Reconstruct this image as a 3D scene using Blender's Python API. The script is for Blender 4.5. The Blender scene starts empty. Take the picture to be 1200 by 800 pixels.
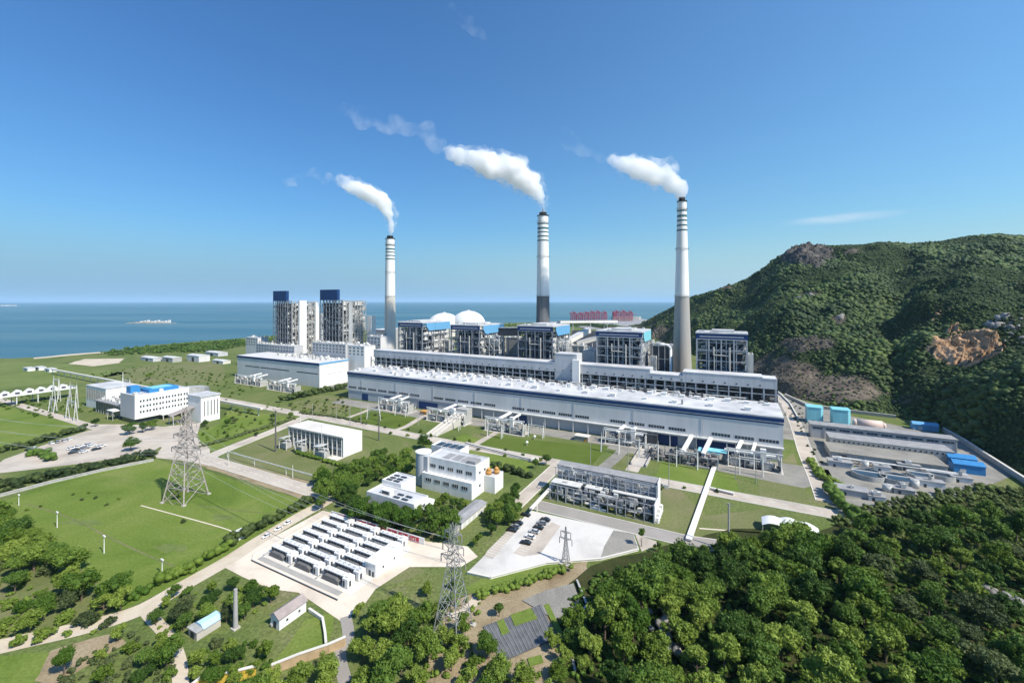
import bpy, bmesh, math, random
import numpy as np
from mathutils import Vector, Matrix, noise as mnoise

# ------------------------------------------------------------------ camera, sky, sun, exposure
S = bpy.context.scene
COL = S.collection
R = math.radians
F, H, CX, CY = 500.0, 120.0, 600.0, 353.0          # the drone hovers 120 m up
cam_d = bpy.data.cameras.new('Camera'); cam = bpy.data.objects.new('Camera', cam_d); COL.objects.link(cam)
cam.location = (0, 0, H); cam.rotation_euler = (R(90), 0, 0)
cam_d.sensor_fit = 'HORIZONTAL'; cam_d.sensor_width = 36.0; cam_d.lens = 36.0 * F / 1200.0
cam_d.shift_y = -(400 - CY) / 1200.0
cam_d.clip_start = 1.0; cam_d.clip_end = 200000.0
S.camera = cam
SUN_EL, SUN_AZ = R(48), math.atan2(0.81, -0.59)    # azimuth from +Y towards +X
sun_dir = Vector((math.sin(SUN_AZ) * math.cos(SUN_EL), math.cos(SUN_AZ) * math.cos(SUN_EL), math.sin(SUN_EL)))
W = bpy.data.worlds.new('World'); S.world = W; W.use_nodes = True
nt = W.node_tree; bg = nt.nodes['Background']
sky = nt.nodes.new('ShaderNodeTexSky'); sky.sky_type = 'NISHITA'; sky.sun_disc = False
sky.sun_elevation = SUN_EL; sky.sun_rotation = SUN_AZ
sky.air_density = 1.6; sky.dust_density = 0.5; sky.ozone_density = 8.0; sky.altitude = 0
# deep, clean summer sky: the blue is pushed a little, and the lowest few degrees pale towards the sea horizon
tint = nt.nodes.new('ShaderNodeMix'); tint.data_type = 'RGBA'; tint.blend_type = 'MULTIPLY'; tint.inputs['Factor'].default_value = 1
tint.inputs['B'].default_value = (.60, .98, 1.33, 1); nt.links.new(sky.outputs[0], tint.inputs['A'])
tc = nt.nodes.new('ShaderNodeTexCoord'); sxyz = nt.nodes.new('ShaderNodeSeparateXYZ'); nt.links.new(tc.outputs['Generated'], sxyz.inputs[0])
hz = nt.nodes.new('ShaderNodeMapRange'); hz.interpolation_type = 'SMOOTHSTEP'; hz.inputs['From Min'].default_value = -.01; hz.inputs['From Max'].default_value = .17
hz.inputs['To Min'].default_value = .95; hz.inputs['To Max'].default_value = 0; nt.links.new(sxyz.outputs['Z'], hz.inputs['Value'])
mx = nt.nodes.new('ShaderNodeMix'); mx.data_type = 'RGBA'; mx.inputs['B'].default_value = (2.55, 4.6, 6.7, 1)
nt.links.new(hz.outputs[0], mx.inputs['Factor']); nt.links.new(tint.outputs['Result'], mx.inputs['A'])
# one thin streak of high cloud over the hill
mpc = nt.nodes.new('ShaderNodeMapping'); mpc.vector_type = 'POINT'; mpc.inputs['Location'].default_value = (-.597, -.772, -.152); mpc.inputs['Scale'].default_value = (1, 1, 1)
nt.links.new(tc.outputs['Generated'], mpc.inputs['Vector'])
mps = nt.nodes.new('ShaderNodeMapping'); mps.inputs['Scale'].default_value = (9, 9, 85); nt.links.new(mpc.outputs[0], mps.inputs['Vector'])
ln = nt.nodes.new('ShaderNodeVectorMath'); ln.operation = 'LENGTH'; nt.links.new(mps.outputs[0], ln.inputs[0])
cr = nt.nodes.new('ShaderNodeMapRange'); cr.interpolation_type = 'SMOOTHSTEP'; cr.inputs['From Min'].default_value = 1.0; cr.inputs['From Max'].default_value = .0; cr.inputs['To Max'].default_value = 1.0; nt.links.new(ln.outputs['Value'], cr.inputs['Value'])
cn = nt.nodes.new('ShaderNodeTexNoise'); cn.inputs['Scale'].default_value = 14; cn.inputs['Detail'].default_value = 5; mpn_ = nt.nodes.new('ShaderNodeMapping'); mpn_.inputs['Scale'].default_value = (1, 1, 6)
nt.links.new(tc.outputs['Generated'], mpn_.inputs['Vector']); nt.links.new(mpn_.outputs[0], cn.inputs['Vector'])
cm_ = nt.nodes.new('ShaderNodeMath'); cm_.operation = 'MULTIPLY'; nt.links.new(cr.outputs[0], cm_.inputs[0]); nt.links.new(cn.outputs['Fac'], cm_.inputs[1])
mx2 = nt.nodes.new('ShaderNodeMix'); mx2.data_type = 'RGBA'; mx2.inputs['B'].default_value = (7.5, 8.6, 9.6, 1)
dp = nt.nodes.new('ShaderNodeVectorMath'); dp.operation = 'DOT_PRODUCT'; dp.inputs[1].default_value = (1, 0, 0); nt.links.new(tc.outputs['Generated'], dp.inputs[0])
gl_ = nt.nodes.new('ShaderNodeMapRange'); gl_.interpolation_type = 'SMOOTHSTEP'; gl_.inputs['From Min'].default_value = -.55; gl_.inputs['From Max'].default_value = .75; nt.links.new(dp.outputs['Value'], gl_.inputs['Value'])
sunward = nt.nodes.new('ShaderNodeMix'); sunward.data_type = 'RGBA'; sunward.blend_type = 'MULTIPLY'; sunward.inputs['B'].default_value = (1.75, 1.45, 1.2, 1)   # the sky pales towards the sun
nt.links.new(gl_.outputs[0], sunward.inputs['Factor']); nt.links.new(mx.outputs['Result'], sunward.inputs['A'])
nt.links.new(cm_.outputs[0], mx2.inputs['Factor']); nt.links.new(sunward.outputs['Result'], mx2.inputs['A']); nt.links.new(mx2.outputs['Result'], bg.inputs['Color'])
bg.inputs['Strength'].default_value = 0.074
sd = bpy.data.lights.new('Sun', 'SUN'); sd.energy = 4.7; sd.angle = R(0.53); sd.color = (1.0, 0.93, 0.82)
so = bpy.data.objects.new('Sun', sd); COL.objects.link(so); so.location = (200, -200, 400)
so.rotation_euler = sun_dir.to_track_quat('Z', 'Y').to_euler()
S.view_settings.view_transform = 'Standard'; S.view_settings.look = 'None'
S.view_settings.exposure = 0.45; S.view_settings.gamma = 1.0; S.view_settings.use_curve_mapping = False
S.cycles.use_denoising = True
S.cycles.volume_bounces = 9; S.cycles.max_bounces = 10; S.cycles.transparent_max_bounces = 8
S.cycles.diffuse_bounces = 3; S.cycles.glossy_bounces = 2
S.cycles.volume_step_rate = 1.0; S.cycles.volume_max_steps = 128
S.cycles.caustics_reflective = False; S.cycles.caustics_refractive = False

# ------------------------------------------------------------------ the site grid
TH = math.atan2(-0.461, 0.888)                      # everything in the plant stands square to this
UX, UY = math.cos(TH), math.sin(TH)
def Wd(a, b): return (a * UX - b * UY, a * UY + b * UX)
def G(px, py, z=0.0):                               # a pixel of the photo to a point of the ground
    Y = F * (H - z) / (py - CY); return ((px - CX) / F * Y, Y)
def AB(px, py, z=0.0):
    X, Y = G(px, py, z); return (X * UX + Y * UY, -X * UY + Y * UX)
def aAt(px, b):
    k = (px - CX) / F; return b * (k * UX + UY) / (UX - k * UY)
def at(px, py, b):                                  # pixel + known row b of the site -> (a, b, z)
    a = aAt(px, b); Y = Wd(a, b)[1]; return (a, b, H - (py - CY) * Y / F)

# ------------------------------------------------------------------ mesh helpers
class MB:
    def __init__(s): s.v, s.f, s.m, s.parts = [], [], [], []
    def add(s, vs, fs, m=0):
        n = len(s.v); s.parts.append((list(vs), list(fs), m)); s.v += [tuple(p) for p in vs]; s.f += [tuple(i + n for i in f) for f in fs]; s.m += [m] * len(fs)
        return s
    def box(s, x0, x1, y0, y1, z0, z1, m=0):
        return s.add([(x0,y0,z0),(x1,y0,z0),(x1,y1,z0),(x0,y1,z0),(x0,y0,z1),(x1,y0,z1),(x1,y1,z1),(x0,y1,z1)],
              [(0,3,2,1),(4,5,6,7),(0,1,5,4),(1,2,6,5),(2,3,7,6),(3,0,4,7)], m)
    def prism(s, poly, z0, z1, m=0):
        n = len(poly)
        vs = [(x, y, z0) for x, y in poly] + [(x, y, z1) for x, y in poly]
        fs = [tuple(range(n))[::-1], tuple(range(n, 2 * n))] + [(i, (i + 1) % n, n + (i + 1) % n, n + i) for i in range(n)]
        return s.add(vs, fs, m)
    def xprism(s, poly, x0, x1, m=0):               # poly in (y,z) pushed along x
        n = len(poly)
        vs = [(x0, y, z) for y, z in poly] + [(x1, y, z) for y, z in poly]
        fs = [tuple(range(n))[::-1], tuple(range(n, 2 * n))] + [(i, (i + 1) % n, n + (i + 1) % n, n + i) for i in range(n)]
        return s.add(vs, fs, m)
    def yprism(s, poly, y0, y1, m=0):               # poly in (x,z) pushed along y
        n = len(poly)
        vs = [(x, y0, z) for x, z in poly] + [(x, y1, z) for x, z in poly]
        fs = [tuple(range(n)), tuple(range(n, 2 * n))[::-1]] + [(i, n + i, n + (i + 1) % n, (i + 1) % n) for i in range(n)]
        return s.add(vs, fs, m)
    def cyl(s, x, y, z0, z1, r0, r1=None, n=16, m=0, caps=True):
        r1 = r0 if r1 is None else r1
        vs = [(x + r0 * math.cos(2*math.pi*i/n), y + r0 * math.sin(2*math.pi*i/n), z0) for i in range(n)]
        vs += [(x + r1 * math.cos(2*math.pi*i/n), y + r1 * math.sin(2*math.pi*i/n), z1) for i in range(n)]
        fs = [(i, (i+1) % n, n + (i+1) % n, n + i) for i in range(n)]
        if caps: fs += [tuple(range(n))[::-1], tuple(range(n, 2*n))]
        return s.add(vs, fs, m)
    def tube(s, p, q, r, n=8, m=0, r2=None):
        p, q = Vector(p), Vector(q); d = (q - p)
        if d.length < 1e-6: return s
        d.normalize(); t = Vector((0,0,1)) if abs(d.z) < .9 else Vector((1,0,0))
        a = d.cross(t).normalized(); b = d.cross(a); r2 = r if r2 is None else r2
        vs = [p + (a*math.cos(2*math.pi*i/n) + b*math.sin(2*math.pi*i/n))*r for i in range(n)] + [q + (a*math.cos(2*math.pi*i/n) + b*math.sin(2*math.pi*i/n))*r2 for i in range(n)]
        fs = [(i, n+i, n+(i+1) % n, (i+1) % n) for i in range(n)] + [tuple(range(n)), tuple(range(n, 2*n))[::-1]]
        return s.add(vs, fs, m)
    def bar(s, p, q, w, m=0): return s.tube(p, q, w * 0.7071, 4, m)
    def beam(s, p, q, w, h, m=0):                   # box beam whose section stays upright
        p, q = Vector(p), Vector(q); d = (q - p).normalized()
        sd_ = d.cross(Vector((0,0,1))).normalized() * (w / 2); up = sd_.cross(d).normalized() * (h / 2)
        vs = [p - sd_ - up, p + sd_ - up, p + sd_ + up, p - sd_ + up, q - sd_ - up, q + sd_ - up, q + sd_ + up, q - sd_ + up]
        return s.add(vs, [(0,1,2,3),(7,6,5,4),(0,4,5,1),(1,5,6,2),(2,6,7,3),(3,7,4,0)], m)
    def each(s, name, mats, parent=None):           # every shape added becomes an object of its own
        for vs, fs, m in s.parts: MB().add(vs, fs, 0).build(name, (mats if not isinstance(mats, (list, tuple)) else mats[m]), parent)
    def build(s, name, mats, parent=None, smooth=False, loc=None):
        me = bpy.data.meshes.new(name); me.from_pydata(s.v, [], s.f)
        mats = mats if isinstance(mats, (list, tuple)) else [mats]
        for k in mats: me.materials.append(k)
        if len(mats) > 1: me.polygons.foreach_set('material_index', s.m)
        bm = bmesh.new(); bm.from_mesh(me); bmesh.ops.recalc_face_normals(bm, faces=bm.faces); bm.to_mesh(me); bm.free()
        if smooth: me.polygons.foreach_set('use_smooth', [True] * len(me.polygons))
        o = bpy.data.objects.new(name, me); COL.objects.link(o)
        if parent: o.parent = parent
        if loc: o.location = loc
        return o
def mesh_np(name, V, Fc, mats, mi=None, smooth=False):
    V = np.asarray(V, np.float32); Fc = np.asarray(Fc, np.int32); k = Fc.shape[1]
    me = bpy.data.meshes.new(name); me.vertices.add(len(V)); me.vertices.foreach_set('co', V.ravel())
    me.loops.add(Fc.size); me.loops.foreach_set('vertex_index', Fc.ravel())
    me.polygons.add(len(Fc)); me.polygons.foreach_set('loop_start', np.arange(0, Fc.size, k, dtype=np.int32))
    try: me.polygons.foreach_set('loop_total', np.full(len(Fc), k, np.int32))
    except Exception: pass
    for m in (mats if isinstance(mats, (list, tuple)) else [mats]): me.materials.append(m)
    if mi is not None: me.polygons.foreach_set('material_index', np.asarray(mi, np.int32))
    if smooth: me.polygons.foreach_set('use_smooth', np.ones(len(Fc), bool))
    me.update(calc_edges=True); me.validate()
    return me
def link(name, me, parent=None, loc=None, rz=0, sc=None):
    o = bpy.data.objects.new(name, me); COL.objects.link(o)
    if parent: o.parent = parent
    if loc is not None: o.location = loc
    if rz: o.rotation_euler.z = rz
    if sc: o.scale = sc
    return o
def tag(o, label=None, cat=None, group=None, kind=None):
    if label: o['label'] = label
    if cat: o['category'] = cat
    if group: o['group'] = group
    if kind: o['kind'] = kind
    return o
def T(name, label, cat, a, b, group=None, rz=0.0, z=0.0):   # a thing: Empty at its base, square to the site grid
    o = bpy.data.objects.new(name, None); COL.objects.link(o); o.empty_display_size = 1
    x, y = Wd(a, b); o.location = (x, y, z); o.rotation_euler = (0, 0, TH + rz)
    return tag(o, label, cat, group)
def copy_tree(o, parent=None):
    c = o.copy(); COL.objects.link(c)
    if parent: c.parent = parent
    for ch in [k for k in o.children]: copy_tree(ch, c)
    return c

# ------------------------------------------------------------------ materials
def _nodes(name):
    m = bpy.data.materials.new(name); m.use_nodes = True; t = m.node_tree
    return m, t, t.nodes['Principled BSDF']
def mat(name, c, rough=.7, var=.12, scale=.15, metal=0., spec=.3, streak=False, bump=0., c2=None, scale2=None):
    """one base colour with stains and wear: two octaves of noise over the object's own metres"""
    m, t, p = _nodes(name)
    p.inputs['Roughness'].default_value = rough; p.inputs['Metallic'].default_value = metal
    p.inputs['Specular IOR Level'].default_value = spec
    tcn = t.nodes.new('ShaderNodeTexCoord'); mpn = t.nodes.new('ShaderNodeMapping')
    if streak: mpn.inputs['Scale'].default_value = (1, 1, .12)
    n = t.nodes.new('ShaderNodeTexNoise'); n.inputs['Scale'].default_value = scale; n.inputs['Detail'].default_value = 8; n.inputs['Roughness'].default_value = .65
    r = t.nodes.new('ShaderNodeValToRGB'); e = r.color_ramp.elements
    e[0].position, e[1].position = .3, .72
    lo = tuple(x * (1 - var) for x in c) if c2 is None else c2
    e[0].color = (*lo, 1); e[1].color = (*[min(.9, x * (1 + var * .6)) for x in c], 1)
    t.links.new(tcn.outputs['Object'], mpn.inputs['Vector']); t.links.new(mpn.outputs[0], n.inputs['Vector'])
    t.links.new(n.outputs['Fac'], r.inputs['Fac']); t.links.new(r.outputs['Color'], p.inputs['Base Color'])
    if bump:
        n2 = t.nodes.new('ShaderNodeTexNoise'); n2.inputs['Scale'].default_value = scale2 or scale * 6; n2.inputs['Detail'].default_value = 6
        bn = t.nodes.new('ShaderNodeBump'); bn.inputs['Strength'].default_value = bump; bn.inputs['Distance'].default_value = 1.
        t.links.new(tcn.outputs['Object'], n2.inputs['Vector']); t.links.new(n2.outputs['Fac'], bn.inputs['Height']); t.links.new(bn.outputs[0], p.inputs['Normal'])
    return m
def ground_mat(name, cols, scale, fine, rough=.95, bump=.4, fine_amt=.5):
    """soil or turf: a broad patch noise picks between colours, a fine noise breaks each of them up"""
    m, t, p = _nodes(name); p.inputs['Roughness'].default_value = rough; p.inputs['Specular IOR Level'].default_value = .08
    tcn = t.nodes.new('ShaderNodeTexCoord')
    n = t.nodes.new('ShaderNodeTexNoise'); n.inputs['Scale'].default_value = scale; n.inputs['Detail'].default_value = 9; n.inputs['Roughness'].default_value = .62; n.inputs['Distortion'].default_value = .6
    r = t.nodes.new('ShaderNodeValToRGB'); el = r.color_ramp.elements
    while len(el) < len(cols): el.new(.5)
    for i, c in enumerate(cols):
        el[i].position = .3 + .42 * i / max(1, len(cols) - 1); el[i].color = (*c, 1)
    f = t.nodes.new('ShaderNodeTexNoise'); f.inputs['Scale'].default_value = fine; f.inputs['Detail'].default_value = 6; f.inputs['Roughness'].default_value = .7
    mr = t.nodes.new('ShaderNodeMapRange'); mr.inputs['From Min'].default_value = .3; mr.inputs['From Max'].default_value = .7
    mr.inputs['To Min'].default_value = 1 - fine_amt; mr.inputs['To Max'].default_value = 1 + fine_amt * .7
    mu = t.nodes.new('ShaderNodeMix'); mu.data_type = 'RGBA'; mu.blend_type = 'MULTIPLY'; mu.inputs['Factor'].default_value = 1
    for q in (n, f): t.links.new(tcn.outputs['Object'], q.inputs['Vector'])
    t.links.new(n.outputs['Fac'], r.inputs['Fac']); t.links.new(f.outputs['Fac'], mr.inputs['Value'])
    t.links.new(r.outputs['Color'], mu.inputs['A']); t.links.new(mr.outputs['Result'], mu.inputs['B'])
    t.links.new(mu.outputs['Result'], p.inputs['Base Color'])
    bn = t.nodes.new('ShaderNodeBump'); bn.inputs['Strength'].default_value = bump; bn.inputs['Distance'].default_value = .5
    t.links.new(f.outputs['Fac'], bn.inputs['Height']); t.links.new(bn.outputs[0], p.inputs['Normal'])
    return m
def leaf_mat(name, c, c2, wscale=.02, rnd=True, trans=.25, rough=.6):
    """foliage: species tint varies tree by tree (object random) and over the ground (world-space noise)"""
    m, t, p = _nodes(name); p.inputs['Roughness'].default_value = rough; p.inputs['Specular IOR Level'].default_value = .22
    g = t.nodes.new('ShaderNodeNewGeometry'); n = t.nodes.new('ShaderNodeTexNoise'); n.inputs['Scale'].default_value = wscale; n.inputs['Detail'].default_value = 5; n.inputs['Roughness'].default_value = .7
    t.links.new(g.outputs['Position'], n.inputs['Vector'])
    fac = n.outputs['Fac']
    if rnd:
        oi = t.nodes.new('ShaderNodeObjectInfo'); ad = t.nodes.new('ShaderNodeMath'); ad.operation = 'ADD'
        sc_ = t.nodes.new('ShaderNodeMath'); sc_.operation = 'MULTIPLY_ADD'; sc_.inputs[1].default_value = .55; sc_.inputs[2].default_value = -.27
        t.links.new(oi.outputs['Random'], sc_.inputs[0]); t.links.new(fac, ad.inputs[0]); t.links.new(sc_.outputs[0], ad.inputs[1]); fac = ad.outputs[0]
    ri = t.nodes.new('ShaderNodeMath'); ri.operation = 'MULTIPLY_ADD'; ri.inputs[1].default_value = .3; ri.inputs[2].default_value = -.15
    t.links.new(g.outputs['Random Per Island'], ri.inputs[0])
    a2 = t.nodes.new('ShaderNodeMath'); a2.operation = 'ADD'; t.links.new(fac, a2.inputs[0]); t.links.new(ri.outputs[0], a2.inputs[1])
    r = t.nodes.new('ShaderNodeValToRGB'); e = r.color_ramp.elements; e[0].position, e[1].position = .28, .74
    e[0].color = (*c, 1); e[1].color = (*c2, 1)
    t.links.new(a2.outputs[0], r.inputs['Fac']); t.links.new(r.outputs['Color'], p.inputs['Base Color'])
    if trans:
        tr = t.nodes.new('ShaderNodeBsdfTranslucent'); ms = t.nodes.new('ShaderNodeMixShader'); ms.inputs[0].default_value = trans
        t.links.new(r.outputs['Color'], tr.inputs['Color']); t.links.new(p.outputs[0], ms.inputs[1]); t.links.new(tr.outputs[0], ms.inputs[2])
        t.links.new(ms.outputs[0], t.nodes['Material Output'].inputs['Surface'])
    return m
M = dict(
    white=mat('white_paint', (.76,.755,.73), .55, .14, .2, streak=True),
    render=mat('white_render', (.74,.73,.70), .8, .14, .25, streak=True),
    clad=mat('pale_cladding', (.64,.63,.615), .5, .13, .05, streak=True),
    clad_lo=mat('grey_cladding', (.45,.46,.48), .55, .10, .08, streak=True),
    bay=mat('bay_cladding', (.50,.51,.525), .55, .2, .09, streak=True),
    roof=mat('pale_roofing', (.55,.555,.56), .7, .34, .05),
    roofgrey=mat('grey_roofing', (.30,.30,.30), .8, .25, .2),
    rooftile=mat('brown_roofing', (.33,.28,.26), .85, .2, .4),
    band=mat('teal_grey_paint', (.07,.15,.17), .6, .2, .3),
    navy=mat('navy_paint', (.012,.045,.15), .45, .15, .2),
    blue=mat('blue_sheet', (.14,.36,.58), .5, .12, .2, streak=True),
    cyan=mat('cyan_paint', (.22,.56,.64), .5, .14, .25, streak=True),
    blue2=mat('bright_blue_sheet', (.04,.22,.48), .5, .15, .3),
    bsteel=mat('dark_blue_steel', (.20,.22,.25), .5, .3, .3),
    steel=mat('grey_steel', (.40,.42,.44), .5, .25, .3),
    palesteel=mat('pale_steel', (.60,.60,.57), .55, .18, .3),
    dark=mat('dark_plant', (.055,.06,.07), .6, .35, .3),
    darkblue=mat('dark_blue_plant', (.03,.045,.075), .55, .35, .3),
    equip=mat('plant_grey', (.40,.40,.38), .6, .3, .4),
    conc=mat('concrete', (.48,.45,.40), .85, .18, .12, bump=.1),
    paleconc=mat('pale_concrete', (.63,.60,.54), .85, .12, .06, bump=.08),
    stackgrey=mat('grey_stack_paint', (.37,.355,.325), .8, .18, .12, streak=True),
    stackbeige=mat('beige_stack_paint', (.60,.565,.50), .8, .14, .12, streak=True),
    polegrey=mat('weathered_pole', (.12,.12,.12), .8, .3, .4),
    darkstack=mat('dark_stack_paint', (.15,.155,.16), .8, .25, .2, streak=True),
    glass=mat('dark_glass', (.035,.05,.065), .12, .3, .3, spec=.6),
    black=mat('black_soot', (.015,.015,.016), .7, .2, .4),
    galv=mat('galvanised_steel', (.27,.275,.275), .5, .2, .5, metal=.15),
    rust=mat('rusty_steel', (.36,.32,.30), .7, .3, .5),
    red=mat('red_paint', (.45,.03,.05), .6, .15, .3),
    cranered=mat('crane_red', (.30,.07,.11), .6, .15, .3),
    orange=mat('tan_sheet', (.52,.27,.08), .7, .2, .3),
    yellow=mat('yellow_wall', (.62,.42,.06), .8, .2, .3),
    mud=mat('mud_wall', (.45,.33,.20), .9, .25, .3),
    pinkpipe=mat('pinkish_shell', (.62,.50,.44), .6, .15, .2),
    wood=mat('timber_bark', (.16,.12,.09), .9, .3, .8),
    poleconc=mat('pole_concrete', (.36,.35,.33), .85, .2, .4),
    tent=mat('white_membrane', (.82,.82,.82), .6, .04, .2),
    tarp=mat('pale_blue_sheet', (.42,.62,.78), .5, .1, .3),
    rubber=mat('black_rubber', (.02,.02,.02), .8, .2, 1),
)
# ------------------------------------------------------------------ the setting: sea, land, hill, lawns, roads
GM = dict(
    land=ground_mat('rough_land', [(.085,.115,.034),(.115,.155,.045),(.15,.175,.06),(.21,.19,.11)], .018, .7),
    lawn=ground_mat('mown_lawn', [(.085,.135,.022),(.125,.183,.034),(.160,.205,.048),(.215,.215,.08)], .02, .9, fine_amt=.3, bump=.2),
    olive=ground_mat('dry_lawn', [(.11,.135,.045),(.14,.162,.06),(.17,.175,.08),(.22,.19,.11)], .03, .8, fine_amt=.28, bump=.2),
    field=ground_mat('field_grass', [(.10,.14,.035),(.14,.18,.055),(.18,.205,.075)], .012, .4, fine_amt=.25),
    soil=ground_mat('bare_soil', [(.20,.15,.09),(.30,.24,.15),(.36,.30,.20)], .08, 1.2, fine_amt=.3),
    gravel=ground_mat('gravel', [(.20,.19,.17),(.27,.26,.23),(.33,.31,.27)], .06, 2.0, fine_amt=.35),
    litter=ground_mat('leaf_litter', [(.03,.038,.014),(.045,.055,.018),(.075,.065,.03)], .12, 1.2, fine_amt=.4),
    road=ground_mat('worn_concrete_road', [(.34,.30,.255),(.47,.415,.35),(.54,.485,.415)], .045, 1.6, fine_amt=.1, bump=.05),
    roadgrey=ground_mat('grey_road', [(.26,.24,.22),(.30,.28,.255),(.35,.325,.30)], .05, 1.6, fine_amt=.12, bump=.05),
    slab=ground_mat('bright_concrete', [(.50,.43,.345),(.655,.57,.465),(.71,.625,.52)], .045, 1.4, fine_amt=.08, bump=.03),
    lot=ground_mat('white_lot_concrete', [(.44,.42,.39),(.58,.555,.515),(.64,.615,.58)], .04, 1.4, fine_amt=.08, bump=.03),
    darklawn=ground_mat('deep_lawn', [(.075,.112,.018),(.095,.135,.025),(.115,.15,.035)], .02, .9, fine_amt=.2, bump=.2),
    sandy=ground_mat('sandy_track', [(.43,.36,.27),(.53,.46,.36),(.59,.52,.42)], .06, 1.5, fine_amt=.14, bump=.1),
    rock=ground_mat('weathered_rock', [(.17,.105,.06),(.36,.225,.125),(.47,.31,.19),(.56,.41,.29)], .06, .5, fine_amt=.45, bump=1.),
    darkrock=ground_mat('dark_rock', [(.04,.04,.04),(.09,.085,.08),(.20,.18,.16)], .06, .5, fine_amt=.45, bump=1.),
    grayrock=ground_mat('grey_rock', [(.16,.15,.14),(.27,.26,.24),(.42,.41,.38)], .06, .5, fine_amt=.45, bump=1.),
)
# sea
m, t, p = _nodes('sea_water'); p.inputs['Roughness'].default_value = .32; p.inputs['IOR'].default_value = 1.33; p.inputs['Specular IOR Level'].default_value = .22
g_ = t.nodes.new('ShaderNodeNewGeometry'); n_ = t.nodes.new('ShaderNodeTexNoise'); n_.inputs['Scale'].default_value = .0011; n_.inputs['Detail'].default_value = 5
mp_ = t.nodes.new('ShaderNodeMapping'); mp_.inputs['Scale'].default_value = (.35, 1.6, 1); t.links.new(g_.outputs['Position'], mp_.inputs['Vector']); t.links.new(mp_.outputs[0], n_.inputs['Vector'])
r_ = t.nodes.new('ShaderNodeValToRGB'); r_.color_ramp.elements[0].position = .38; r_.color_ramp.elements[1].position = .66
r_.color_ramp.elements[0].color = (.026,.100,.130,1); r_.color_ramp.elements[1].color = (.085,.165,.180,1)
t.links.new(n_.outputs['Fac'], r_.inputs['Fac']); t.links.new(r_.outputs['Color'], p.inputs['Base Color'])
n2 = t.nodes.new('ShaderNodeTexNoise'); n2.inputs['Scale'].default_value = .11; n2.inputs['Detail'].default_value = 6; t.links.new(g_.outputs['Position'], n2.inputs['Vector'])
b_ = t.nodes.new('ShaderNodeBump'); b_.inputs['Strength'].default_value = .5; b_.inputs['Distance'].default_value = 1.5; t.links.new(n2.outputs['Fac'], b_.inputs['Height']); t.links.new(b_.outputs[0], p.inputs['Normal'])
sea = MB().add([(-120000,-2000,-4),(120000,-2000,-4),(120000,160000,-4),(-120000,160000,-4)], [(0,1,2,3)]).build('sea', m); tag(sea, kind='structure')

coast = [(-700,425),(-300,423.5),(-100,421.5),(-40,421),(0,420),(30,419),(60,417.5),(90,414.5),(120,412),(150,408.5),(170,405),(200,402.5),(230,400),(285,396),(350,391),(430,386),(500,382),(560,379),(600,378.2),(640,377.6)]
cw = [G(*q) for q in coast]
rng = random.Random(4)
cw2 = []
for i in range(len(cw) - 1):
    for k in range(6):
        f = k / 6; x = cw[i][0] * (1-f) + cw[i+1][0] * f; y = cw[i][1] * (1-f) + cw[i+1][1] * f
        cw2.append((x + rng.uniform(-4, 4), y + rng.uniform(-7, 7)))
land_poly = cw2 + [cw[-1], (300, 2450), (520, 2300), (900, 2200), (3200, 2000), (3200, -400), (-3200, -400), (-3200, cw[0][1])]
land = MB().prism(land_poly[::-1], -9, 0).build('ground', GM['land']); tag(land, kind='structure')

def sheet(name, pts, z, m, kind='structure'):
    o = MB().add([(x, y, z) for x, y in pts], [tuple(range(len(pts)))]).build(name, m)
    if o.data.polygons[0].normal.z < 0: o.data.flip_normals()
    return tag(o, kind=kind)
def gpx(l): return [G(*q) for q in l]
def gab(l): return [Wd(*q) for q in l]
def wob(pts, amp=1.0, step=6.0, seed=1):            # soft, uneven edge for turf and tracks
    rg = random.Random(seed); out = []
    for i in range(len(pts)):
        a, b = Vector(pts[i]), Vector(pts[(i + 1) % len(pts)]); n = max(1, int((b - a).length / step))
        for k in range(n):
            q = a.lerp(b, k / n); out.append((q.x + rg.uniform(-amp, amp), q.y + rg.uniform(-amp, amp)))
    return out
# beach line, fields, lawns
sheet('beach', wob(gpx([(40,420.5),(75,417.2),(122,413.2),(118,412.2),(80,415),(40,419)]), 2, 20), .03, GM['sandy'])
sheet('field', wob(gpx([(-200,470),(-200,426),(0,423),(75,426),(150,437),(100,446),(60,449),(30,452),(0,456)]), 2, 20, 2), .02, GM['field'])
sheet('field', wob(gpx([(120,441),(150,432),(235,421),(262,428),(262,445),(205,453),(160,449)]), 2, 15, 3), .02, GM['olive'])
sheet('lawn', wob(gpx([(-120,560),(-160,470),(0,474),(50,487),(98,500),(60,513),(0,530)]), 1, 8, 4), .03, GM['lawn'])
WORN = [[(30,590),(80,606),(150,640),(215,668)],[(185,545),(150,590),(120,640),(100,690)],[(232,592),(300,600),(345,600)]]
LAWN1 = gpx([(-60,700),(0,588),(60,566),(120,551),(183,538),(245,553),(300,571),(374,590),(345,606),(268,652),(200,688),(150,712),(90,730),(0,745)])
sheet('lawn', wob(LAWN1, .8, 6, 5), .03, GM['lawn'])
sheet('lawn', gpx([(240,546),(330,504),(352,496),(418,512),(445,540),(400,555),(376,568)]), .03, GM['olive'])
sheet('lawn', wob(gpx([(228,522),(225,508),(262,495),(300,486),(352,489),(330,496),(250,528)]), 1, 8, 6), .03, GM['lawn'])
sheet('lawn', wob(gpx([(258,493),(270,478),(320,486),(300,493),(262,502)]), 1, 8, 61), .034, GM['lawn'])
sheet('lawn', gpx([(404,492),(432,484),(470,477),(489,482),(486,496),(470,505),(440,503)]), .03, GM['darklawn'])
sheet('lawn', gpx([(340,472),(380,462),(420,470),(405,484),(385,489)]), .03, GM['olive'])
sheet('lawn', gab([(-190,303),(-190,330),(-92,348),(-92,303)]), .03, GM['darklawn'])
sheet('lawn', gpx([(520,517),(545,508),(570,517),(548,524)]), .034, GM['lawn'])
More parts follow.
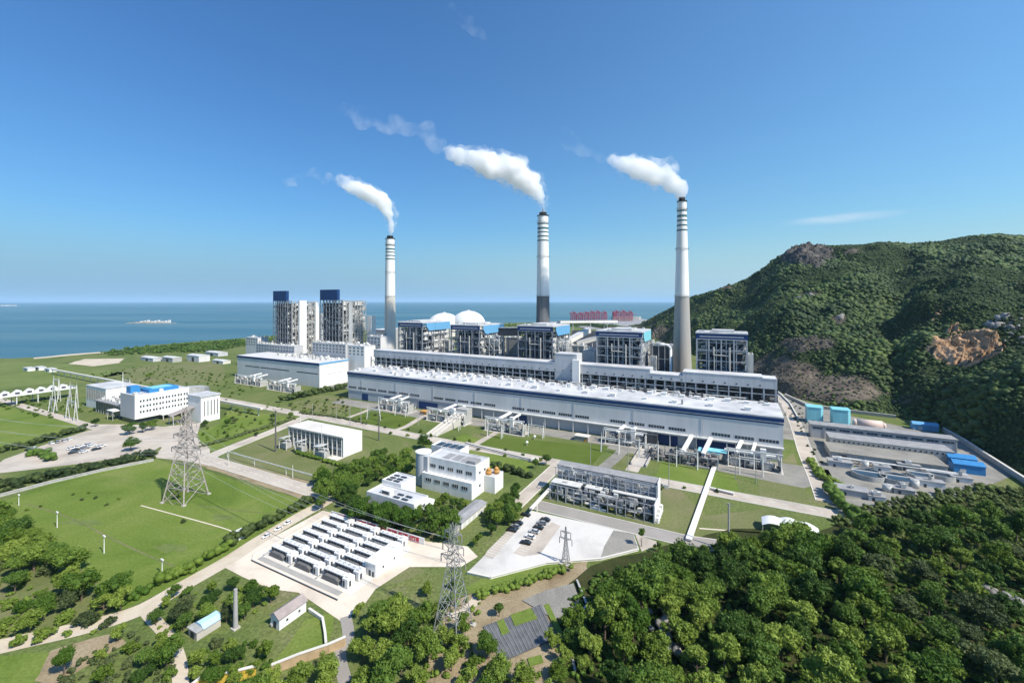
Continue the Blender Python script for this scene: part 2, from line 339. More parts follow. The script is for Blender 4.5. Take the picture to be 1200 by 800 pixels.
sheet('lawn', gpx([(540,522),(560,520),(625,540),(618,556),(575,548),(545,540)]), .034, GM['lawn'])
sheet('lawn', gpx([(712,549),(725,525),(765,522),(745,552)]), .034, GM['olive'])
sheet('lawn', gpx([(768,560),(775,540),(862,558),(866,576)]), .034, GM['lawn'])
sheet('lawn', gab([(-100,237),(-100,290),(-30,290),(-14,262),(20,290),(40,262),(20,236)]), .03, GM['olive'])
sheet('lawn', gpx([(888,560),(930,530),(948,586),(890,584)]), .03, GM['olive'])
sheet('lawn', wob(gpx([(325,770),(360,725),(395,716),(385,750),(350,775),(300,785)]), .5, 4, 7), .03, GM['lawn'])
sheet('lawn', wob(gpx([(445,688),(478,662),(500,668),(470,682)]), .3, 4, 8), .062, GM['olive'])
sheet('soil', wob(gpx([(500,790),(530,700),(580,690),(640,660),(690,655),(690,720),(740,900),(500,900)]), 1.2, 5, 9), .03, GM['soil'])
sheet('lawn', wob(gpx([(545,688),(570,675),(640,660),(690,655),(640,672),(590,690),(560,698)]), .6, 4, 10), .045, GM['lawn'])
sheet('soil', wob(gpx([(10,790),(60,762),(130,742),(150,750),(70,800)]), 1.2, 4, 11), .03, GM['soil'])
sheet('lawn', wob(gpx([(-60,820),(-20,770),(60,765),(40,800),(10,840)]), 1., 4, 12), .04, GM['lawn'])
sheet('soil', wob(gpx([(80,402+24),(100,420.5),(145,420),(140,425),(110,429)]), 2, 12, 13), .04, GM['sandy'])
# forest floor
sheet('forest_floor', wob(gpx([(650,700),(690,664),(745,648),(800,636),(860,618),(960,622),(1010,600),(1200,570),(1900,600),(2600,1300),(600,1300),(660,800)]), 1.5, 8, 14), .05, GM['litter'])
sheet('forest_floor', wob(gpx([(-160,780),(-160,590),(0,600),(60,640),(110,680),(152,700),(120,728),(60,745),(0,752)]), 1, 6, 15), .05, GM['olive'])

# roads and paved yards
def road(name, pts, w, m, z=.08, kerb=False):
    pts = [Vector((x, y)) for x, y in pts]; L, Rr = [], []
    for i, q in enumerate(pts):
        d = (pts[min(i + 1, len(pts) - 1)] - pts[max(i - 1, 0)]).normalized(); nrm = Vector((-d.y, d.x))
        L.append(q + nrm * w / 2); Rr.append(q - nrm * w / 2)
    n = len(pts)
    o = MB().add([(*v, z) for v in L] + [(*v, z) for v in Rr], [(i, n + i, n + i + 1, i + 1) for i in range(n - 1)]).build(name, m)
    if o.data.polygons[0].normal.z < 0: o.data.flip_normals()
    tag(o, kind='structure')
    if kerb:
        k = MB()
        for side in (L, Rr):
            for i in range(n - 1): k.beam((*side[i], .12), (*side[i + 1], .12), .5, .24)
        tag(k.build('kerb', M['paleconc']), kind='structure')
    return o
def smooth(pts, k=6):
    out = []; P_ = [Vector(q) for q in pts]
    for i in range(len(P_) - 1):
        p0, p1, p2, p3 = P_[max(i-1,0)], P_[i], P_[i+1], P_[min(i+2,len(P_)-1)]
        for j in range(k):
            f = j / k
            out.append(tuple(.5 * ((2*p1) + (p2-p0)*f + (2*p0-5*p1+4*p2-p3)*f*f + (3*p1-p0-3*p2+p3)*f**3)))
    return out + [tuple(P_[-1])]
for k, w_ in enumerate((WORN[0], WORN[2])): road('worn_track', smooth(gpx(w_)), .9, GM['olive'], .04)
for k, (px, py, rx, ry) in enumerate(((60,640,16,4),(95,612,26,4),(200,642,22,5),(262,606,18,4))): sheet('worn_patch', wob([G(px + rx * math.cos(q * .7), py + ry * math.sin(q * .7)) for q in range(9)], 1.8, 2.2, 420 + k), .036, GM['field'])
road('road', gab([(-660,300),(-450,300),(-200,297),(64,297)]), 12, GM['road'], .08, True)
road('road', gab([(-400,181),(-222,181)]), 11, GM['road'], .084, True)
road('road', smooth(gpx([(245,536),(262,528),(320,505),(352,491),(368,486)])), 10, GM['road'], .076, True)
road('road', smooth(gpx([(385,576),(384,586),(352,604),(305,632),(268,656),(215,686),(165,714),(110,732),(50,746),(-40,766)])), 8.5, GM['sandy'], .088)
road('road', smooth(gpx([(168,712),(178,724),(196,744),(208,770),(212,800),(214,840)])), 4.2, GM['sandy'], .092)
road('road', gab([(-114,222),(-114,291)]), 9, GM['road'], .086, True)
road('road', gab([(-104,230),(-20,230),(10,236)]), 11, GM['roadgrey'], .08, True)
road('road', smooth(gpx([(908,458),(920,472),(932,496),(944,530),(958,562),(968,588)])), 10, GM['road'], .09, True)
road('road', smooth(gpx([(-60,452),(0,468),(48,482),(102,498),(135,508)])), 9, GM['road'], .08)
road('path', smooth(gpx([(740,552),(760,520),(768,512)])), 9, GM['road'], .07)
road('path', smooth(gpx([(705,550),(728,530),(735,518)])), 9, GM['gravel'], .07)
road('path', smooth(gpx([(545,528),(572,512),(610,492)])), 6, GM['road'], .074)
road('path', smooth(gpx([(455,506),(475,500),(492,490),(502,486)])), 6, GM['road'], .074)
road('path', smooth(gpx([(400,492),(425,483),(432,480)])), 5, GM['road'], .074)
road('path', smooth(gpx([(165,592),(260,618),(275,626)])), .7, GM['slab'], .05)
road('path', gab([(-16,246),(30,262)]), 1.2, GM['slab'], .05)
road('path', smooth(gpx([(405,722),(408,745),(398,765),(405,800)])), 4, GM['roadgrey'], .08)
road('path', smooth(gpx([(560,700),(545,716),(530,722)])), 4, GM['sandy'], .08)
sheet('yard', gpx([(262,664),(300,640),(378,598),(396,602),(500,634),(548,640),(560,652),(540,664),(480,664),(440,690),(424,712),(400,728),(350,694),(318,690),(285,676)]), .066, GM['slab'])
sheet('car_park', gpx([(546,672),(622,598),(742,624),(749,643),(704,655),(640,660),(574,677)]), .07, GM['lot'])
sheet('parking_bay', gpx([(601,648),(613,652),(633,649),(657,616),(647,612),(622,627)]), .078, GM['road'])
sheet('parking_bay', gpx([(567,653),(577,655),(609,618),(611,606),(571,645)]), .078, GM['road'])
sheet('car_park', gpx([(719,621),(708,640),(704,653),(748,644),(742,625)]), .077, GM['gravel'])
sheet('verge', wob(gab([(-350,171.5),(-222,171.5),(-222,175.4),(-350,175.4)]), .5, 5, 71), .05, GM['soil'])
sheet('verge', wob(gab([(-335,186.6),(-236,186.6),(-236,190.5),(-290,189)]), .5, 5, 72), .05, GM['soil'])
sheet('car_park', gpx([(744,625),(775,636),(752,646)]), .068, GM['road'])
sheet('plaza', gpx([(100,497),(150,497),(190,500),(236,495),(230,512),(246,526),(246,546),(218,540),(180,536),(190,524),(140,512)]), .072, GM['road'])
sheet('car_park', gpx([(52,521),(104,504),(140,503),(196,518),(180,528),(110,541),(70,546),(20,552),(-20,556),(5,538)]), .068, GM['road'])
sheet('gravel', gpx([(918,462),(1000,488),(1120,512),(1190,556),(1130,580),(1040,602),(985,600),(968,588),(944,530)]), .05, GM['gravel'])
sheet('gravel', gab([(-425,350),(-425,372),(60,374),(60,352),(40,330),(-92,345),(-92,352),(-190,352),(-260,345)]), .05, GM['gravel'])
sheet('gravel', gab([(-705,404),(-500,404),(-430,440),(60,440),(60,640),(-720,640)]), .04, GM['gravel'])
# ------------------------------------------------------------------ the hill on the right
foot = [(640,383),(690,383),(755,394),(800,410),(880,445),(930,466),(1000,482),(1050,489),(1100,500),(1150,526),(1200,556),(1300,600),(1500,690),(1900,800)]
ridge = [(640,376,1900),(700,380,1850),(735,384,1800),(750,380,1750),(770,369,1650),(791,357,1560),(825,344,1450),(850,336,1380),(877,326,1320),(900,311,1270),(911,301,1250),(925,292,1230),(937,287,1220),(960,287,1210),(1012,286,1180),(1035,284,1160),(1069,285,1140),(1106,281,1110),(1140,275.5,1090),(1170,273,1080),(1200,276,1060),(1300,288,1000),(1500,310,900),(1900,330,800)]
def interp(tab, x, k=1): return float(np.interp(x, [q[0] for q in tab], [q[k] for q in tab]))
def fbm(x, y, s, seed=0.0, o=5): return mnoise.fractal(Vector((x / s + seed, y / s - seed, seed * .37)), .9, 2.1, o)
def sstep(a, b, x):
    u = min(1, max(0, (x - a) / (b - a))); return u * u * (3 - 2 * u)
def hill_pt(px, s):
    Yb = F * H / (interp(foot, px) - CY); Yr = max(interp(ridge, px, 2), Yb + 60); zr = H - (interp(ridge, px) - CY) * Yr / F
    if s <= 1:
        Y = Yb + (Yr - Yb) * s
        z = zr * (.86 * s + .14 * math.sin(s * math.pi / 2))
        bank = sstep(1040, 1090, px) * 26 * sstep(0, .045, s) * (1 - .55 * sstep(.2, 1, s)) + sstep(880, 910, px) * (1 - sstep(1010, 1050, px)) * 7 * sstep(0, .03, s)
        X = (px - CX) / F * Y
        amp = min(1, s * 6) * (1 - sstep(.8, 1, s) * .85)
        gul = abs(fbm(X, Y, 190, 3.1, 3)) * 46 - 17
        z = z + bank * (1 - sstep(.75, 1, s)) + amp * (gul + fbm(X, Y, 60, 7.7) * 9 + fbm(X, Y, 20, 1.7) * 2.5) * min(1, zr / 60)
        z += (1 - amp) * min(1, s * 20) * fbm(X, Y, 45, 5.5) * 2.0 * min(1, max(0, zr) / 80)
    else:
        Y = Yr + (s - 1) * 700; z = zr - (s - 1) * (zr + 12) * 1.1; X = (px - CX) / F * Y
    return X, Y, z
NX, NS = 300, 200
pxs = np.concatenate([np.linspace(660, 1260, NX - 40), np.linspace(1266, 1900, 40)]); ss = np.concatenate([np.linspace(-.015, 0, 2)[:1], np.linspace(0, 1, NS - 14) ** 1.25, np.linspace(1.04, 2, 13)])
HV = np.zeros((len(pxs), len(ss), 3), np.float32)
for i, px in enumerate(pxs):
    for j, s in enumerate(ss):
        X, Y, z = hill_pt(px, max(s, 0)); HV[i, j] = (X, Y, z if s > 0 else -3)
def bare_at(px, s, X, Y):
    """how bare the slope is: landslips, outcrops, the quarried foot"""
    yy = sy(px, s); v = 0
    for (cx, cy, rx, ry, k) in ((1128,408,46,24,1.0),(940,300,34,14,.85),(1008,296,26,8,.55),(940,405,48,12,.62),(915,440,60,26,.72),(985,465,66,18,.60),(1180,380,36,14,.6),(985,375,16,9,.7),(948,348,20,7,.5),(1120,465,60,10,.45),(760,392,60,14,.55),(1100,372,14,8,.5),(845,335,20,4,.4)):
        d = ((px - cx) / rx) ** 2 + ((yy - cy) / ry) ** 2; v = max(v, k * max(0, 1 - d * .75))
    v += fbm(X, Y, 55, 9.3) * .35 * (1 if v > .05 else .5)
    return v
_syt = {}
def sy(px, s):
    X, Y, z = hill_pt(px, s); return CY + F * (H - z) / Y
bare = np.zeros((len(pxs), len(ss)), np.float32)
for i in range(0, len(pxs)):
    for j in range(len(ss)):
        X, Y, z = HV[i, j]; yy = CY + F * (H - z) / Y; px = pxs[i]; v = 0
        for (cx, cy, rx, ry, k) in ((1128,408,40,20,1.0),(938,299,30,9,.8),(1008,294,22,5,.5),(945,404,38,11,.9),(905,440,58,26,1.1),(975,458,60,20,.85),(1180,382,30,9,.55),(985,375,10,7,.6),(948,346,14,4,.5),(1090,470,50,8,.45),(770,392,60,14,.6),(845,336,16,3,.45)):
            d = ((px - cx) / rx) ** 2 + ((yy - cy) / ry) ** 2; v = max(v, k * max(0, 1 - d * .7))
        bare[i, j] = v + fbm(X, Y, 38, 9.3) * (.62 if v > .02 else .12)
n1, n2_ = len(pxs), len(ss)
idx = np.arange(n1 * n2_).reshape(n1, n2_)
HF = np.stack([idx[:-1,:-1], idx[1:,:-1], idx[1:,1:], idx[:-1,1:]], -1).reshape(-1, 4)
m, t, p = _nodes('hill_soil_and_rock'); p.inputs['Roughness'].default_value = .95; p.inputs['Specular IOR Level'].default_value = .1
at_ = t.nodes.new('ShaderNodeAttribute'); at_.attribute_name = 'bare'
tcn = t.nodes.new('ShaderNodeTexCoord')
na = t.nodes.new('ShaderNodeTexNoise'); na.inputs['Scale'].default_value = .05; na.inputs['Detail'].default_value = 9; na.inputs['Roughness'].default_value = .7
nb = t.nodes.new('ShaderNodeTexNoise'); nb.inputs['Scale'].default_value = .012; nb.inputs['Detail'].default_value = 4
vo = t.nodes.new('ShaderNodeTexVoronoi'); vo.inputs['Scale'].default_value = .09; vo.inputs['Randomness'].default_value = 1
for q in (na, nb, vo): t.links.new(tcn.outputs['Object'], q.inputs['Vector'])
rk = t.nodes.new('ShaderNodeValToRGB'); e = rk.color_ramp.elements; e[0].position, e[1].position = .34, .68; e[0].color = (.05,.043,.034,1); e[1].color = (.21,.175,.135,1)
t.links.new(na.outputs['Fac'], rk.inputs['Fac'])
gr = t.nodes.new('ShaderNodeValToRGB'); e = gr.color_ramp.elements; e[0].position, e[1].position = .32, .70; e[0].color = (.016,.030,.013,1); e[1].color = (.045,.066,.026,1)
t.links.new(na.outputs['Fac'], gr.inputs['Fac'])
mr = t.nodes.new('ShaderNodeMapRange'); mr.inputs['From Min'].default_value = .32; mr.inputs['From Max'].default_value = .52
t.links.new(at_.outputs['Fac'], mr.inputs['Value'])
mxh = t.nodes.new('ShaderNodeMix'); mxh.data_type = 'RGBA'
t.links.new(mr.outputs['Result'], mxh.inputs['Factor']); t.links.new(gr.outputs['Color'], mxh.inputs['A']); t.links.new(rk.outputs['Color'], mxh.inputs['B']); t.links.new(mxh.outputs['Result'], p.inputs['Base Color'])
bn = t.nodes.new('ShaderNodeBump'); bn.inputs['Strength'].default_value = 1; bn.inputs['Distance'].default_value = 3.; t.links.new(na.outputs['Fac'], bn.inputs['Height']); t.links.new(bn.outputs[0], p.inputs['Normal'])
hme = mesh_np('hill', HV.reshape(-1, 3), HF, m, smooth=True)
ca = hme.attributes.new('bare', 'FLOAT', 'POINT'); ca.data.foreach_set('value', bare.ravel())
tag(link('hill', hme), kind='structure')

# ------------------------------------------------------------------ foliage
def _ico(sub):
    bm = bmesh.new(); bmesh.ops.create_icosphere(bm, subdivisions=sub, radius=1); bm.verts.ensure_lookup_table()
    v = np.array([q.co[:] for q in bm.verts], np.float32); f = np.array([[k.index for k in q.verts] for q in bm.faces], np.int32); bm.free(); return v, f
ICO1, ICO2 = _ico(1), _ico(2)
def blobs(rg, C, Rd, ico=ICO1, jit=.28, squash=.85):
    v, f = ico; n = len(C)
    V = v[None] * (1 + rg.uniform(-jit, jit, (n, len(v), 1))) * np.asarray(Rd)[:, None, None]
    V[..., 2] *= squash; V = V + np.asarray(C)[:, None, :]
    Fc = f[None] + (np.arange(n) * len(v))[:, None, None]
    return V.reshape(-1, 3), Fc.reshape(-1, 3)
def leaves(rg, C, Rd, per, size, squash=.85, up=.35, tilt=.9):
    n = len(C) * per
    C = np.repeat(np.asarray(C), per, 0); Rd = np.repeat(np.asarray(Rd), per)
    d = rg.normal(size=(n, 3)); d[:, 2] += up; d /= np.linalg.norm(d, axis=1, keepdims=True)
    Pp = C + d * (Rd * rg.uniform(.72, 1.12, n))[:, None] * np.array([1, 1, squash])
    nn = d + rg.normal(size=(n, 3)) * tilt * .6; nn /= np.linalg.norm(nn, axis=1, keepdims=True)
    a = np.cross(nn, rg.normal(size=(n, 3))); a /= np.linalg.norm(a, axis=1, keepdims=True) + 1e-9; b = np.cross(nn, a)
    sz = size * rg.uniform(.6, 1.35, n)[:, None]; w = sz * .62
    q = np.stack([Pp - a * sz * .5, Pp + b * w * .5, Pp + a * sz * .5, Pp - b * w * .5], 1)
    i = (np.arange(n) * 4)[:, None]
    Fc = np.concatenate([i + [0, 1, 2], i + [0, 2, 3]], 0)
    return q.reshape(-1, 3), Fc
def merge(*vf):
    Vs, Fs, o = [], [], 0
    for v, f in vf: Vs.append(v); Fs.append(f + o); o += len(v)
    return np.concatenate(Vs), np.concatenate(Fs)
LM = dict(
    deep=leaf_mat('deep_green_leaves', (.034,.078,.011), (.115,.195,.030)),
    mid=leaf_mat('green_leaves', (.058,.122,.012), (.18,.26,.040)),
    light=leaf_mat('light_green_leaves', (.10,.165,.018), (.235,.31,.052)),
    grey=leaf_mat('dull_green_leaves', (.048,.072,.024), (.130,.165,.060)),
    olive=leaf_mat('olive_scrub_leaves', (.035,.062,.014), (.125,.165,.042), .05),
    hedge=leaf_mat('hedge_leaves', (.028,.050,.014), (.080,.115,.030), .08),
    hill=leaf_mat('hill_leaves', (.012,.031,.009), (.088,.132,.032), .009, False, trans=0),
)
def crown_mesh(name, seed, rx, rz, zc, ncl, per, lsize, mat_, low=-.35, cl=(.26, .42)):
    rg = np.random.default_rng(seed)
    ns = int(rg.integers(4, 7)); an = np.arange(ns) * 6.283 / ns + rg.uniform(-.5, .5, ns); off = rg.uniform(.2, .62, ns); off[0] = .05
    sub = np.stack([np.cos(an) * off * rx, np.sin(an) * off * rx, zc + rz * rg.uniform(-.35, .55, ns)], 1); srad = rg.uniform(.38, .62, ns)
    ncl = int(ncl * 1.5); w_ = rg.integers(0, ns, ncl)
    d = rg.normal(size=(ncl, 3)); d /= np.linalg.norm(d, axis=1, keepdims=True); d[:, 2] = np.maximum(d[:, 2], low + rg.uniform(-.1, .1, ncl))
    rr = rg.uniform(.5, 1.05, ncl)
    C = sub[w_] + d * (rr * srad[w_])[:, None] * np.array([rx, rx, rz])
    Rd = rx * rg.uniform(cl[0], cl[1], ncl) * .8
    V, Fc = merge(blobs(rg, C, Rd * .7), leaves(rg, C, Rd * 1.06, int(per * 1.25), lsize, tilt=1.4))
    return mesh_np(name, V, Fc, mat_)
def trunk_mesh(name, seed, h, r, spread):
    rg = random.Random(seed); mb = MB(); top = (rg.uniform(-.3, .3), rg.uniform(-.3, .3), h)
    mb.tube((0, 0, -.3), (top[0] * .5, top[1] * .5, h * .55), r, 7, 0, r * .75); mb.tube((top[0] * .5, top[1] * .5, h * .55), top, r * .75, 6, 0, r * .45)
    for k in range(5):
        a = k * 1.26 + rg.uniform(-.4, .4); z0 = h * rg.uniform(.5, .85)
        mb.tube((top[0] * .6, top[1] * .6, z0), (math.cos(a) * spread, math.sin(a) * spread, z0 + spread * rg.uniform(.5, 1)), r * .4, 5, 0, r * .15)
    o = mb.build(name, M['wood']); me = o.data; bpy.data.objects.remove(o); return me
KINDS = {}
def kind(key, n, rx, rz, zc, ncl, per, ls, mats, h, r, **kw):
    KINDS[key] = [(crown_mesh('crown', hash((key, i)) % 99991 if False else sum(map(ord, key)) * 17 + i, rx * (1 + .12 * ((i % 3) - 1)), rz * (1 + .1 * ((i % 2) * 2 - 1)), zc, ncl, per, ls, LM[mats[i % len(mats)]], **kw),
                   trunk_mesh('trunk', i * 7 + len(key), h, r, rx * .55)) for i in range(n)]
kind('broad', 6, 5.6, 3.6, 6.2, 42, 62, .62, ['mid', 'deep', 'mid'], 5.5, .38)
kind('dense', 5, 4.6, 3.9, 5.8, 34, 66, .58, ['deep', 'deep', 'mid'], 5, .34)
kind('pale', 4, 4.2, 3.0, 5.2, 26, 62, .62, ['light', 'light'], 4.5, .28)
kind('dull', 4, 4.4, 3.0, 4.6, 28, 60, .55, ['grey', 'deep'], 4, .26)
kind('slim', 3, 2.0, 4.4, 6.0, 22, 48, .5, ['deep', 'grey'], 5, .22, cl=(.36, .55))
kind('bush', 5, 2.0, 1.3, 1.2, 14, 50, .42, ['mid', 'grey', 'light'], 1.2, .12, low=-.6)
ntree = [0]
def in_frame(x, y, h=8):
    if y < 20: return False
    px = CX + F * x / y; return -25 < px < 1225 and CY + F * (H - h) / y < 806
def tree(key, x, y, sc, label, group, name=None, cat='tree', z=0.0, zs=1.0):
    if not in_frame(x, y, 11 * sc): return None
    i = ntree[0]; ntree[0] += 1; rg = random.Random(i * 31 + 5)
    cm, tm = KINDS[key][rg.randrange(len(KINDS[key]))]
    isb = key == 'bush'; cat = 'bush' if isb else cat; o = bpy.data.objects.new(name or ('bush' if isb else 'tree'), None); COL.objects.link(o); o.location = (x, y, z); o.rotation_euler.z = rg.uniform(0, 6.28)
    s = sc * rg.uniform(.88, 1.14); o.scale = (s, s, s * zs * rg.uniform(.9, 1.12))
    link('crown', cm, o); link('trunk', tm, o)
    return tag(o, label, cat, group)
def inside(poly, x, y):
    c = False; j = len(poly) - 1
    for i in range(len(poly)):
        (xi, yi), (xj, yj) = poly[i], poly[j]
        if (yi > y) != (yj > y) and x < (xj - xi) * (y - yi) / (yj - yi) + xi: c = not c
        j = i
    return c
def scatter(poly, d, seed, tries=6000, maxn=10000):
    rg = random.Random(seed); xs = [q[0] for q in poly]; ys = [q[1] for q in poly]; out = []; cell = {}
    for _ in range(tries):
        x, y = rg.uniform(min(xs), max(xs)), rg.uniform(min(ys), max(ys))
        if not inside(poly, x, y): continue
        ci, cj = int(x // d), int(y // d)
        if any((x - u) ** 2 + (y - v) ** 2 < d * d for a in (-1, 0, 1) for b in (-1, 0, 1) for u, v in cell.get((ci + a, cj + b), ())): continue
        cell.setdefault((ci, cj), []).append((x, y)); out.append((x, y))
        if len(out) >= maxn: break
    return out
def ground_cover(name, pts, r0, r1, mat_, seed, per=10, ls=.45, zfn=None, squash=.8, sink=.2):
    """low growth: each plant is a knot of small leafy lumps, never one smooth lump"""
    rg = np.random.default_rng(seed); C, Rd = [], []
    for x, y in pts:
        R0 = rg.uniform(r0, r1) * (1.25 if rg.random() < .2 else 1)
        for k in range(int(rg.integers(4, 7))):
            an, rr = rg.uniform(0, 6.28), R0 * rg.uniform(0, .75); q = R0 * rg.uniform(.32, .6)
            C.append((x + math.cos(an) * rr, y + math.sin(an) * rr, q * .45 + R0 * rg.uniform(0, .55))); Rd.append(q)
    C, Rd = np.array(C), np.array(Rd)
    V, Fc = merge(blobs(rg, C, Rd * .82, squash=squash, jit=.34), leaves(rg, C, Rd, max(8, per), ls, squash, tilt=1.2))
    return tag(link(name, mesh_np(name, V, Fc, mat_)), kind='stuff')
def hedge(pts, w, h, label, seed, group=None, mat_='hedge', cat='hedge', name='hedge', gap=0.0):
    rg = np.random.default_rng(seed); C, Rd = [], []
    for i in range(len(pts) - 1):
        a, b = Vector(pts[i]), Vector(pts[i + 1]); L = (b - a).length; d = (b - a).normalized(); nrm = Vector((-d.y, d.x))
        for k in range(max(3, int(L / (w * .12)))):
            if rg.random() < gap: continue
            q = a.lerp(b, rg.random()) + nrm * float(rg.uniform(-.32, .32)) * w
            r = float(rg.uniform(.26, .42)) * w
            C.append((q.x, q.y, float(rg.uniform(.25, .8)) * h)); Rd.append(min(r, h * .55))
    C, Rd = np.array(C), np.array(Rd)
    o_ = C[0].copy(); o_[2] = 0
    V, Fc = merge(blobs(rg, C - o_, Rd * .85), leaves(rg, C - o_, Rd, 34, min(.5, w * .16)))
    o = link(name, mesh_np(name, V, Fc, LM[mat_]), loc=tuple(o_)); return tag(o, label, cat, group)
# woodland over the hill: one mass
rg = np.random.default_rng(11); C, Rd = [], []
for i in range(n1 - 1):
    for j in range(2, n2_ - 10):
        if pxs[i] > 1270: continue
        P0, P1, P2 = HV[i, j], HV[i+1, j], HV[i, j+1]
        ar = np.linalg.norm(np.cross(P1 - P0, P2 - P0)); dist = P0[1]
        sp = 2.5 + dist * .0024
        dens = ar / (sp * sp) * 1.15
        b_ = bare[i, j]
        keep = 1 - sstep(.22, .55, b_) * .88
        fb = fbm(float(P0[0]), float(P0[1]), 120, 4.4, 4)
        n = rg.poisson(dens * keep)
        for _ in range(min(n, 16)):
            u, v = rg.random(2); q = P0 + (P1 - P0) * u + (P2 - P0) * v
            sc_ = .62 + .75 * sstep(-.25, .35, fb); r = sc_ * (rg.uniform(.32, 1.0) if rg.random() < .93 else rg.uniform(1., 1.45)) * (1.2 + sp * .52) * (.55 if b_ > .25 else 1); 
            C.append(q + np.array([0, 0, r * .12])); Rd.append(r)
C, Rd = np.array(C), np.array(Rd)
print('hill clumps', len(C))
V, Fc = merge(blobs(rg, C, Rd, jit=.34, squash=.8), leaves(rg, C, Rd, 7, 1.3, .8))
tag(link('woodland', mesh_np('woodland', V, Fc, LM['hill'])), kind='stuff')

# outcrops of bare rock on the hill
def crags(rg, C, Rd):
    v, f = ICO1; n = len(C); Q = rg.normal(size=(n, 3, 3)); Q = np.linalg.qr(Q)[0]
    q = v[None] * rg.uniform(.55, 1.25, (n, len(v), 1)); q = np.einsum('nvk,nkl->nvl', q * rg.uniform(.5, 1.5, (n, 1, 3)), Q) * Rd[:, None, None] + C[:, None, :]
    return q.reshape(-1, 3), (f[None] + (np.arange(n) * len(v))[:, None, None]).reshape(-1, 3)
def outcrop(label, px, py, w, h, n, m_, size, seed):
    rg = np.random.default_rng(seed); best = min(((abs(CY + F * (H - HV[i, j, 2]) / HV[i, j, 1] - py) + abs(CX + F * HV[i, j, 0] / HV[i, j, 1] - px), i, j) for i in range(0, n1 - 30) for j in range(2, n2_ - 14)), key=lambda q: q[0])
    P0 = HV[best[1], best[2]].astype(float); C, Rd = [], []
    for _ in range(n):
        i = min(max(best[1] + int(rg.normal() * w), 1), n1 - 2); j = min(max(best[2] + int(rg.normal() * h), 2), n2_ - 14)
        q = HV[i, j] + (HV[i + 1, j] - HV[i, j]) * rg.random() + (HV[i, j + 1] - HV[i, j]) * rg.random(); C.append(q - P0); Rd.append(size * (.3 + 1.5 * rg.random() ** 3))
    C, Rd = np.array(C), np.array(Rd); C[:, 2] -= Rd * .35
    V, Fc = crags(rg, C, Rd)
    tag(link('rock_outcrop', mesh_np('rock_outcrop', V, Fc, m_), loc=tuple(P0)), None, None, None, 'stuff')
def rock_face(x0, x1, y0, y1, amp, m_, seed, nx=150, ny=110):
    """a broken rock face laid over the slope: ridged and stepped relief that dies out at its rim"""
    V = np.zeros((nx, ny, 3)); cx, cy = (x0 + x1) / 2, (y0 + y1) / 2
    for i, px in enumerate(np.linspace(x0, x1, nx)):
        tab = [(CY + F * (H - z) / Y, s_) for s_ in np.linspace(.02, .995, 70) for X, Y, z in (hill_pt(px, s_),)]; tab.sort()
        for j, yy in enumerate(np.linspace(y0, y1, ny)):
            s_ = float(np.interp(yy, [q[0] for q in tab], [q[1] for q in tab])); X, Y, z = hill_pt(px, s_)
            d = math.hypot((px - cx) / (x1 - x0) * 2, (yy - cy) / (y1 - y0) * 2) + fbm(X, Y, 26, seed) * .45
            k = 1 - sstep(.55, .98, d)
            c = mnoise.cell(Vector((X / 11 + z / 14, Y / 13, seed + z / 17))); c2 = mnoise.cell(Vector((X / 5 + seed, Y / 5.5 - z / 6, z / 7)))
            rdg = 1 - abs(fbm(X + z * .6, Y, 24, seed + 2.2, 4)) * 1.6
            h = amp * (rdg * .8 + c * .42 + c2 * .16 + .15)
            V[i, j] = (X, Y - h * .4 * k, z + (h * .75) * k - (1 - k) * 5)
    idx = np.arange(nx * ny).reshape(nx, ny); Fc = np.stack([idx[:-1,:-1], idx[1:,:-1], idx[1:,1:], idx[:-1,1:]], -1).reshape(-1, 4)
    tag(link('rock_face', mesh_np('rock_face', V.reshape(-1, 3), Fc, m_)), kind='structure')
rock_face(1078, 1178, 378, 438, 7.5, GM['rock'], 3.3)
rock_face(900, 985, 282, 318, 13, GM['darkrock'], 8.1, 100, 70)
outcrop('pale grey boulders high on the far right of the hill', 1180, 380, 7, 2.5, 40, GM['grayrock'], 5, 303)
outcrop('pair of pale boulders in the trees at the middle of the hill', 985, 374, 2.2, 3, 12, GM['grayrock'], 5, 304)
outcrop('small pale rocks under the dark crest cliff', 950, 346, 3.5, 1.5, 14, GM['grayrock'], 4.5, 305)
outcrop('pale rock scatter on the upper slope left of the dark cliff', 845, 335, 3, 1, 9, GM['grayrock'], 4, 306)
outcrop('small pale rocks just above the orange rock slide', 1100, 372, 2.5, 1.5, 10, GM['rock'], 4, 307)

rg = np.random.default_rng(12); C, Rd = [], []
for i in range(n1 - 40):
    for j in range(2, n2_ - 14):
        if bare[i, j] < .22 or abs(pxs[i] - 1128) < 42 and 380 < CY + F * (H - HV[i, j, 2]) / HV[i, j, 1] < 432: continue
        P0, P1, P2 = HV[i, j], HV[i+1, j], HV[i, j+1]; ar = np.linalg.norm(np.cross(P1 - P0, P2 - P0)); n = rg.poisson(ar / 30.0)
        for _ in range(min(n, 10)):
            u, v = rg.random(2); C.append(P0 + (P1 - P0) * u + (P2 - P0) * v); Rd.append(rg.uniform(.8, 2.3))
V, Fc = merge(blobs(rg, np.array(C), np.array(Rd), jit=.36, squash=.7), leaves(rg, np.array(C), np.array(Rd), 8, .9, .7))
tag(link('dry_scrub', mesh_np('dry_scrub', V, Fc, leaf_mat('dry_scrub_leaves', (.045,.042,.032), (.15,.14,.105), .03, False, trans=0))), kind='stuff')
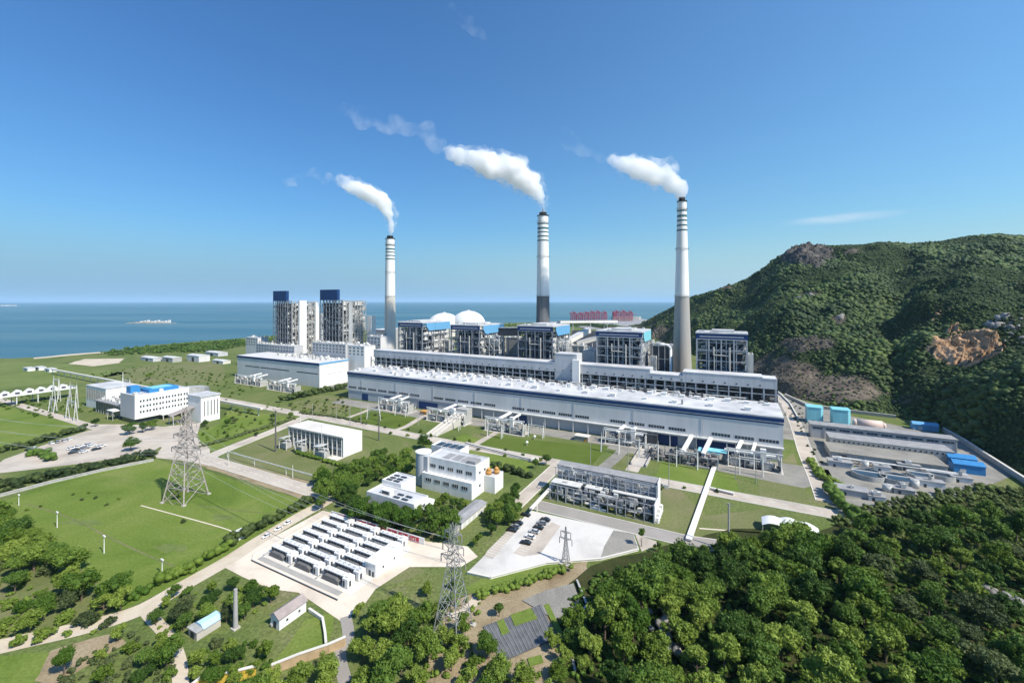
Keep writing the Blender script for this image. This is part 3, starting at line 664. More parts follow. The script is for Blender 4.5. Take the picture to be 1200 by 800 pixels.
# ------------------------------------------------------------------ the power station
def bx(name, m, parent, *a, label=None): 
    o = MB().box(*a).build(name, m, parent)
    if label: o['label'] = label
    return o
def window_mesh(w, h, nx=2, nz=1, fr=.12, frame='palesteel', deep=.12):
    mb = MB(); mb.box(0, w, -.05, .10, 0, h, 1)
    for i in range(nx + 1): x = i * w / nx; mb.box(x - fr/2, x + fr/2, -deep, -.052, -fr/2, h + fr/2)
    for k in range(nz + 1):
        z = k * h / nz
        for i in range(nx): mb.box(i*w/nx + fr/2 + .001, (i+1)*w/nx - fr/2 - .001, -deep + .01, -.054, z - fr/2, z + fr/2)
    o = mb.build('window', [M[frame], M['glass']]); me = o.data; bpy.data.objects.remove(o); return me
def windows(parent, me, spots, face=0):             # face 0: -y wall, 1: +x wall
    for x, y, z in spots: link('window', me, parent, (x, y, z), rz=0 if face == 0 else math.pi / 2)

# ---- main turbine hall
A0, A1, B0, B1, HZ = -425.0, 33.0, 376.0, 427.0, 32.5
L = A1 - A0; D = B1 - B0
hall = T('turbine_hall', 'very long pale grey turbine hall with a navy roof stripe across the middle', 'turbine hall', A0, B0)
mb = MB(); mb.box(0, L, 0, D, 10.5, HZ - .3); mb.box(.4, L - .4, .6, D, 0, 10.49, 1); mb.build('wall', [M['clad'], M['clad_lo']], hall)
mb = MB(); mb.xprism([(-.5, HZ - .29), (D, HZ - .29), (D, HZ + .9), (D/2, HZ + 1.5), (-.5, HZ + .9)], -.4, L + .4); mb.build('roof', M['roof'], hall)
bx('roof_stripe', M['navy'], hall, -.5, L + .5, -.62, -.51, HZ - 2.9, HZ - .2)
bx('lower_stripe', M['navy'], hall, -.3, L + .3, -.16, -.004, HZ - 4.9, HZ - 3.9)
mb = MB(); mb.box(165, L + .3, -3.2, -.01, 10.0, 10.9)
for k in range(int((L - 170) / 14)): mb.box(168 + k * 14, 168.7 + k * 14, -3.0, -2.4, 0, 9.99)
mb.build('canopy', M['palesteel'], hall)
bw = MB(); bw.box(0, 13.2, -.06, .1, 0, 2.3, 1)
for k in range(7): bw.box(k * 2.2 - .15, k * 2.2 + .15, -.12, -.062, 0, 2.3)
wb = bw.build('window_band', [M['clad_lo'], M['glass']], hall); wb.location = (2, 0, 13.2)
for k in range(1, 28):
    if k in (7, 13, 19, 24): continue
    c = wb.copy(); COL.objects.link(c); c.parent = hall; c.location = (2 + k * 16.3, 0, 13.2)
for x0, x1 in ((110, 138), (232, 246), (328, 340), (356, 384), (398, 430), (60, 70), (24, 34)):
    mb = MB(); mb.box(x0, x1, .45, .59, 0, 8.2)
    for k in range(int((x1 - x0) / 3)): mb.box(x0 + 1.5 + k * 3, x0 + 1.6 + k * 3, .4, .448, 0, 8.2)
    mb.build('shutter_door', M['navy'], hall)
rg = random.Random(3)
vm = MB(); vm.box(-1.7, 1.7, -1.3, 1.3, 0, 1.5); vm.box(-2.1, 2.1, -1.7, 1.7, 1.6, 2.3); vm.box(-1.5, 1.5, -1.1, 1.1, 1.49, 1.61, 1)
vent = vm.build('roof_vent', [M['white'], M['dark']], hall); first = True
for k in range(34):
    for row, y in ((0, 12), (1, 37)):
        if row == 0 and k % 2: continue
        v_ = vent if first else vent.copy()
        if not first: COL.objects.link(v_); v_.parent = hall
        first = False
        v_.location = (7 + k * 13.4 + rg.uniform(-2, 2), y + rg.uniform(-2, 2), HZ + 1.05); s = rg.uniform(.8, 1.35); v_.scale = (s, s, s)
UNITS = []
def rooftop_units(parent, spots, seed):
    """small plant on a roof: every unit a part of its own"""
    rg = random.Random(seed)
    if not UNITS:
        for k, (w_, d_, h_, m_) in enumerate(((2.4, 1.8, 1.6, 'palesteel'), (1.4, 1.4, 2.6, 'equip'), (3.6, 2.0, 1.2, 'palesteel'), (1.8, 2.6, 2.0, 'white'))):
            mb = MB(); mb.box(-w_/2, w_/2, -d_/2, d_/2, .2, h_); mb.box(-w_/2 + .2, w_/2 - .2, -d_/2 + .2, d_/2 - .2, 0, .199, 1); mb.cyl(0, 0, h_ + .002, h_ + .3, min(w_, d_) * .36, None, 12, 1); mb.tube((w_*.3, d_*.5 + .01, h_*.5), (w_*.3, d_*.5 + 1.4, h_*.5), .18, 6, 1)
            o = mb.build('rooftop_unit', [M[m_], M['equip']]); UNITS.append(o.data); bpy.data.objects.remove(o)
    for x, y, z in spots: s_ = rg.uniform(.7, 1.5); link('rooftop_unit', rg.choice(UNITS), parent, (x, y, z), rz=rg.choice((0, math.pi/2, math.pi)), sc=(s_, s_, s_ * rg.uniform(.8, 1.4)))
rooftop_units(hall, [(rg.uniform(4, L - 6), rg.uniform(40, D - 3) if k % 3 else rg.uniform(5, 36), HZ + 1.05) for k in range(96)], 5)
pg = MB()
for k in range(16): x = 3 + k * 27; pg.tube((x, D - 2.2, HZ + 3.0), (x + 26.9, D - 2.2, HZ + 3.0), .4, 8, 0)
for k in range(60): x = 4 + k * 7.4; pg.box(x - .12, x + .12, D - 2.5, D - 1.9, HZ + .9, HZ + 2.62)
pg.build('roof_pipe', M['palesteel'], hall)

mb = MB(); [mb.box(16 + k * 18, 16.12 + k * 18, -.03, -.006, 16.4, HZ - 5.2) for k in range(25)]; mb.each('wall_seam', M['clad_lo'], hall)
mb = MB(); [mb.tube((25 + k * 54, -.35, 11.2), (25 + k * 54, -.35, HZ - 5.3), .16, 6) for k in range(8)]; mb.each('downpipe', M['steel'], hall)
DU = []
for k, (w_, d_, h_) in enumerate(((3.2, 2.2, 3.0), (5.0, 2.0, 2.2), (1.6, 1.6, 4.2))):
    mb = MB(); mb.box(-w_/2, w_/2, -d_/2, d_/2, 0, h_); mb.tube((-w_/2 - 1.2, 0, h_ * .6), (-w_/2 - .01, 0, h_ * .6), .25, 6, 1); o_ = mb.build('roof_duct', [M['dark'], M['equip']]); DU.append(o_.data); bpy.data.objects.remove(o_)
for k in range(52): link('roof_duct', rg.choice(DU), hall, (rg.uniform(4, L - 5), rg.uniform(43.5, D - 3.2), HZ + 1.0), rz=rg.choice((0, 1.57)))

# ---- deaerator and bunker bay behind the hall
b0, b1 = 434.0, 452.0
bay = T('bunker_bay', 'long pale bunker bay on open columns directly behind the main turbine hall roof', 'plant building', -446, b0)
BL = 446 + 35
def loc(px, py, b=b0): a, _, z = at(px, py, b); return a + 446, z
mb = MB()
segs = [(438, 470, 0), (470, 650, 0), (650, 676, 10), (676, 762, 0), (762, 800, -4), (800, 894, 0), (894, 911, -1)]
for p0, p1, dz in segs:
    x0, x1 = loc(p0, 430)[0], loc(p1, 430)[0]; x1 -= .05
    mb.box(x0, x1, 0, b1 - b0, 43.5, 53 + dz)
    if dz == 10: mb.box(x0, x1, .1, b1 - b0, 33, 43.49)
mb.build('wall', M['bay'], bay)
mb = MB()
for p0, p1, dz in segs:
    x0, x1 = loc(p0, 430)[0], loc(p1, 430)[0] - .05
    mb.box(x0 - .2, x1 + .2 - .45, -.3, b1 - b0 + .2, 53 + dz, 53.5 + dz)
mb.build('roof', M['roof'], bay)
mb = MB()
x = 0
while x < BL: mb.box(x, x + 1.1, .2, 1.3, 30, 43.48); mb.box(x, x + 1.1, 8, 9, 30, 43.48); x += 9.2
mb.box(0, BL, .3, 1.1, 38, 38.8); mb.build('column_row', M['steel'], bay)
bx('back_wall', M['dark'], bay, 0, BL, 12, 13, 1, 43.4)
mb = MB(); rg = random.Random(8)
for k in range(150):
    x = rg.uniform(2, BL - 6); z = rg.choice((32.6, 34.5, 38.9)); y = rg.uniform(2, 6.5)
    mb.box(x, x + rg.uniform(1, 4.5), y, y + 2, z, z + rg.uniform(1, 4), rg.choice((0, 1, 2)))
for k in range(60):
    x = rg.uniform(2, BL - 16); z = rg.uniform(33, 42); mb.tube((x, 1.8, z), (x + rg.uniform(4, 14), 1.8, z), rg.uniform(.2, .5), 6, rg.choice((0, 1)))
mb.build('pipework', [M['palesteel'], M['equip'], M['dark']], bay)
x0, x1 = loc(672, 430)[0], loc(680, 430)[0]
bx('stair_tower', M['white'], bay, x0, x1, -4, -.05, 33.6, 58)
sw = window_mesh(1.5, 1.3, 1, 1)
windows(bay, sw, [(6 + k * 9.2, -.02, 45.2) for k in range(51)])
mb = MB()
for k in range(14): mb.box(10 + k * 36, 10.35 + k * 36, -.06, -.004, 43.6, 52.9)
mb.each('wall_seam', M['clad_lo'], bay)

# ---- boiler houses
def frame_box(mb, x0, x1, y0, y1, z0, z1, nx, ny, nz, w, m=0, brace=None):
    for i in range(nx + 1):
        x = x0 + (x1 - x0) * i / nx
        for y in (y0, y1): mb.box(x - w/2, x + w/2, y - w/2, y + w/2, z0, z1, m)
    for j in range(1, ny):
        y = y0 + (y1 - y0) * j / ny
        for x in (x0, x1): mb.box(x - w/2, x + w/2, y - w/2, y + w/2, z0, z1, m)
    v = w * .72
    for k in range(nz + 1):
        z = z0 + (z1 - z0) * k / nz
        for y in (y0, y1): mb.box(x0 + w*.4, x1 - w*.4, y - v/2 + .02, y + v/2 - .02, z - v/2, z + v/2, m)
        for x in (x0, x1): mb.box(x - v/2 + .04, x + v/2 - .04, y0 + w*.4, y1 - w*.4, z - v/2 + .05, z + v/2 - .05, m)
    if brace:
        for k in range(nz):
            for i in range(nx):
                if brace.random() < .4:
                    xa, xb = x0 + (x1-x0)*i/nx, x0 + (x1-x0)*(i+1)/nx; za, zb = z0 + (z1-z0)*k/nz, z0 + (z1-z0)*(k+1)/nz
                    if brace.random() < .5: za, zb = zb, za
                    mb.bar((xa, y0 - .1, za), (xb, y0 - .1, zb), w * .45, m)
            for j in range(ny):
                if brace.random() < .4:
                    ya, yb = y0 + (y1-y0)*j/ny, y0 + (y1-y0)*(j+1)/ny; za, zb = z0 + (z1-z0)*k/nz, z0 + (z1-z0)*(k+1)/nz
                    mb.bar((x1 + .1, ya, za), (x1 + .1, yb, zb), w * .45, m)
def clutter(mb, rg, x0, x1, y0, y1, z0, z1, n, mats, big=6):
    for _ in range(n):
        x, y, z = rg.uniform(x0, x1), rg.uniform(y0, y1), rg.uniform(z0, z1); k = rg.random()
        sx, sy_, sz = rg.uniform(.8, big), rg.uniform(.8, big * .7), rg.uniform(.8, big * .8)
        m_ = rg.choice(mats)
        if k < .6: mb.box(x, min(x + sx, x1), y, min(y + sy_, y1), z, z + sz, m_)
        elif k < .8: mb.tube((x, y, z), (min(x + sx * 3, x1), y, z), rg.uniform(.3, .9), 7, m_)
        elif k < .93: mb.tube((x, y, z), (x, y, min(z + sz * 3, z1)), rg.uniform(.3, .9), 7, m_)
        else: mb.tube((x, y, z), (x, min(y + sy_ * 3, y1), z), rg.uniform(.3, .9), 7, m_)
def boiler(seed, p0, p1, ytop, side_px, label, gable='blue', base=463.0, depth_front=26.0, fascia='navy', steel_='bsteel'):
    rg = random.Random(seed)
    a0, a1 = aAt(p0, base), aAt(p1, base); zt = at(p0, ytop, base)[2]; w = a1 - a0
    # side wall runs back to where the photo shows its far corner
    d = 30.0
    for bb in np.arange(base + 10, base + 66, .5):
        if aAt(side_px, bb) <= a1: d = bb - base; break
    d = max(d, depth_front)
    o = T('boiler_house', label, 'boiler house', a0, base, 'boiler houses behind the bunker bay')
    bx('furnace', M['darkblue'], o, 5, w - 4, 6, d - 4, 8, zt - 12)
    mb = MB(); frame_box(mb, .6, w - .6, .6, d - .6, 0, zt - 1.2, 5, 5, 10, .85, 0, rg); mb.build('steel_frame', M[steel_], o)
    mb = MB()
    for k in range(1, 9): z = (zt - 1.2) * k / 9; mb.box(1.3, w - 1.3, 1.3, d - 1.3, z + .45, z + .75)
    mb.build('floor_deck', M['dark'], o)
    mb = MB(); clutter(mb, rg, 1.5, w - 2, 1.5, 5.5, 45, zt - 7, 80, (0, 0, 1, 2, 2), 5)
    mb.build('pipework', [M['equip'], M['steel'], M['darkblue']], o)
    mb = MB(); clutter(mb, rg, w - 5, w - .9, 6, d - 2, 38, zt - 9, 190, (0, 0, 0, 2, 1), 5); mb.box(w - 7, w - 5.2, 8, d - 2, 30, zt - 13, 1)
    for k in range(6): z0 = 42 + k * 6; y = rg.uniform(4, d - 9); mb.box(w - 3.5, w - .2, y, y + rg.uniform(4, 8), z0, z0 + rg.uniform(2, 5), 0)
    mb.build('side_equipment', [M['palesteel'], M['equip'], M['white']], o)
    mb = MB(); mb.box(-.8, w + .6, -.8, d + .6, zt - 1.15, zt)
    mb.box(w * .3, w * .75, 8, d * .7, zt + .004, zt + 2.2)
    for k in range(7): x = rg.uniform(1, w - 4); y = rg.uniform(1, d - 4); mb.box(x, x + 2.4, y, y + 2, zt + .004, zt + rg.uniform(1, 2.6))
    mb.build('roof', M['roof'], o)
    mb = MB()
    for x in np.arange(0, w, 4.0): mb.bar((x, -.6, zt), (x, -.6, zt + 1.3), .2)
    mb.bar((0, -.6, zt + 1.3), (w, -.6, zt + 1.3), .2); mb.build('handrail', M['palesteel'], o)
    mb = MB(); mb.box(-.5, w + .3, -.5, .0, zt - 6.5, zt - 1.2)
    mb.box(3, w - 3, -.62, -.505, zt - 4.4, zt - 3.6, 1); mb.build('fascia', [M[fascia], M['bay']], o)
    if gable:
        h = 12.0
        mb = MB(); mb.add([(w + .2, 8, zt - 1.2), (w + .2, d + .3, zt - 1.2), (w + .2, d + .3, zt - h), (w + .2, 14, zt - h), (w + .2, 8, zt - 6),
                           (w + .8, 8, zt - 1.2), (w + .8, d + .3, zt - 1.2), (w + .8, d + .3, zt - h), (w + .8, 14, zt - h), (w + .8, 8, zt - 6)],
                          [(0,1,2,3,4), (9,8,7,6,5), (0,5,6,1), (1,6,7,2), (2,7,8,3), (3,8,9,4), (4,9,5,0)]); mb.build('side_cladding', M[gable], o)
    mb = MB(); frame_box(mb, .4, w - .4, -.35, d - .2, 30, zt - 6.6, 4, 3, 5, 1.15)
    mb.build('main_frame', M['steel' if steel_ == 'steel' else 'bsteel'], o)
    mb = MB(); ph = (zt - 12 - 34) / 7
    for k in range(7):
        for j in range(5):
            if rg.random() < .62: y0 = 4 + (d - 5) * j / 5; mb.box(w - 1.9, w - 1.2, y0 + .3, y0 + (d - 5) / 5 - .3, 34 + k * ph + .4, 34 + (k + 1) * ph - rg.uniform(.4, ph * .55), rg.choice((0, 0, 1)))
    mb.build('side_panels', [M['palesteel'], M['render']], o)['kind'] = 'stuff'
    mb = MB(); mb.tube((w*.35, -.9, zt - 14), (w*.35, -.9, zt - 22), .8, 8); mb.tube((w*.35, -.9, zt - 22), (w*.66, -.9, zt - 22), .6, 8); mb.tube((w*.66, -.9, zt - 14), (w*.66, -.9, 40), .9, 8); mb.tube((w*.36, -.9, zt - 22), (w*.36, -.9, 40), .5, 8)
    mb.build('steam_pipe', M['equip'], o)
    return o, a0, a1, zt, d
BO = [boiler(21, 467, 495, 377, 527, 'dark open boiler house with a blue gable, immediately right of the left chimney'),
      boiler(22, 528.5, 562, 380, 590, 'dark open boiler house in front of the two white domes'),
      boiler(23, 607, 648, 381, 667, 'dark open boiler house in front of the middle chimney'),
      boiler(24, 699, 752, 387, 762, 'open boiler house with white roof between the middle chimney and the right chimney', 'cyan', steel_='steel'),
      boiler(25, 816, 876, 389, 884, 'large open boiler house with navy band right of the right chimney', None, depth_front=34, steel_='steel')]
# annexes of light, sunlit ductwork between the boiler houses
def annex(seed, p0, p1, ytop, label, base=474.0, depth=22.0, fill=150):
    rg = random.Random(seed); a0, a1 = aAt(p0, base), aAt(p1, base); zt = at(p0, ytop, base)[2]; w = a1 - a0
    o = T('duct_structure', label, 'ductwork', a0, base, 'ductwork between the boiler houses')
    mb = MB(); frame_box(mb, .5, w - .5, .5, depth, 0, zt - 1, 3, 3, 8, .9, 0, rg); mb.build('steel_frame', M['palesteel'], o)
    mb = MB()
    for k in range(4, 8): z = (zt - 1) * k / 8; mb.box(1, w - 1, 1, depth - 1, z + .4, z + .7)
    mb.build('floor_deck', M['equip'], o)
    mb = MB(); clutter(mb, rg, 1, w - 1.5, .8, depth - 1, 36, zt - 3, fill, (0, 0, 1, 2), 4.5)
    mb.build('duct', [M['white'], M['palesteel'], M['equip']], o)
    return o
annex(31, 567, 585, 392, 'pale cluttered ductwork between the two blue-gabled boiler houses and the dark gallery', 478, 18, 190)
annex(32, 649, 664, 398, 'pale stacked ductwork right of the middle boiler house under its blue gable', 476, 16, 170)
annex(33, 762, 769, 416, 'narrow pale duct structure right of the white-roofed boiler house', 480, 14, 70)
annex(34, 877, 883, 414, 'narrow pale stair structure on the right flank of the large boiler house', 472, 16, 60)
annex(35, 541, 552, 364+60, 'low pale duct block in front of the second boiler house', 456, 4, 30) if False else None

# conveyor galleries
def gallery(label, p, q, w, h, m, trestles=(), roof=None, zt=None):
    c = [(p[i] + q[i]) / 2 for i in range(3)]
    o = T('conveyor_gallery', label, 'conveyor gallery', c[0], c[1], 'enclosed coal conveyors')
    P_, Q_ = Vector((p[0]-c[0], p[1]-c[1], p[2])), Vector((q[0]-c[0], q[1]-c[1], q[2]))
    MB().beam(P_, Q_, w, h).build('gallery', m, o)
    MB().beam(P_ + Vector((0,0,h/2 + .25)), Q_ + Vector((0,0,h/2 + .25)), w + .8, .45).build('roof', roof or M['roof'], o)
    for f in trestles:
        x = P_.lerp(Q_, f); mb = MB()
        for s in (-1, 1):
            mb.bar((x.x - w/2*s*.9, x.y - 3, 0), (x.x - w/2*s*.7, x.y, x.z - h/2), .9); mb.bar((x.x - w/2*s*.9, x.y + 3, 0), (x.x - w/2*s*.7, x.y, x.z - h/2), .9)
        mb.each('trestle', M['steel'], o)
    return o
gallery('dark grey level gallery running into the left side of the middle boiler house', at(586, 388.5, 486), at(609, 388.5, 486), 9, 10, M['dark'], (.3,))
gallery('sloping beige conveyor gallery climbing away right of the middle boiler house', at(646, 410, 492), at(690, 387, 560), 7, 6, M['paleconc'], (.5,))
gallery('second sloping pale gallery on a white pier left of the white-roofed boiler house', at(676, 403, 530), at(703, 395, 545), 6, 5, M['paleconc'], (.06, .6))
gallery('long low pale gallery across the shore behind the middle chimney', at(655, 377.2, 760), at(722, 376.5, 900), 9, 4, M['render'], (.2, .5, .8))

# dust collectors and coal shed filling the ground behind the boiler houses
for k, (p0, p1, yt, b, d, lab) in enumerate(((500, 526, 398, 512, 12, 'beige dust collector behind the first dark boiler house'), (566, 602, 399, 514, 12, 'beige dust collector left of the middle boiler house'), (650, 684, 404, 514, 12, 'grey dust collector right of the middle boiler house'), (752, 776, 402, 512, 12, 'grey dust collector behind the white-roofed boiler house'))):
    rg = random.Random(300 + k); a0, a1 = aAt(p0, b), aAt(p1, b); zt = at(p0, yt, b)[2]; w = a1 - a0; o = T('dust_collector', lab, 'dust collector', a0, b, 'dust collectors behind the boiler houses')
    mb = MB(); mb.box(0, w, 0, d, 22, zt); frame_box(mb, -.4, w + .4, -.4, d + .4, 0, zt + .5, 5, 2, 6, .8, 1); mb.build('casing', [M['equip'], M['palesteel']], o)
    mb = MB(); [mb.cyl(w * (j + .5) / 4, d / 2, 14, 21.98, .6, w / 9, 4) for j in range(4)]; mb.each('hopper', M['equip'], o); rooftop_units(o, [(rg.uniform(2, w - 2), rg.uniform(2, d - 2), zt + .01) for _ in range(6)], k)
b = 640; a0, a1 = aAt(664, b), aAt(716, b); zt = at(690, 390, b)[2]
o = T('coal_shed', 'long dark-roofed coal shed behind the sloping conveyor galleries', 'shed', a0, b); w = a1 - a0
mb = MB(); mb.box(0, w, 0, 70, 0, zt * .55); mb.build('wall', M['equip'], o); mb = MB(); mb.xprism([(-2, zt * .55), (35, zt), (72, zt * .55), (72, zt * .55 + 1), (35, zt + 1), (-2, zt * .55 + 1)], -2, w + 2); mb.build('roof', M['dark'], o); bx('door', M['dark'], o, w * .4, w * .5, -.2, -.01, 0, 9)
b = 700; a0, a1 = aAt(752, b), aAt(800, b); zt = at(770, 404, b)[2]
o = T('coal_shed', 'low dark shed at the hill foot left of the right chimney', 'shed', a0, b); w = a1 - a0
mb = MB(); mb.box(0, w, 0, 40, 0, zt - 4); mb.build('wall', M['equip'], o); mb = MB(); mb.xprism([(-1, zt - 4), (20, zt), (41, zt - 4), (41, zt - 3), (20, zt + 1), (-1, zt - 3)], -1, w + 1); mb.build('roof', M['roofgrey'], o); bx('door', M['dark'], o, w * .4, w * .5, -.2, -.01, 0, 9)

# transfer tower, white pipe bend and dark filter house near the right chimney
a, b, z = at(765, 405, 486)
o = T('filter_house', 'black bag filter house left of the right chimney', 'filter house', a, 486)
w = aAt(786, 486) - a; mb = MB(); mb.box(0, w, 0, 14, 22, z); frame_box(mb, -.3, w + .3, -.3, 14.3, 0, z + .4, 3, 2, 5, .7, 1); mb.build('body', [M['dark'], M['steel']], o)
mb = MB()
for k in range(4): mb.prism([(1 + k*w/4, 2), (w/4*(k+1) - 1, 2), (w/4*(k+1) - 1, 12), (1 + k*w/4, 12)], 18, 21.9)
mb.each('hopper', M['equip'], o)
o = T('flue_pipe', 'tall white pipe with a bent top standing against the right chimney', 'pipe', *at(786, 420, 480)[:2])
zt = at(786, 404, 480)[2]; mb = MB(); r = 1.3
mb.tube((0, 0, 0), (0, 0, zt - 5), r, 12)
prev = Vector((0, 0, zt - 5))
for k in range(1, 8):
    an = k / 7 * math.pi / 2; q = Vector((-6 + 6 * math.cos(an), 0, zt - 5 + 5 * math.sin(an))); mb.tube(prev, q, r, 12); prev = q
mb.tube(prev, prev + Vector((-7, 0, 0)), r, 12); mb.build('pipe_run', M['white'], o, True)
MB().cyl(0, 0, 0, 1.2, 2.2).build('footing', M['conc'], o)

# ---- chimneys
def chimney(label, px, ytop, b, wt, wb, paint, split, mat_lo):
    a, _, zt = at(px, ytop, b); Y = Wd(a, b)[1]; rt, rb = wt * Y / F / 2, wb * Y / F / 2
    o = T('chimney', label, 'chimney', a, b, 'three chimney stacks of the plant')
    zs = H - (split - CY) * Y / F; rad = lambda z: rb + (rt - rb) * (z / zt) ** .8
    def shell(z0, z1, m, name, n=48, off=0.0, cap=False):
        mb = MB(); k = 8
        for i in range(k):
            za, zb = z0 + (z1-z0)*i/k, z0 + (z1-z0)*(i+1)/k; mb.cyl(0, 0, za, zb, rad(za) + off, rad(zb) + off, n, 0, False)
        if cap: mb.cyl(0, 0, z1 - .02, z1, rad(z1) + off, rad(z1) + off, n)
        ob = mb.build(name, m, o, True); return ob
    shell(0, zs, mat_lo, 'lower_shaft'); shell(zs, zt - 5, paint, 'upper_shaft', cap=True)
    for k in range(5):
        zz = zt - 5 - 10 - k * 5.6
        shell(zz - 1.9 - (.9 if k == 1 else 0), zz, M['band'], 'paint_band', 48, .06)
    mb = MB(); mb.cyl(0, 0, zt - 5.2, zt - 4.2, rt + .9, rt + .9, 32); mb.cyl(0, 0, zt - 4.19, zt, rt * .72, rt * .72, 32); mb.build('flue_cap', M['black'], o)
    for zp in (zs, zt - 60, zt - 14):
        mb = MB(); r0 = rad(zp)
        for k in range(32):
            a0_, a1_ = k/32*6.2832, (k+1)/32*6.2832
            for rr, zz in ((r0 + 1.2, zp), (r0 + 1.2, zp + 1.2)): mb.bar((rr*math.cos(a0_), rr*math.sin(a0_), zz), (rr*math.cos(a1_), rr*math.sin(a1_), zz), .18)
            mb.bar((r0*math.cos(a0_), r0*math.sin(a0_), zp), ((r0+1.2)*math.cos(a0_), (r0+1.2)*math.sin(a0_), zp), .18)
        mb.build('platform', M['galv'], o)
    mb = MB()
    for s in (-.4, .4):
        for i in range(20): za, zb = zt*.97*i/20, zt*.97*(i+1)/20; mb.bar((s, -rad(za) - .5, za), (s, -rad(zb) - .5, zb), .14)
    mb.build('ladder', M['galv'], o)
    return a, b, zt, rt, Y
C3 = chimney('tall white chimney with grey lower half, rightmost of three, beside the large boiler house', 799.2, 231.5, 531, 9.6, 25, M['white'], 347, M['stackgrey'])
C2 = chimney('tall white chimney with a dark base, middle of three, blue bands near its top', 636.3, 249, 531, 12.2, 19, M['white'], 347, M['darkstack'])  # lower shaft darker than on the other two stacks
C1 = chimney('white chimney with beige-grey lower shaft, leftmost of three, beside the first dark boiler house', 457.2, 276.5, 531, 10, 14.5, M['white'], 347, M['stackbeige'])

# ---- white coal domes
for px, yt, rpx, lab in ((520.5, 366.5, 21, 'white coal storage dome on the shore, the lower one left of its twin'), (549, 364, 20, 'white coal storage dome on the shore, the taller one right of its twin')):
    Y = 1500.0; X = (px - CX) / F * Y; zt = H - (yt - CY) * Y / F; r = rpx * Y / F
    o = bpy.data.objects.new('storage_dome', None); COL.objects.link(o); o.location = (X, Y, 0); tag(o, lab, 'dome', 'coal storage domes')
    z0 = zt - r * .82; mb = MB(); n = 40; rings = [(r * math.cos(k/12*math.pi/2), z0 + r*.82*math.sin(k/12*math.pi/2)) for k in range(12)] 
    for k in range(11): mb.cyl(0, 0, rings[k][1], rings[k+1][1], rings[k][0], rings[k+1][0], n, 0, False)
    mb.cyl(0, 0, rings[11][1], zt, rings[11][0], .5, n, 0, False); mb.build('shell', M['white'], o, True)
    MB().cyl(0, 0, 0, z0 + .5, r + .6, r + .6, n).build('ring_wall', M['paleconc'], o)
    MB().cyl(0, 0, zt - .5, zt + 3, 4, 4, 12).build('head_house', M['palesteel'], o)

# ---- the older plant on the left
h2 = T('turbine_hall', 'shorter grey turbine hall with a white sunlit end wall, left of the long hall', 'turbine hall', -704, 403)
L2, D2, Z2 = 704 - 511, 50, 33.2
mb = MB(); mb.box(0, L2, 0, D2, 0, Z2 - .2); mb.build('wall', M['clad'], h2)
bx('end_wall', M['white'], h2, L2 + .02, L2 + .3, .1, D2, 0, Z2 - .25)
mb = MB(); mb.box(-.4, L2 + .7, -.5, D2 + .3, Z2 - .19, Z2 + .9); mb.build('roof', M['clad'], h2)
bx('roof_stripe', M['navy'], h2, -.4, L2 - .3, -.62, -.51, Z2 - 2.6, Z2 + .5); bx('gable_stripe', M['blue'], h2, L2 + .71, L2 + .85, -.4, D2, Z2 - 1.6, Z2 + .8)
for k, (x0, x1) in enumerate(((22, 58), (60, 128), (145, 190))):
    c = MB(); c.box(x0, x1, -.06, -.004, 18.0, 19.4); c.build('window_band', M['glass'], h2)
rg = random.Random(12); rooftop_units(h2, [(rg.uniform(60, L2 - 4), rg.uniform(22, D2 - 4), Z2 + .92) for k in range(90)], 6)
mb = MB()
for k in range(16): x = L2 + .31; y = 10 + k * 1.9; mb.box(x, x + .08, y, y + 1.1 + .3 * (k % 3), 16.2, 17.1)
mb.build('wall_lettering', M['clad_lo'], h2)
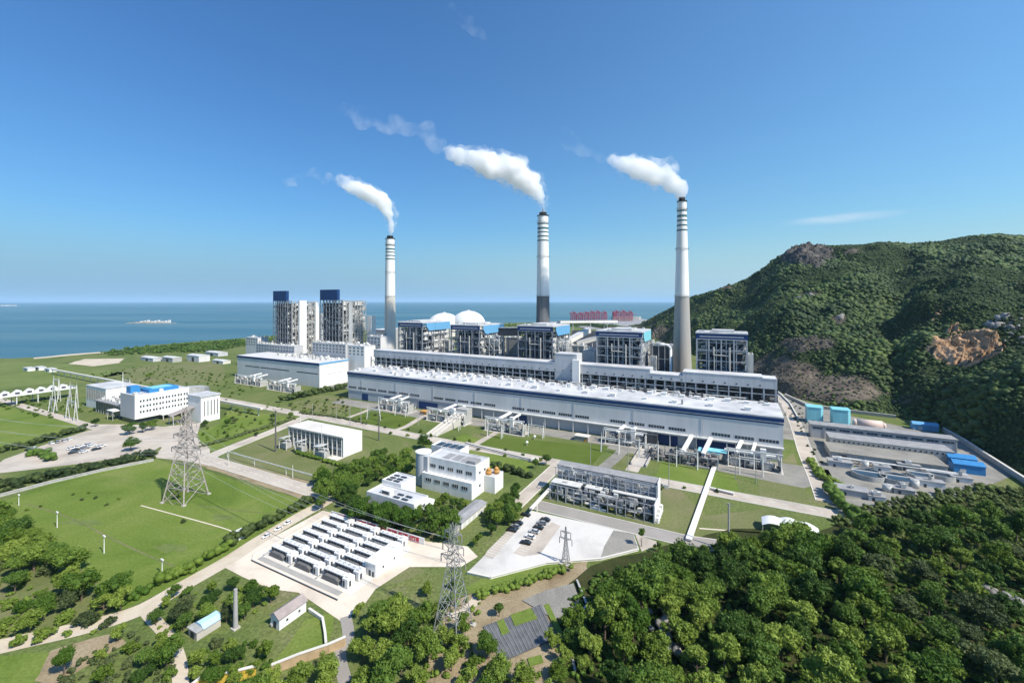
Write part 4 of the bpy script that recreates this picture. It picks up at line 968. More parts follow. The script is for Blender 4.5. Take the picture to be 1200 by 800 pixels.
for px0, px1, yt, nav, sidepx, lab, sd_ in ((320.5, 337, 341, 352.5, 372, 'older boiler tower with a navy top box and white lift shaft, left one', 41), (375.5, 397, 339.5, 351.5, 428, 'older boiler tower with a navy box on top, right one of the pair', 42)):
    b = 470.0; rg = random.Random(sd_); a0, a1 = aAt(px0, b), aAt(px1, b); w = a1 - a0; zt = at(px0, yt, b)[2]; zn = at(px0, nav, b)[2]
    o = T('boiler_tower', lab, 'boiler tower', a0, b, 'pair of older boiler towers')
    d1 = 7.0; bx('navy_box', M['navy'], o, -.4, w - 3, -.6, 4.5, zn, zt)
    bx('furnace', M['dark'], o, 2, w - 3, 4.4, d1 + 18, 0, zn - 5)
    mb = MB(); frame_box(mb, 0, w, 0, d1, 0, zn, 6, 1, 13, 1.0, 0, rg); mb.build('steel_frame', M['bsteel'], o)
    mb = MB(); clutter(mb, rg, 1, w - 1, .8, 3.6, 20, zn - 8, 120, (0, 1, 2, 2), 5); mb.build('pipework', [M['palesteel'], M['equip'], M['darkblue']], o)
    # sunlit flank
    bb = b; 
    while aAt(sidepx, bb) > a1 and bb < 560: bb += .5
    d2 = bb - b
    zs = zn - 1
    mb = MB(); frame_box(mb, w * .3, w + .5, d1 + 1.2, d2, 0, zs, 3, 8, 16, 1.0, 0, rg); mb.build('flank_frame', M['equip'], o)
    mb = MB(); clutter(mb, rg, w - 7, w - .3, d1 + 2, d2 - 1, 12, zs - 3, 330, (0, 0, 0, 1, 1, 2), 5); mb.box(w * .35, w - 6, d1 + 2, d2 - 1, 5, zs - 4, 3)
    mb.build('flank_equipment', [M['palesteel'], M['equip'], M['dark'], M['steel']], o)
    mb = MB(); ph = (zs - 30) / 11
    for k in range(11):
        for j in range(6):
            if rg.random() < .32: y0 = d1 + 1.5 + (d2 - d1 - 2) * j / 6; mb.box(w - .9, w - .2, y0 + .4, y0 + (d2 - d1 - 2) / 6 - .4, 30 + k * ph + .5, 30 + (k + 1) * ph - rg.uniform(.5, ph * .6), rg.choice((0, 0, 1)))
    mb.build('side_panels', [M['palesteel'], M['equip']], o)['kind'] = 'stuff'
    if sd_ == 41:
        bx('lift_shaft', M['white'], o, w + .6, w + 5, d1 + 12, d1 + 26, 0, zn + .5)
        bx('white_panel', M['white'], o, w * .5, w + 3, d2 - 6, d2 + 1, 0, zn - 2)
        bx('stair_block', M['render'], o, w - 2, w + 10, d2 + 3, d2 + 14, 0, at(366, 367, b + d2)[2])
    else:
        bx('lift_shaft', M['steel'], o, w * .62, w + .8, d1 + 12, d1 + 20, 0, zn - 2)
        bx('stair_block', M['render'], o, w, w + 10, d2 + 3, d2 + 14, 0, at(428, 370, b + d2)[2])
def low_block(px0, px1, y0, b, d, label, m='render', clut=0, seed=1, cat='plant building', win=True, name='plant_block'):
    a0, a1 = aAt(px0, b), aAt(px1, b); z = at(px0, y0, b)[2]; w = a1 - a0
    o = T(name, label, cat, a0, b); bx('wall', M[m], o, 0, w, 0, d, 0, z - .3); bx('roof', M['roof'], o, -.3, w + .3, -.3, d + .3, z - .29, z + .3)
    if win:
        wm = window_mesh(min(4, w / 6), 2.2, 2, 1); n = max(2, int(w / 7))
        windows(o, wm, [(w * (k + .25) / n, -.02, zz) for k in range(n) for zz in np.arange(z - 4.5, max(z - 16, 1), -4.5)])
    if clut:
        rg = random.Random(seed); rooftop_units(o, [(rg.uniform(2, w - 2), rg.uniform(2, d - 2), z + .31) for k in range(clut)], seed)
    return o
low_block(408, 427, 404.5, 462, 22, 'white block with square windows between the old hall and the left chimney', 'white', 10, 3)
low_block(366, 405, 401, 458, 14, 'long pale auxiliary bay in front of the right old boiler tower', 'bay', 40, 4)
low_block(300, 345, 402.5, 460, 16, 'low pale auxiliary bay at the foot of the left old boiler tower', 'bay', 40, 5)
low_block(288, 302, 395, 470, 20, 'small grey block at the left end of the old plant', 'clad', 4, 6)
low_block(430, 446, 394, 500, 24, 'grey plant block left of the left chimney', 'clad', 20, 7)
low_block(436, 468, 411.5, 440, 12, 'pale grey annex at the foot of the left chimney', 'clad', 14, 8, win=False) if False else None
o = low_block(434, 452, 386, 620, 60, 'wide white-roofed coal shed behind the left chimney', 'equip', 0, 9, win=False, cat='shed', name='coal_shed')
for px, lab in ((590, 'grey plant block left of the black gallery near the middle boiler house'),): low_block(590, 607, 395, 505, 16, lab, 'equip', 8, 10, win=False)
low_block(683, 697, 410, 500, 14, 'small white block beside the white-roofed boiler house', 'render', 3, 12, win=False)

# ---- transformer bays in front of the halls
def transformer_bay(seed, a, b, w, label, canopy=True, scale=1.0, rz=0):
    rg = random.Random(seed); o = T('transformer_bay', label, 'transformer', a, b, 'transformer bays along the front of the halls', rz)
    d = 16.0
    n = max(2, int(w / 11))
    for k in range(n):
        x = 2 + k * (w - 4) / n
        mb = MB(); mb.box(x, x + 6, 3, 9, .8, 5.4)
        for j in range(7): mb.box(x - 1.3, x - .05, 3.2 + j * .8, 3.6 + j * .8, 1.2, 4.9); mb.box(x + 6.05, x + 7.3, 3.2 + j * .8, 3.6 + j * .8, 1.2, 4.9)
        tk = mb.build('transformer_tank', M['equip'], o)
        mb = MB(); mb.tube((x + .5, 8, 6.7), (x + 5.5, 8, 6.7), .75, 10); mb.build('conservator', M['palesteel'], tk)
        mb = MB()
        for j in range(3): mb.cyl(x + 1.2 + j * 1.8, 4.6, 5.41, 8.2, .28, .14, 8)
        mb.each('bushing', M['rust'], tk)
    mb = MB()
    for k in range(n + 1): x = .6 + k * (w - 2) / n; mb.box(x - .3, x + .3, 2, 11, 0, 8.6)
    mb.each('fire_wall', M['equip'], o)
    mb = MB()
    for x in (.5, w - .5, w * .5):
        mb.bar((x, 1.2, 0), (x, 2.4, 12.4), .5); mb.bar((x, 3.6, 0), (x, 2.4, 12.4), .5)
    mb.beam((-.6, 2.4, 12.6), (w + .6, 2.4, 12.6), .9, 1.0); mb.build('gantry', M['palesteel'], o)
    if canopy:
        mb = MB(); x = rg.uniform(.15, .3) * w; mb.beam((x, 5, 9.4), (x + w * .12, d + 10, 12.4), 2.4, 1.6); mb.beam((x + w*.3, 6, 9.4), (x + w*.3 + 3, d + 10, 12.0), 2.0, 1.4)
        mb.beam((-2, 8, 9.6), (w * .9, 7, 9.6), 2.0, 1.4); mb.each('bus_duct', M['white'], o)
        mb = MB(); mb.box(w * .62, w * .62 + 3.6, 4, 7, 0, 14.5); mb.build('white_tower', M['white'], o)
    mb = MB(); clutter(mb, rg, .5, w - 1, .8, d - 2, .1, 4.5, 45, (0, 1, 2), 2.8); mb.build('switchgear', [M['equip'], M['palesteel'], M['dark']], o)
    bx('plinth', M['gravel'] if 'gravel' in M else M['conc'], o, -1, w + 1, 0, d, -.1, .12)
    return o
transformer_bay(51, -352, 352, 44, 'transformers and white bus ducts at the left end of the long hall')
transformer_bay(52, -276, 342, 46, 'transformers with white bus ducts beside the oval lawn')
transformer_bay(53, -206, 340, 40, 'transformers behind the round dark opening at the middle of the long hall')
transformer_bay(54, -97, 356, 34, 'transformers with a big white slanted duct right of the middle lawn')
transformer_bay(55, -4, 348, 34, 'transformers under a large white duct at the right end of the long hall')
transformer_bay(56, -652, 368, 62, 'white-framed transformers in front of the old hall, the far group', True)
transformer_bay(57, -566, 362, 58, 'white-framed transformers in front of the old hall, the near group', True)
# dark yard of valves and coils, pale blue roof over pumps
o = T('valve_yard', 'dark yard of valves and pipe coils before the right end of the long hall', 'pipe yard', -60, 336)
mb = MB(); rg = random.Random(61); clutter(mb, rg, 0, 50, 0, 14, .2, 6, 190, (0, 0, 1, 2), 3.5)
mb.build('pipework', [M['dark'], M['equip'], M['rust']], o)
mb = MB(); frame_box(mb, 0, 50, 0, 14, 0, 7.5, 8, 3, 1, .4); mb.build('steel_frame', M['steel'], o)
for k, x in enumerate((26, 40)):
    mb = MB(); mb.beam((x, 10, 6.6), (x + 4, 38, 11.2), 2.6, 2.2); mb.each('bus_duct', M['white'], o)
o = T('pump_shelter', 'small shelter with a bright cyan roof in front of the long hall', 'shelter', -24, 352)
mb = MB(); mb.xprism([(0, 6), (9, 6.6), (9, 7.1), (0, 6.5)], 0, 15); mb.xprism([(1, 7.2), (8, 7.6), (8, 8.1), (1, 7.7)], 4, 20); mb.build('roof', M['cyan'], o)
mb = MB(); [mb.box(x, x + .4, y, y + .4, 0, 6.1) for x in (.5, 7, 14) for y in (.5, 8)]; [mb.box(x, x + .4, y, y + .4, 0, 7.3) for x in (18.6,) for y in (1.4, 7)]; mb.build('post', M['steel'], o)
mb = MB(); mb.box(2, 12, 2, 7, 0, 3.5); mb.build('pump', M['equip'], o)
o = T('kiosk', 'low brick-red kiosk on the middle lawn against the long hall', 'kiosk', -122, 352); bx('wall', M['rust'], o, 0, 12, 0, 7, 0, 4); bx('roof', M['paleconc'], o, -.4, 12.4, -.4, 7.4, 4.004, 4.5); bx('door', M['orange'], o, 8.5, 11, -.1, -.003, 0, 2.8)
o = T('kiosk', 'small tan kiosk at the top of the oval lawn', 'kiosk', -296, 358); bx('wall', M['orange'], o, 0, 11, 0, 7, 0, 3); bx('roof', M['orange'], o, -.4, 11.4, -.4, 7.4, 3.004, 3.4); bx('door', M['steel'], o, 1.5, 3.5, -.1, -.003, 0, 2.4)
o = T('intake_ramp', 'grey sloping intake ramp with two pale rails leading under the long hall', 'ramp', -246, 306)
mb = MB(); mb.xprism([(0, 0), (46, 0), (46, 9), (44, 9)], 0, 12); mb.build('ramp_body', M['conc'], o)
mb = MB(); [mb.beam((x, -1, .6), (x, 45, 9.8), .9, .9) for x in (1, 6, 11)]; mb.build('rail', M['paleconc'], o)
mb = MB(); mb.box(-1, 13, 46.1, 56, 0, 13); mb.build('portal', M['equip'], o)
o = T('ramp', 'grey vehicle ramp down into the long hall beside the pipe yard', 'ramp', -66, 318)
mb = MB(); mb.box(0, 9, 0, 50, .05, .3); mb.box(-1.2, -.3, 0, 50, .05, 2.2); mb.box(9.3, 10.2, 0, 50, .05, 2.2); mb.build('deck', M['conc'], o); bx('portal', M['dark'], o, -1, 10, 50.2, 56, 0, 9)
# ------------------------------------------------------------------ site buildings
def bAt(px, a):
    k = (px - CX) / F; return a * (UX - k * UY) / (k * UX + UY)
def clut_roof(o, rg, w, d, z, n, mats=('palesteel', 'equip', 'white')):
    rooftop_units(o, [(rg.uniform(2, max(2.1, w - 2)), rg.uniform(2, d - 2), z) for k in range(n)], n)
def parapet(mb, x0, x1, y0, y1, z, h=.9, t=.35, m=0):
    mb.box(x0, x1, y0, y0 + t, z, z + h, m); mb.box(x0, x1, y1 - t, y1, z, z + h, m)
    mb.box(x0, x0 + t, y0 + t, y1 - t, z, z + h, m); mb.box(x1 - t, x1, y0 + t, y1 - t, z, z + h, m)
# administration building
o = T('office_building', 'white administration building with rows of small windows and a blue roof tank', 'office building', -519, 200)
mb = MB(); mb.box(-30, 0, .3, 47, 4.5, 27); mb.box(-29, -3, 1, 46, 0, 4.49, 1); parapet(mb, -30, 0, .3, 47, 27.003, 1.0); mb.build('wall', [M['white'], M['glass']], o)
bx('painted_shade_end', M['clad_lo'], o, -30, -.2, -.02, .28, 4.5, 28)  # darker grey slab paints the shade of this end onto the white block
bx('roof', M['roof'], o, -29.6, -.4, .7, 46.6, 27.002, 27.2)
wm = window_mesh(1.5, 2.2, 1, 1)
windows(o, wm, [(.02, 4 + j * 5.4 + dj, z) for j in range(8) for dj in (0, 2.4) for z in (20.5, 15.2, 9.9) if 4 + j * 5.4 + dj < 45], 1)
bx('canopy', M['white'], o, .01, 6, 20, 47, 4.6, 5.6)
mb = MB(); [mb.box(5, 5.6, y, y + .6, 0, 4.59) for y in (21, 29, 37, 45)]; mb.each('canopy_post', M['palesteel'], o)
mb = MB(); mb.box(-28, -19, 4, 12, 27.21, 34); mb.build('roof_tank', M['blue2'], o)
mb = MB(); mb.box(-27, -6, 14, 40, 27.21, 30.5); mb.box(-24, -9, 18, 36, 30.51, 30.9, 1); mb.build('roof_sheet', [M['blue2'], M['cyan']], o)
rooftop_units(o, [(-rg_.uniform(2, 28), rg_.uniform(2, 45), 27.21) for rg_ in [random.Random(44)] for k in range(7)], 9)
mb = MB(); n = 10
for k in range(n):                                  # curved grey link
    a0_, a1_ = math.pi/2 * k/n, math.pi/2 * (k+1)/n
    p0, p1 = (-2 + 0*k, 0), (0, 0)
    q0 = (14 * (1 - math.cos(a0_)), 47.1 + 13 * math.sin(a0_)); q1 = (14 * (1 - math.cos(a1_)), 47.1 + 13 * math.sin(a1_))
    mb.prism([q0, q1, (q1[0] - 14, q1[1] + 2), (q0[0] - 14, q0[1] + 2)], 0, 27)
mb.build('curved_link', M['equip'], o)
o = T('office_building', 'white square wing with tall grey slots, right end of the administration block', 'office building', -466, 232)
bx('wall', M['white'], o, -24, 0, 0, 17.5, 0, 25); mb = MB(); mb.box(-24.8, .8, -.8, 18.3, 25.004, 26.2); mb.build('roof', M['roof'], o)
mb = MB(); [mb.box(.01, .12, y, y + .7, 6, 21) for y in (3, 6, 9, 12, 15)]; mb.each('slot_window', M['glass'], o)
clut_roof(o, random.Random(2), -1, 15, 26.21, 14) if False else None
o = T('entrance_roof', 'reddish sloping entrance roof beside the administration building', 'entrance canopy', -486, 214)
mb = MB(); mb.beam((0, 0, 9), (4, 20, 15), 11, .8); mb.build('roof', M['rust'], o); mb = MB(); [mb.box(x, x + .5, y, y + .5, 0, 9) for x in (-3, 5) for y in (1, 12)]; mb.each('post', M['steel'], o)
# switchgear hall left of it
a, b = AB(124, 482); o = T('switchgear_hall', 'flat white block with a dark glazed front left of the administration building', 'plant building', a - 50, b)
h = 24; mb = MB(); mb.box(0, 50, 0, 26, 0, h); mb.build('wall', M['render'], o); bx('roof', M['roof'], o, -.4, 50.4, -.4, 26.4, h + .003, h + .8)
wm = window_mesh(4.6, 12, 3, 1, .25); windows(o, wm, [(2 + k * 6, -.02, 9) for k in range(8)])
wm = window_mesh(2, 3, 1, 1); windows(o, wm, [(50.02, 5 + k * 6, z) for k in range(3) for z in (5, 12)], 1)
a, b = AB(144, 491); o = T('glazed_annex', 'low dark glazed annex with a pale roof slab beside the administration building', 'plant building', a - 62, b)
mb = MB(); mb.box(0, 60, 0, 16, 0, 12.5); mb.build('wall', M['glass'], o); mb = MB(); mb.box(-1, 61.5, -1.5, 17, 12.504, 13.6); mb.build('roof', M['roofgrey'], o); bx('end_canopy', M['white'], o, 48, 62, -8, -1.6, 9, 9.8)
mb = MB(); [mb.box(x, x + .5, -.3, -.02, 0, 12.5) for x in range(0, 60, 6)]; mb.build('mullion', M['steel'], o)
mb = MB(); [mb.cyl(x, y, 0, 9, .2, .2, 8) for x in (49, 61) for y in (-7.6,)]; mb.each('canopy_post', M['palesteel'], o)
clut_roof(o, random.Random(5), 58, 14, 13.61, 26)
# sawtooth shed
o = T('sawtooth_shed', 'long white open shed with a row of slanted roof hoods at the left edge', 'shed', -736, 150)
mb = MB(); mb.box(-16, 4, -30, 74, 11, 12.2); mb.build('roof', M['white'], o)
hm = MB()
for k in range(1): hm.xprism([(0, 0), (5.2, 0), (6.2, 3.8), (4.6, 4.2)], -13, 0)
hd = hm.build('roof_hood', M['white'], o); hd.location = (0, -26, 12.21)
dk = MB().box(.02, .3, .8, 4.6, .3, 2.6).build('hood_louvre', M['dark'], hd)
for k in range(1, 10):
    c = hd.copy(); COL.objects.link(c); c.parent = o; c.location = (0, -26 + k * 9.6, 12.21); d_ = dk.copy(); COL.objects.link(d_); d_.parent = c
mb = MB(); [mb.box(x, x + .9, y, y + .9, 0, 10.99) for x in (-15, 2) for y in range(-28, 74, 17)]; mb.each('post', M['palesteel'], o)
def portal_frame(label, px, py, w, h, group='white portal frames of the switchyard', rz=0.0, kind_='switchyard frame'):
    a, b = AB(px, py); o = T('portal_frame', label, kind_, a, b, group, rz)
    for x in (-w/2, w/2):
        mb = MB(); mb.bar((x, -1.5, 0), (x, 0, h), .55); mb.bar((x, 1.5, 0), (x, 0, h), .55); mb.bar((x, -.75, h*.5), (x, .75, h*.5), .35); mb.bar((x, 0, h), (x, 0, h + 3), .2); mb.build('mast', M['palesteel'], o)
    mb = MB()
    for z in (h - .5, h - 1.9): mb.bar((-w/2, 0, z), (w/2, 0, z), .35)
    n = max(4, int(w / 2))
    for k in range(n): mb.bar((-w/2 + k*w/n, 0, h - (.5 if k % 2 else 1.9)), (-w/2 + (k+1)*w/n, 0, h - (1.9 if k % 2 else .5)), .22)
    mb.build('lattice_beam', M['palesteel'], o)
    mb = MB()
    for k in (1, 2, 3): x = -w/2 + k * w/4; mb.cyl(x, 0, h - 4.2, h - 1.9, .22, .22, 6)
    mb.each('insulator', M['rust'], o); return o
for px, py, w, h, l in ((66, 470, 16, 27, 'white portal frame behind the right end of the sawtooth shed'), (86, 478, 18, 26, 'white portal frame between the sawtooth shed and the glazed annex'), (84, 492, 20, 20, 'white portal frame beside the road bend left of the glazed annex'),
                        (148, 470, 18, 26, 'white portal frame behind the administration building near the white mast'), (62, 482, 14, 14, 'low white portal frame under the sawtooth shed')):
    portal_frame(l, px, py, w, h)
a, b = AB(144, 484); o = T('lightning_mast', 'slender white lightning mast rising behind the administration building', 'mast', a, b); mb = MB(); mb.cyl(0, 0, 0, 44, .9, .2, 8); mb.build('pole', M['white'], o); MB().box(-1.5, 1.5, -1.5, 1.5, -.2, .8).build('footing', M['conc'], o)
o = T('pipe_bridge', 'long thin pale pipe bridge on posts crossing the fields at left', 'pipe bridge', -997, 275)
mb = MB(); mb.box(0, 560, -1.4, 1.4, 7, 9); mb.build('pipe_deck', M['paleconc'], o); mb = MB(); [mb.box(x, x + .8, -.4, .4, 0, 6.99) for x in range(2, 556, 24)]; mb.each('post', M['paleconc'], o)
# far low sheds between the fields and the old plant
for i, (px, py, w, d, h, m_, l) in enumerate(((172, 423, 50, 18, 7, 'roof', 'pale low shed at the edge of the olive field, leftmost of the far sheds'), (196, 424, 40, 16, 9, 'equip', 'grey low shed second from left among the far sheds'), (226, 423.5, 44, 20, 12, 'clad', 'grey-blue shed third from left among the far sheds'), (248, 417, 50, 20, 8, 'roof', 'pale flat shed in front of the shore trees left of the old hall'), (255, 426, 36, 14, 6, 'paleconc', 'low pale shed beside the old hall wall'))):
    a, b = AB(px, py); o = T('shed', l, 'shed', a - w/2, b, 'low sheds left of the old hall'); bx('wall', M[m_], o, 0, w, 0, d, 0, h); mb = MB(); mb.xprism([(-.5, h), (d/2, h + 2), (d + .5, h)], -.5, w + .5); mb.build('roof', M['roof'], o); bx('door', M['dark'], o, w*.4, w*.6, -.1, -.003, 0, h*.7)
a, b = AB(100, 407+12); 
for i, (px, py, l) in enumerate(((27, 434, 'row of small pale sheds on the far left field, left unit'), (40, 433, 'row of small pale sheds on the far left field, middle unit'), (52, 435, 'row of small pale sheds on the far left field, right unit'))):
    a, b = AB(px, py); o = T('shed', l, 'shed', a, b, 'small far sheds'); bx('wall', M['render'], o, 0, 22, 0, 9, 0, 5); bx('roof', M['roof'], o, -.5, 22.5, -.5, 9.5, 5.003, 5.6); bx('door', M['dark'], o, 8, 13, -.1, -.003, 0, 3.6)
# indoor substation with glazed front
a0, b0_ = -331, 231; w = 65
o = T('substation_building', 'long flat-roofed building with a dark glazed front and white end wall, behind the square lawn', 'substation', a0, b0_)
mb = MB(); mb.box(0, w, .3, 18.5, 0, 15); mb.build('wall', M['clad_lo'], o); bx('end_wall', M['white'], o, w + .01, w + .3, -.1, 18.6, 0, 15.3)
bx('roof', M['paleconc'], o, -.6, w + .008, -.6, 19, 15.003, 15.8)
wm = window_mesh(4.0, 7.4, 2, 3, .22); windows(o, wm, [(1.6 + k * 5.2, .28, 6.8) for k in range(12)])
wm2 = window_mesh(4.0, 4.4, 2, 2, .22); windows(o, wm2, [(1.6 + k * 5.2, .28, .8) for k in range(12)])
mb = MB(); [mb.box(x, x + .5, -.3, .27, 0, 15) for x in np.arange(.6, w, 5.2)]; mb.each('pilaster', M['palesteel'], o)
o['label'] = 'long flat-roofed building with a dark glazed front and white end wall, behind the square lawn'
bx('entrance_step', M['paleconc'], o, w - 12, w + 1, -7, -.4, 0, .5)
for k, (x, wd, l) in enumerate(((2, 9, 'transformer with a white tilted cover, left one before the glazed substation'), (22, 8, 'transformer behind a white frame, middle one before the glazed substation'), (44, 12, 'white framed transformer, right one before the glazed substation'))):
    a, b = a0 + x, b0_ - 10; o = T('transformer', l, 'transformer', a, b, 'transformers before the glazed substation')
    mb = MB(); mb.box(1, wd - 1, 1, 6, .6, 5); [mb.box(.2, .95, 1.4 + j, 1.7 + j, 1, 4.5) for j in range(5)]; mb.build('tank', M['equip'], o)
    mb = MB(); mb.tube((1.5, 5, 6.2), (wd - 1.5, 5, 6.2), .7, 10); mb.build('conservator', M['palesteel'], o)
    mb = MB(); [mb.box(x_, x_ + .5, y_, y_ + .5, 0, 8) for x_ in (0, wd) for y_ in (0, 7)]; mb.beam((-.6, 3.7, 8.3), (wd * .62, 3.7, 9.3), 7.6, .3); mb.beam((0, .2, 8.2), (wd, .2, 8.2), .5, .5); mb.build('cover_frame', M['palesteel'], o)
# open gas-insulated switchyard
o = T('switchyard_building', 'long grey open-fronted switchyard building full of equipment, behind the car park', 'switchyard', -99, 240)
w = 61; mb = MB(); mb.xprism([(13, 16.4), (19, 17.4), (19, 17.8), (13, 16.8)], 0, w); mb.box(0, w, 18.5, 18.9, 0, 17.39, 1); mb.build('roof', [M['roofgrey'], M['clad_lo']], o)
mb = MB(); frame_box(mb, .3, w - .3, 0, 9, 0, 9.5, 12, 2, 2, .4); frame_box(mb, .3, w - .3, 9.5, 18.3, 0, 16.2, 14, 2, 4, .4); mb.build('steel_frame', M['steel'], o)
rg = random.Random(77); mb = MB(); clutter(mb, rg, 1, w - 2, .6, 8, .2, 8.5, 170, (0, 0, 1, 2), 3.2); clutter(mb, rg, 1, w - 2, 9.8, 12, 3, 16, 120, (0, 1, 2), 3)
mb.build('switchgear', [M['equip'], M['palesteel'], M['galv']], o)
mb = MB(); mb.box(0, w * .3, 2, 8.9, 9.7, 10.1); mb.box(w * .34, w * .5, 4, 8.9, 9.7, 10.1); mb.box(w * .6, w - .5, 6, 8.9, 9.7, 10.1); mb.build('walkway', M['palesteel'], o)
bx('back_panel', M['steel'], o, .5, w - .5, 12.5, 12.8, .2, 16.2)
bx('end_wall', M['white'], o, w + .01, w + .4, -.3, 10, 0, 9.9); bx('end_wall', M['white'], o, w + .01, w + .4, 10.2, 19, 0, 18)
mb = MB(); [mb.cyl(w + 1.6, y, 0, 3 + (k % 3), .8, .8, 10) for k, y in enumerate((1.5, 4.5, 8, 12, 15.5))]; mb.each('wall_unit', M['white'], o)
# two offices among the trees
o = T('office_building', 'two-storey white office with stepped roof terraces and no windows on its shaded long side', 'office building', -188, 180)
mb = MB(); mb.box(0, 35, 0, 12, 0, 9.6); mb.box(0, 15, 12.05, 25, 0, 12); mb.box(15.05, 35, 12.05, 18, 0, 6); parapet(mb, 0, 35, 0, 12, 9.602, .9); parapet(mb, 0, 15, 12.05, 25, 12.002, .9); mb.build('wall', M['render'], o)
mb = MB(); mb.box(.36, 34.6, .36, 11.6, 9.603, 9.8); mb.box(.36, 14.6, 12.5, 24.6, 12.003, 12.2); mb.build('roof', M['roof'], o)
mb = MB(); [mb.box(x, x + 4, y, y + 1.6, z, z + .5) for x, y, z in ((1.5, 14, 12.25), (7, 14, 12.25), (1.5, 17, 12.25), (7, 17, 12.25), (1.5, 20.5, 12.25), (7, 20.5, 12.25), (18, 2, 9.85), (24, 2, 9.85), (18, 5.5, 9.85), (24, 5.5, 9.85))]; mb.each('solar_panel', M['glass'], o)
mb = MB(); mb.box(8, 15, 3, 6, 9.81, 12); mb.box(9, 14, 2.9, 2.99, 10, 11.6, 1); mb.build('stair_head', [M['white'], M['dark']], o)
wm = window_mesh(2.2, 1.6, 2, 1); windows(o, wm, [(35.02, 2 + k * 5, z) for k in range(2) for z in (5.8, 2.0)], 1)
mb = MB(); [mb.box(35.06, 36, 1 + k * 4, 2.4 + k * 4, 4.4, 5.3) for k in range(3)]; mb.each('air_conditioner', M['white'], o)
o = T('office_building', 'larger white office with two rows of windows along its front and a rounded stair tower', 'office building', -178, 217)
w = 38; mb = MB(); mb.box(0, w, 4.6, 21, 0, 18.4); mb.box(0, w, 0, 4.59, 0, 9.6); parapet(mb, 0, w, 4.6, 21, 18.402, .8); parapet(mb, 0, w, 0, 4.59, 9.602, .6, .25); mb.build('wall', M['render'], o)
mb = MB(); mb.box(.36, w - .36, 5, 20.6, 18.403, 18.6); mb.build('roof', M['roof'], o)
wm = window_mesh(4.6, 2.3, 3, 1, .16); windows(o, wm, [(3 + k * 6.9, 4.58, 12.6) for k in range(5)]); windows(o, wm, [(3 + k * 6.9, -.02, 5.2) for k in range(5)])
mb = MB(); [mb.box(x, x + 5.5, 8, 17, 18.61, 18.75) for x in (10, 17, 24)]; mb.box(30, 36, 7, 14, 18.61, 20.4); mb.each('roof_panel', M['roofgrey'], o)
mb = MB(); mb.cyl(-4, 6.5, 0, 20.5, 5, 5, 28); mb.box(-4, 2.5, 2.6, 4.5, 9.7, 19.5, 0); mb.build('stair_tower', M['clad_lo'], o)
mb = MB(); mb.cyl(-4, 6.5, 20.503, 21.2, 5.3, 5.3, 28); mb.build('tower_cap', M['white'], o)
mb = MB(); mb.box(-9, 15, 21.05, 32, 0, 19.5); parapet(mb, -9, 15, 21.05, 32, 19.502, .8); mb.build('rear_wing', M['render'], o)
mb = MB(); [mb.box(x, x + 4.4, 23, 30, 19.51, 20.0) for x in (-7, -1.5, 4, 9.4)]; mb.each('solar_panel', M['glass'], o)
wm = window_mesh(2, 1.5, 1, 1); windows(o, wm, [(w + .02, 8 + k * 6, z) for k in range(2) for z in (13, 5)], 1)
o = T('water_house', 'small white block carrying two tan tanks beside the larger office', 'pump house', -141, 231)
bx('wall', M['render'], o, 0, 9, 0, 11, 0, 9.8); mb = MB(); parapet(mb, 0, 9, 0, 11, 9.803, .6); mb.build('parapet', M['white'], o); bx('roof', M['roof'], o, .4, 8.6, .4, 10.6, 9.802, 10)
for x, y in ((2.6, 3.5), (6.2, 7)):
    mb = MB(); mb.cyl(x, y, 10.02, 12.6, 1.9, 1.9, 16); mb.cyl(x, y, 12.6, 14.2, 1.9, .5, 16); mb.build('tank', M['orange'], o, True)
o = T('garage', 'long low grey-roofed garage with a white side between the trees and the larger office', 'garage', -134, 187)
mb = MB(); mb.box(0, 7, 0, 25, 0, 3.4); mb.build('wall', M['render'], o); mb = MB(); mb.yprism([(-.6, 3.41), (7.6, 3.41), (7.6, 3.8), (3.5, 4.6), (-.6, 3.8)], -.6, 25.6); mb.build('roof', M['roofgrey'], o)
mb = MB(); [mb.box(7.01, 7.12, 1.2 + k * 4.8, 4.6 + k * 4.8, 0, 2.8) for k in range(5)]; mb.each('shutter_door', M['palesteel'], o)
o = T('shed', 'small grey-roofed lean-to at the near end of the long low garage', 'shed', -136, 179); bx('wall', M['conc'], o, 0, 9, 0, 6, 0, 2.6); bx('roof', M['roofgrey'], o, -.4, 9.4, -.4, 6.4, 2.603, 3); bx('door', M['dark'], o, 3, 5, -.08, -.003, 0, 2.2)

# ------------------------------------------------------------------ battery yard
M['meshgrey'] = mat('dark_mesh_cover', (.15,.15,.15), .6, .5, 2.5)
ya0, ya1, yb0, yb1 = -200, -138, 121, 163
o = T('yard_kerb', 'dark-edged low kerb wall around the battery container yard', 'kerb wall', ya0, yb0)
mb = MB(); w, d = ya1 - ya0, yb1 - yb0
for x0, y0, x1, y1 in ((2, -1, w - 3, -1), (-1.5, 2, -1.5, d), (w - 3, -1, w + 2, 4)): mb.beam((x0, y0, .35), (x1, y1, .35), .5, .7)
mb.beam((-1.5, 2, .35), (2, -1, .35), .5, .7); mb.build('kerb', M['paleconc'], o)
mb = MB(); mb.beam((2, -1.45, .3), (w - 3, -1.45, .3), .12, .5); mb.beam((-1.98, 2, .3), (-1.98, d, .3), .12, .5); mb.build('kerb_band', M['dark'], o)
bx('gutter', M['stackgrey'], o, 3, w - 5, .6, 3.2, .0, .1)
bx('slab', M['slabw'] if 'slabw' in M else M['paleconc'], o, .5, w - .5, 3.3, d - 1, .0, .085)
def container(i, j):
    x = ya0 + 4.5 + i * 18.2 + (j % 2) * .4; y = yb0 + 5.0 + j * 5.5
    return x, y
ct = T('battery_container', 'white battery container', 'container', *container(0, 0), 'white containers of the battery yard')
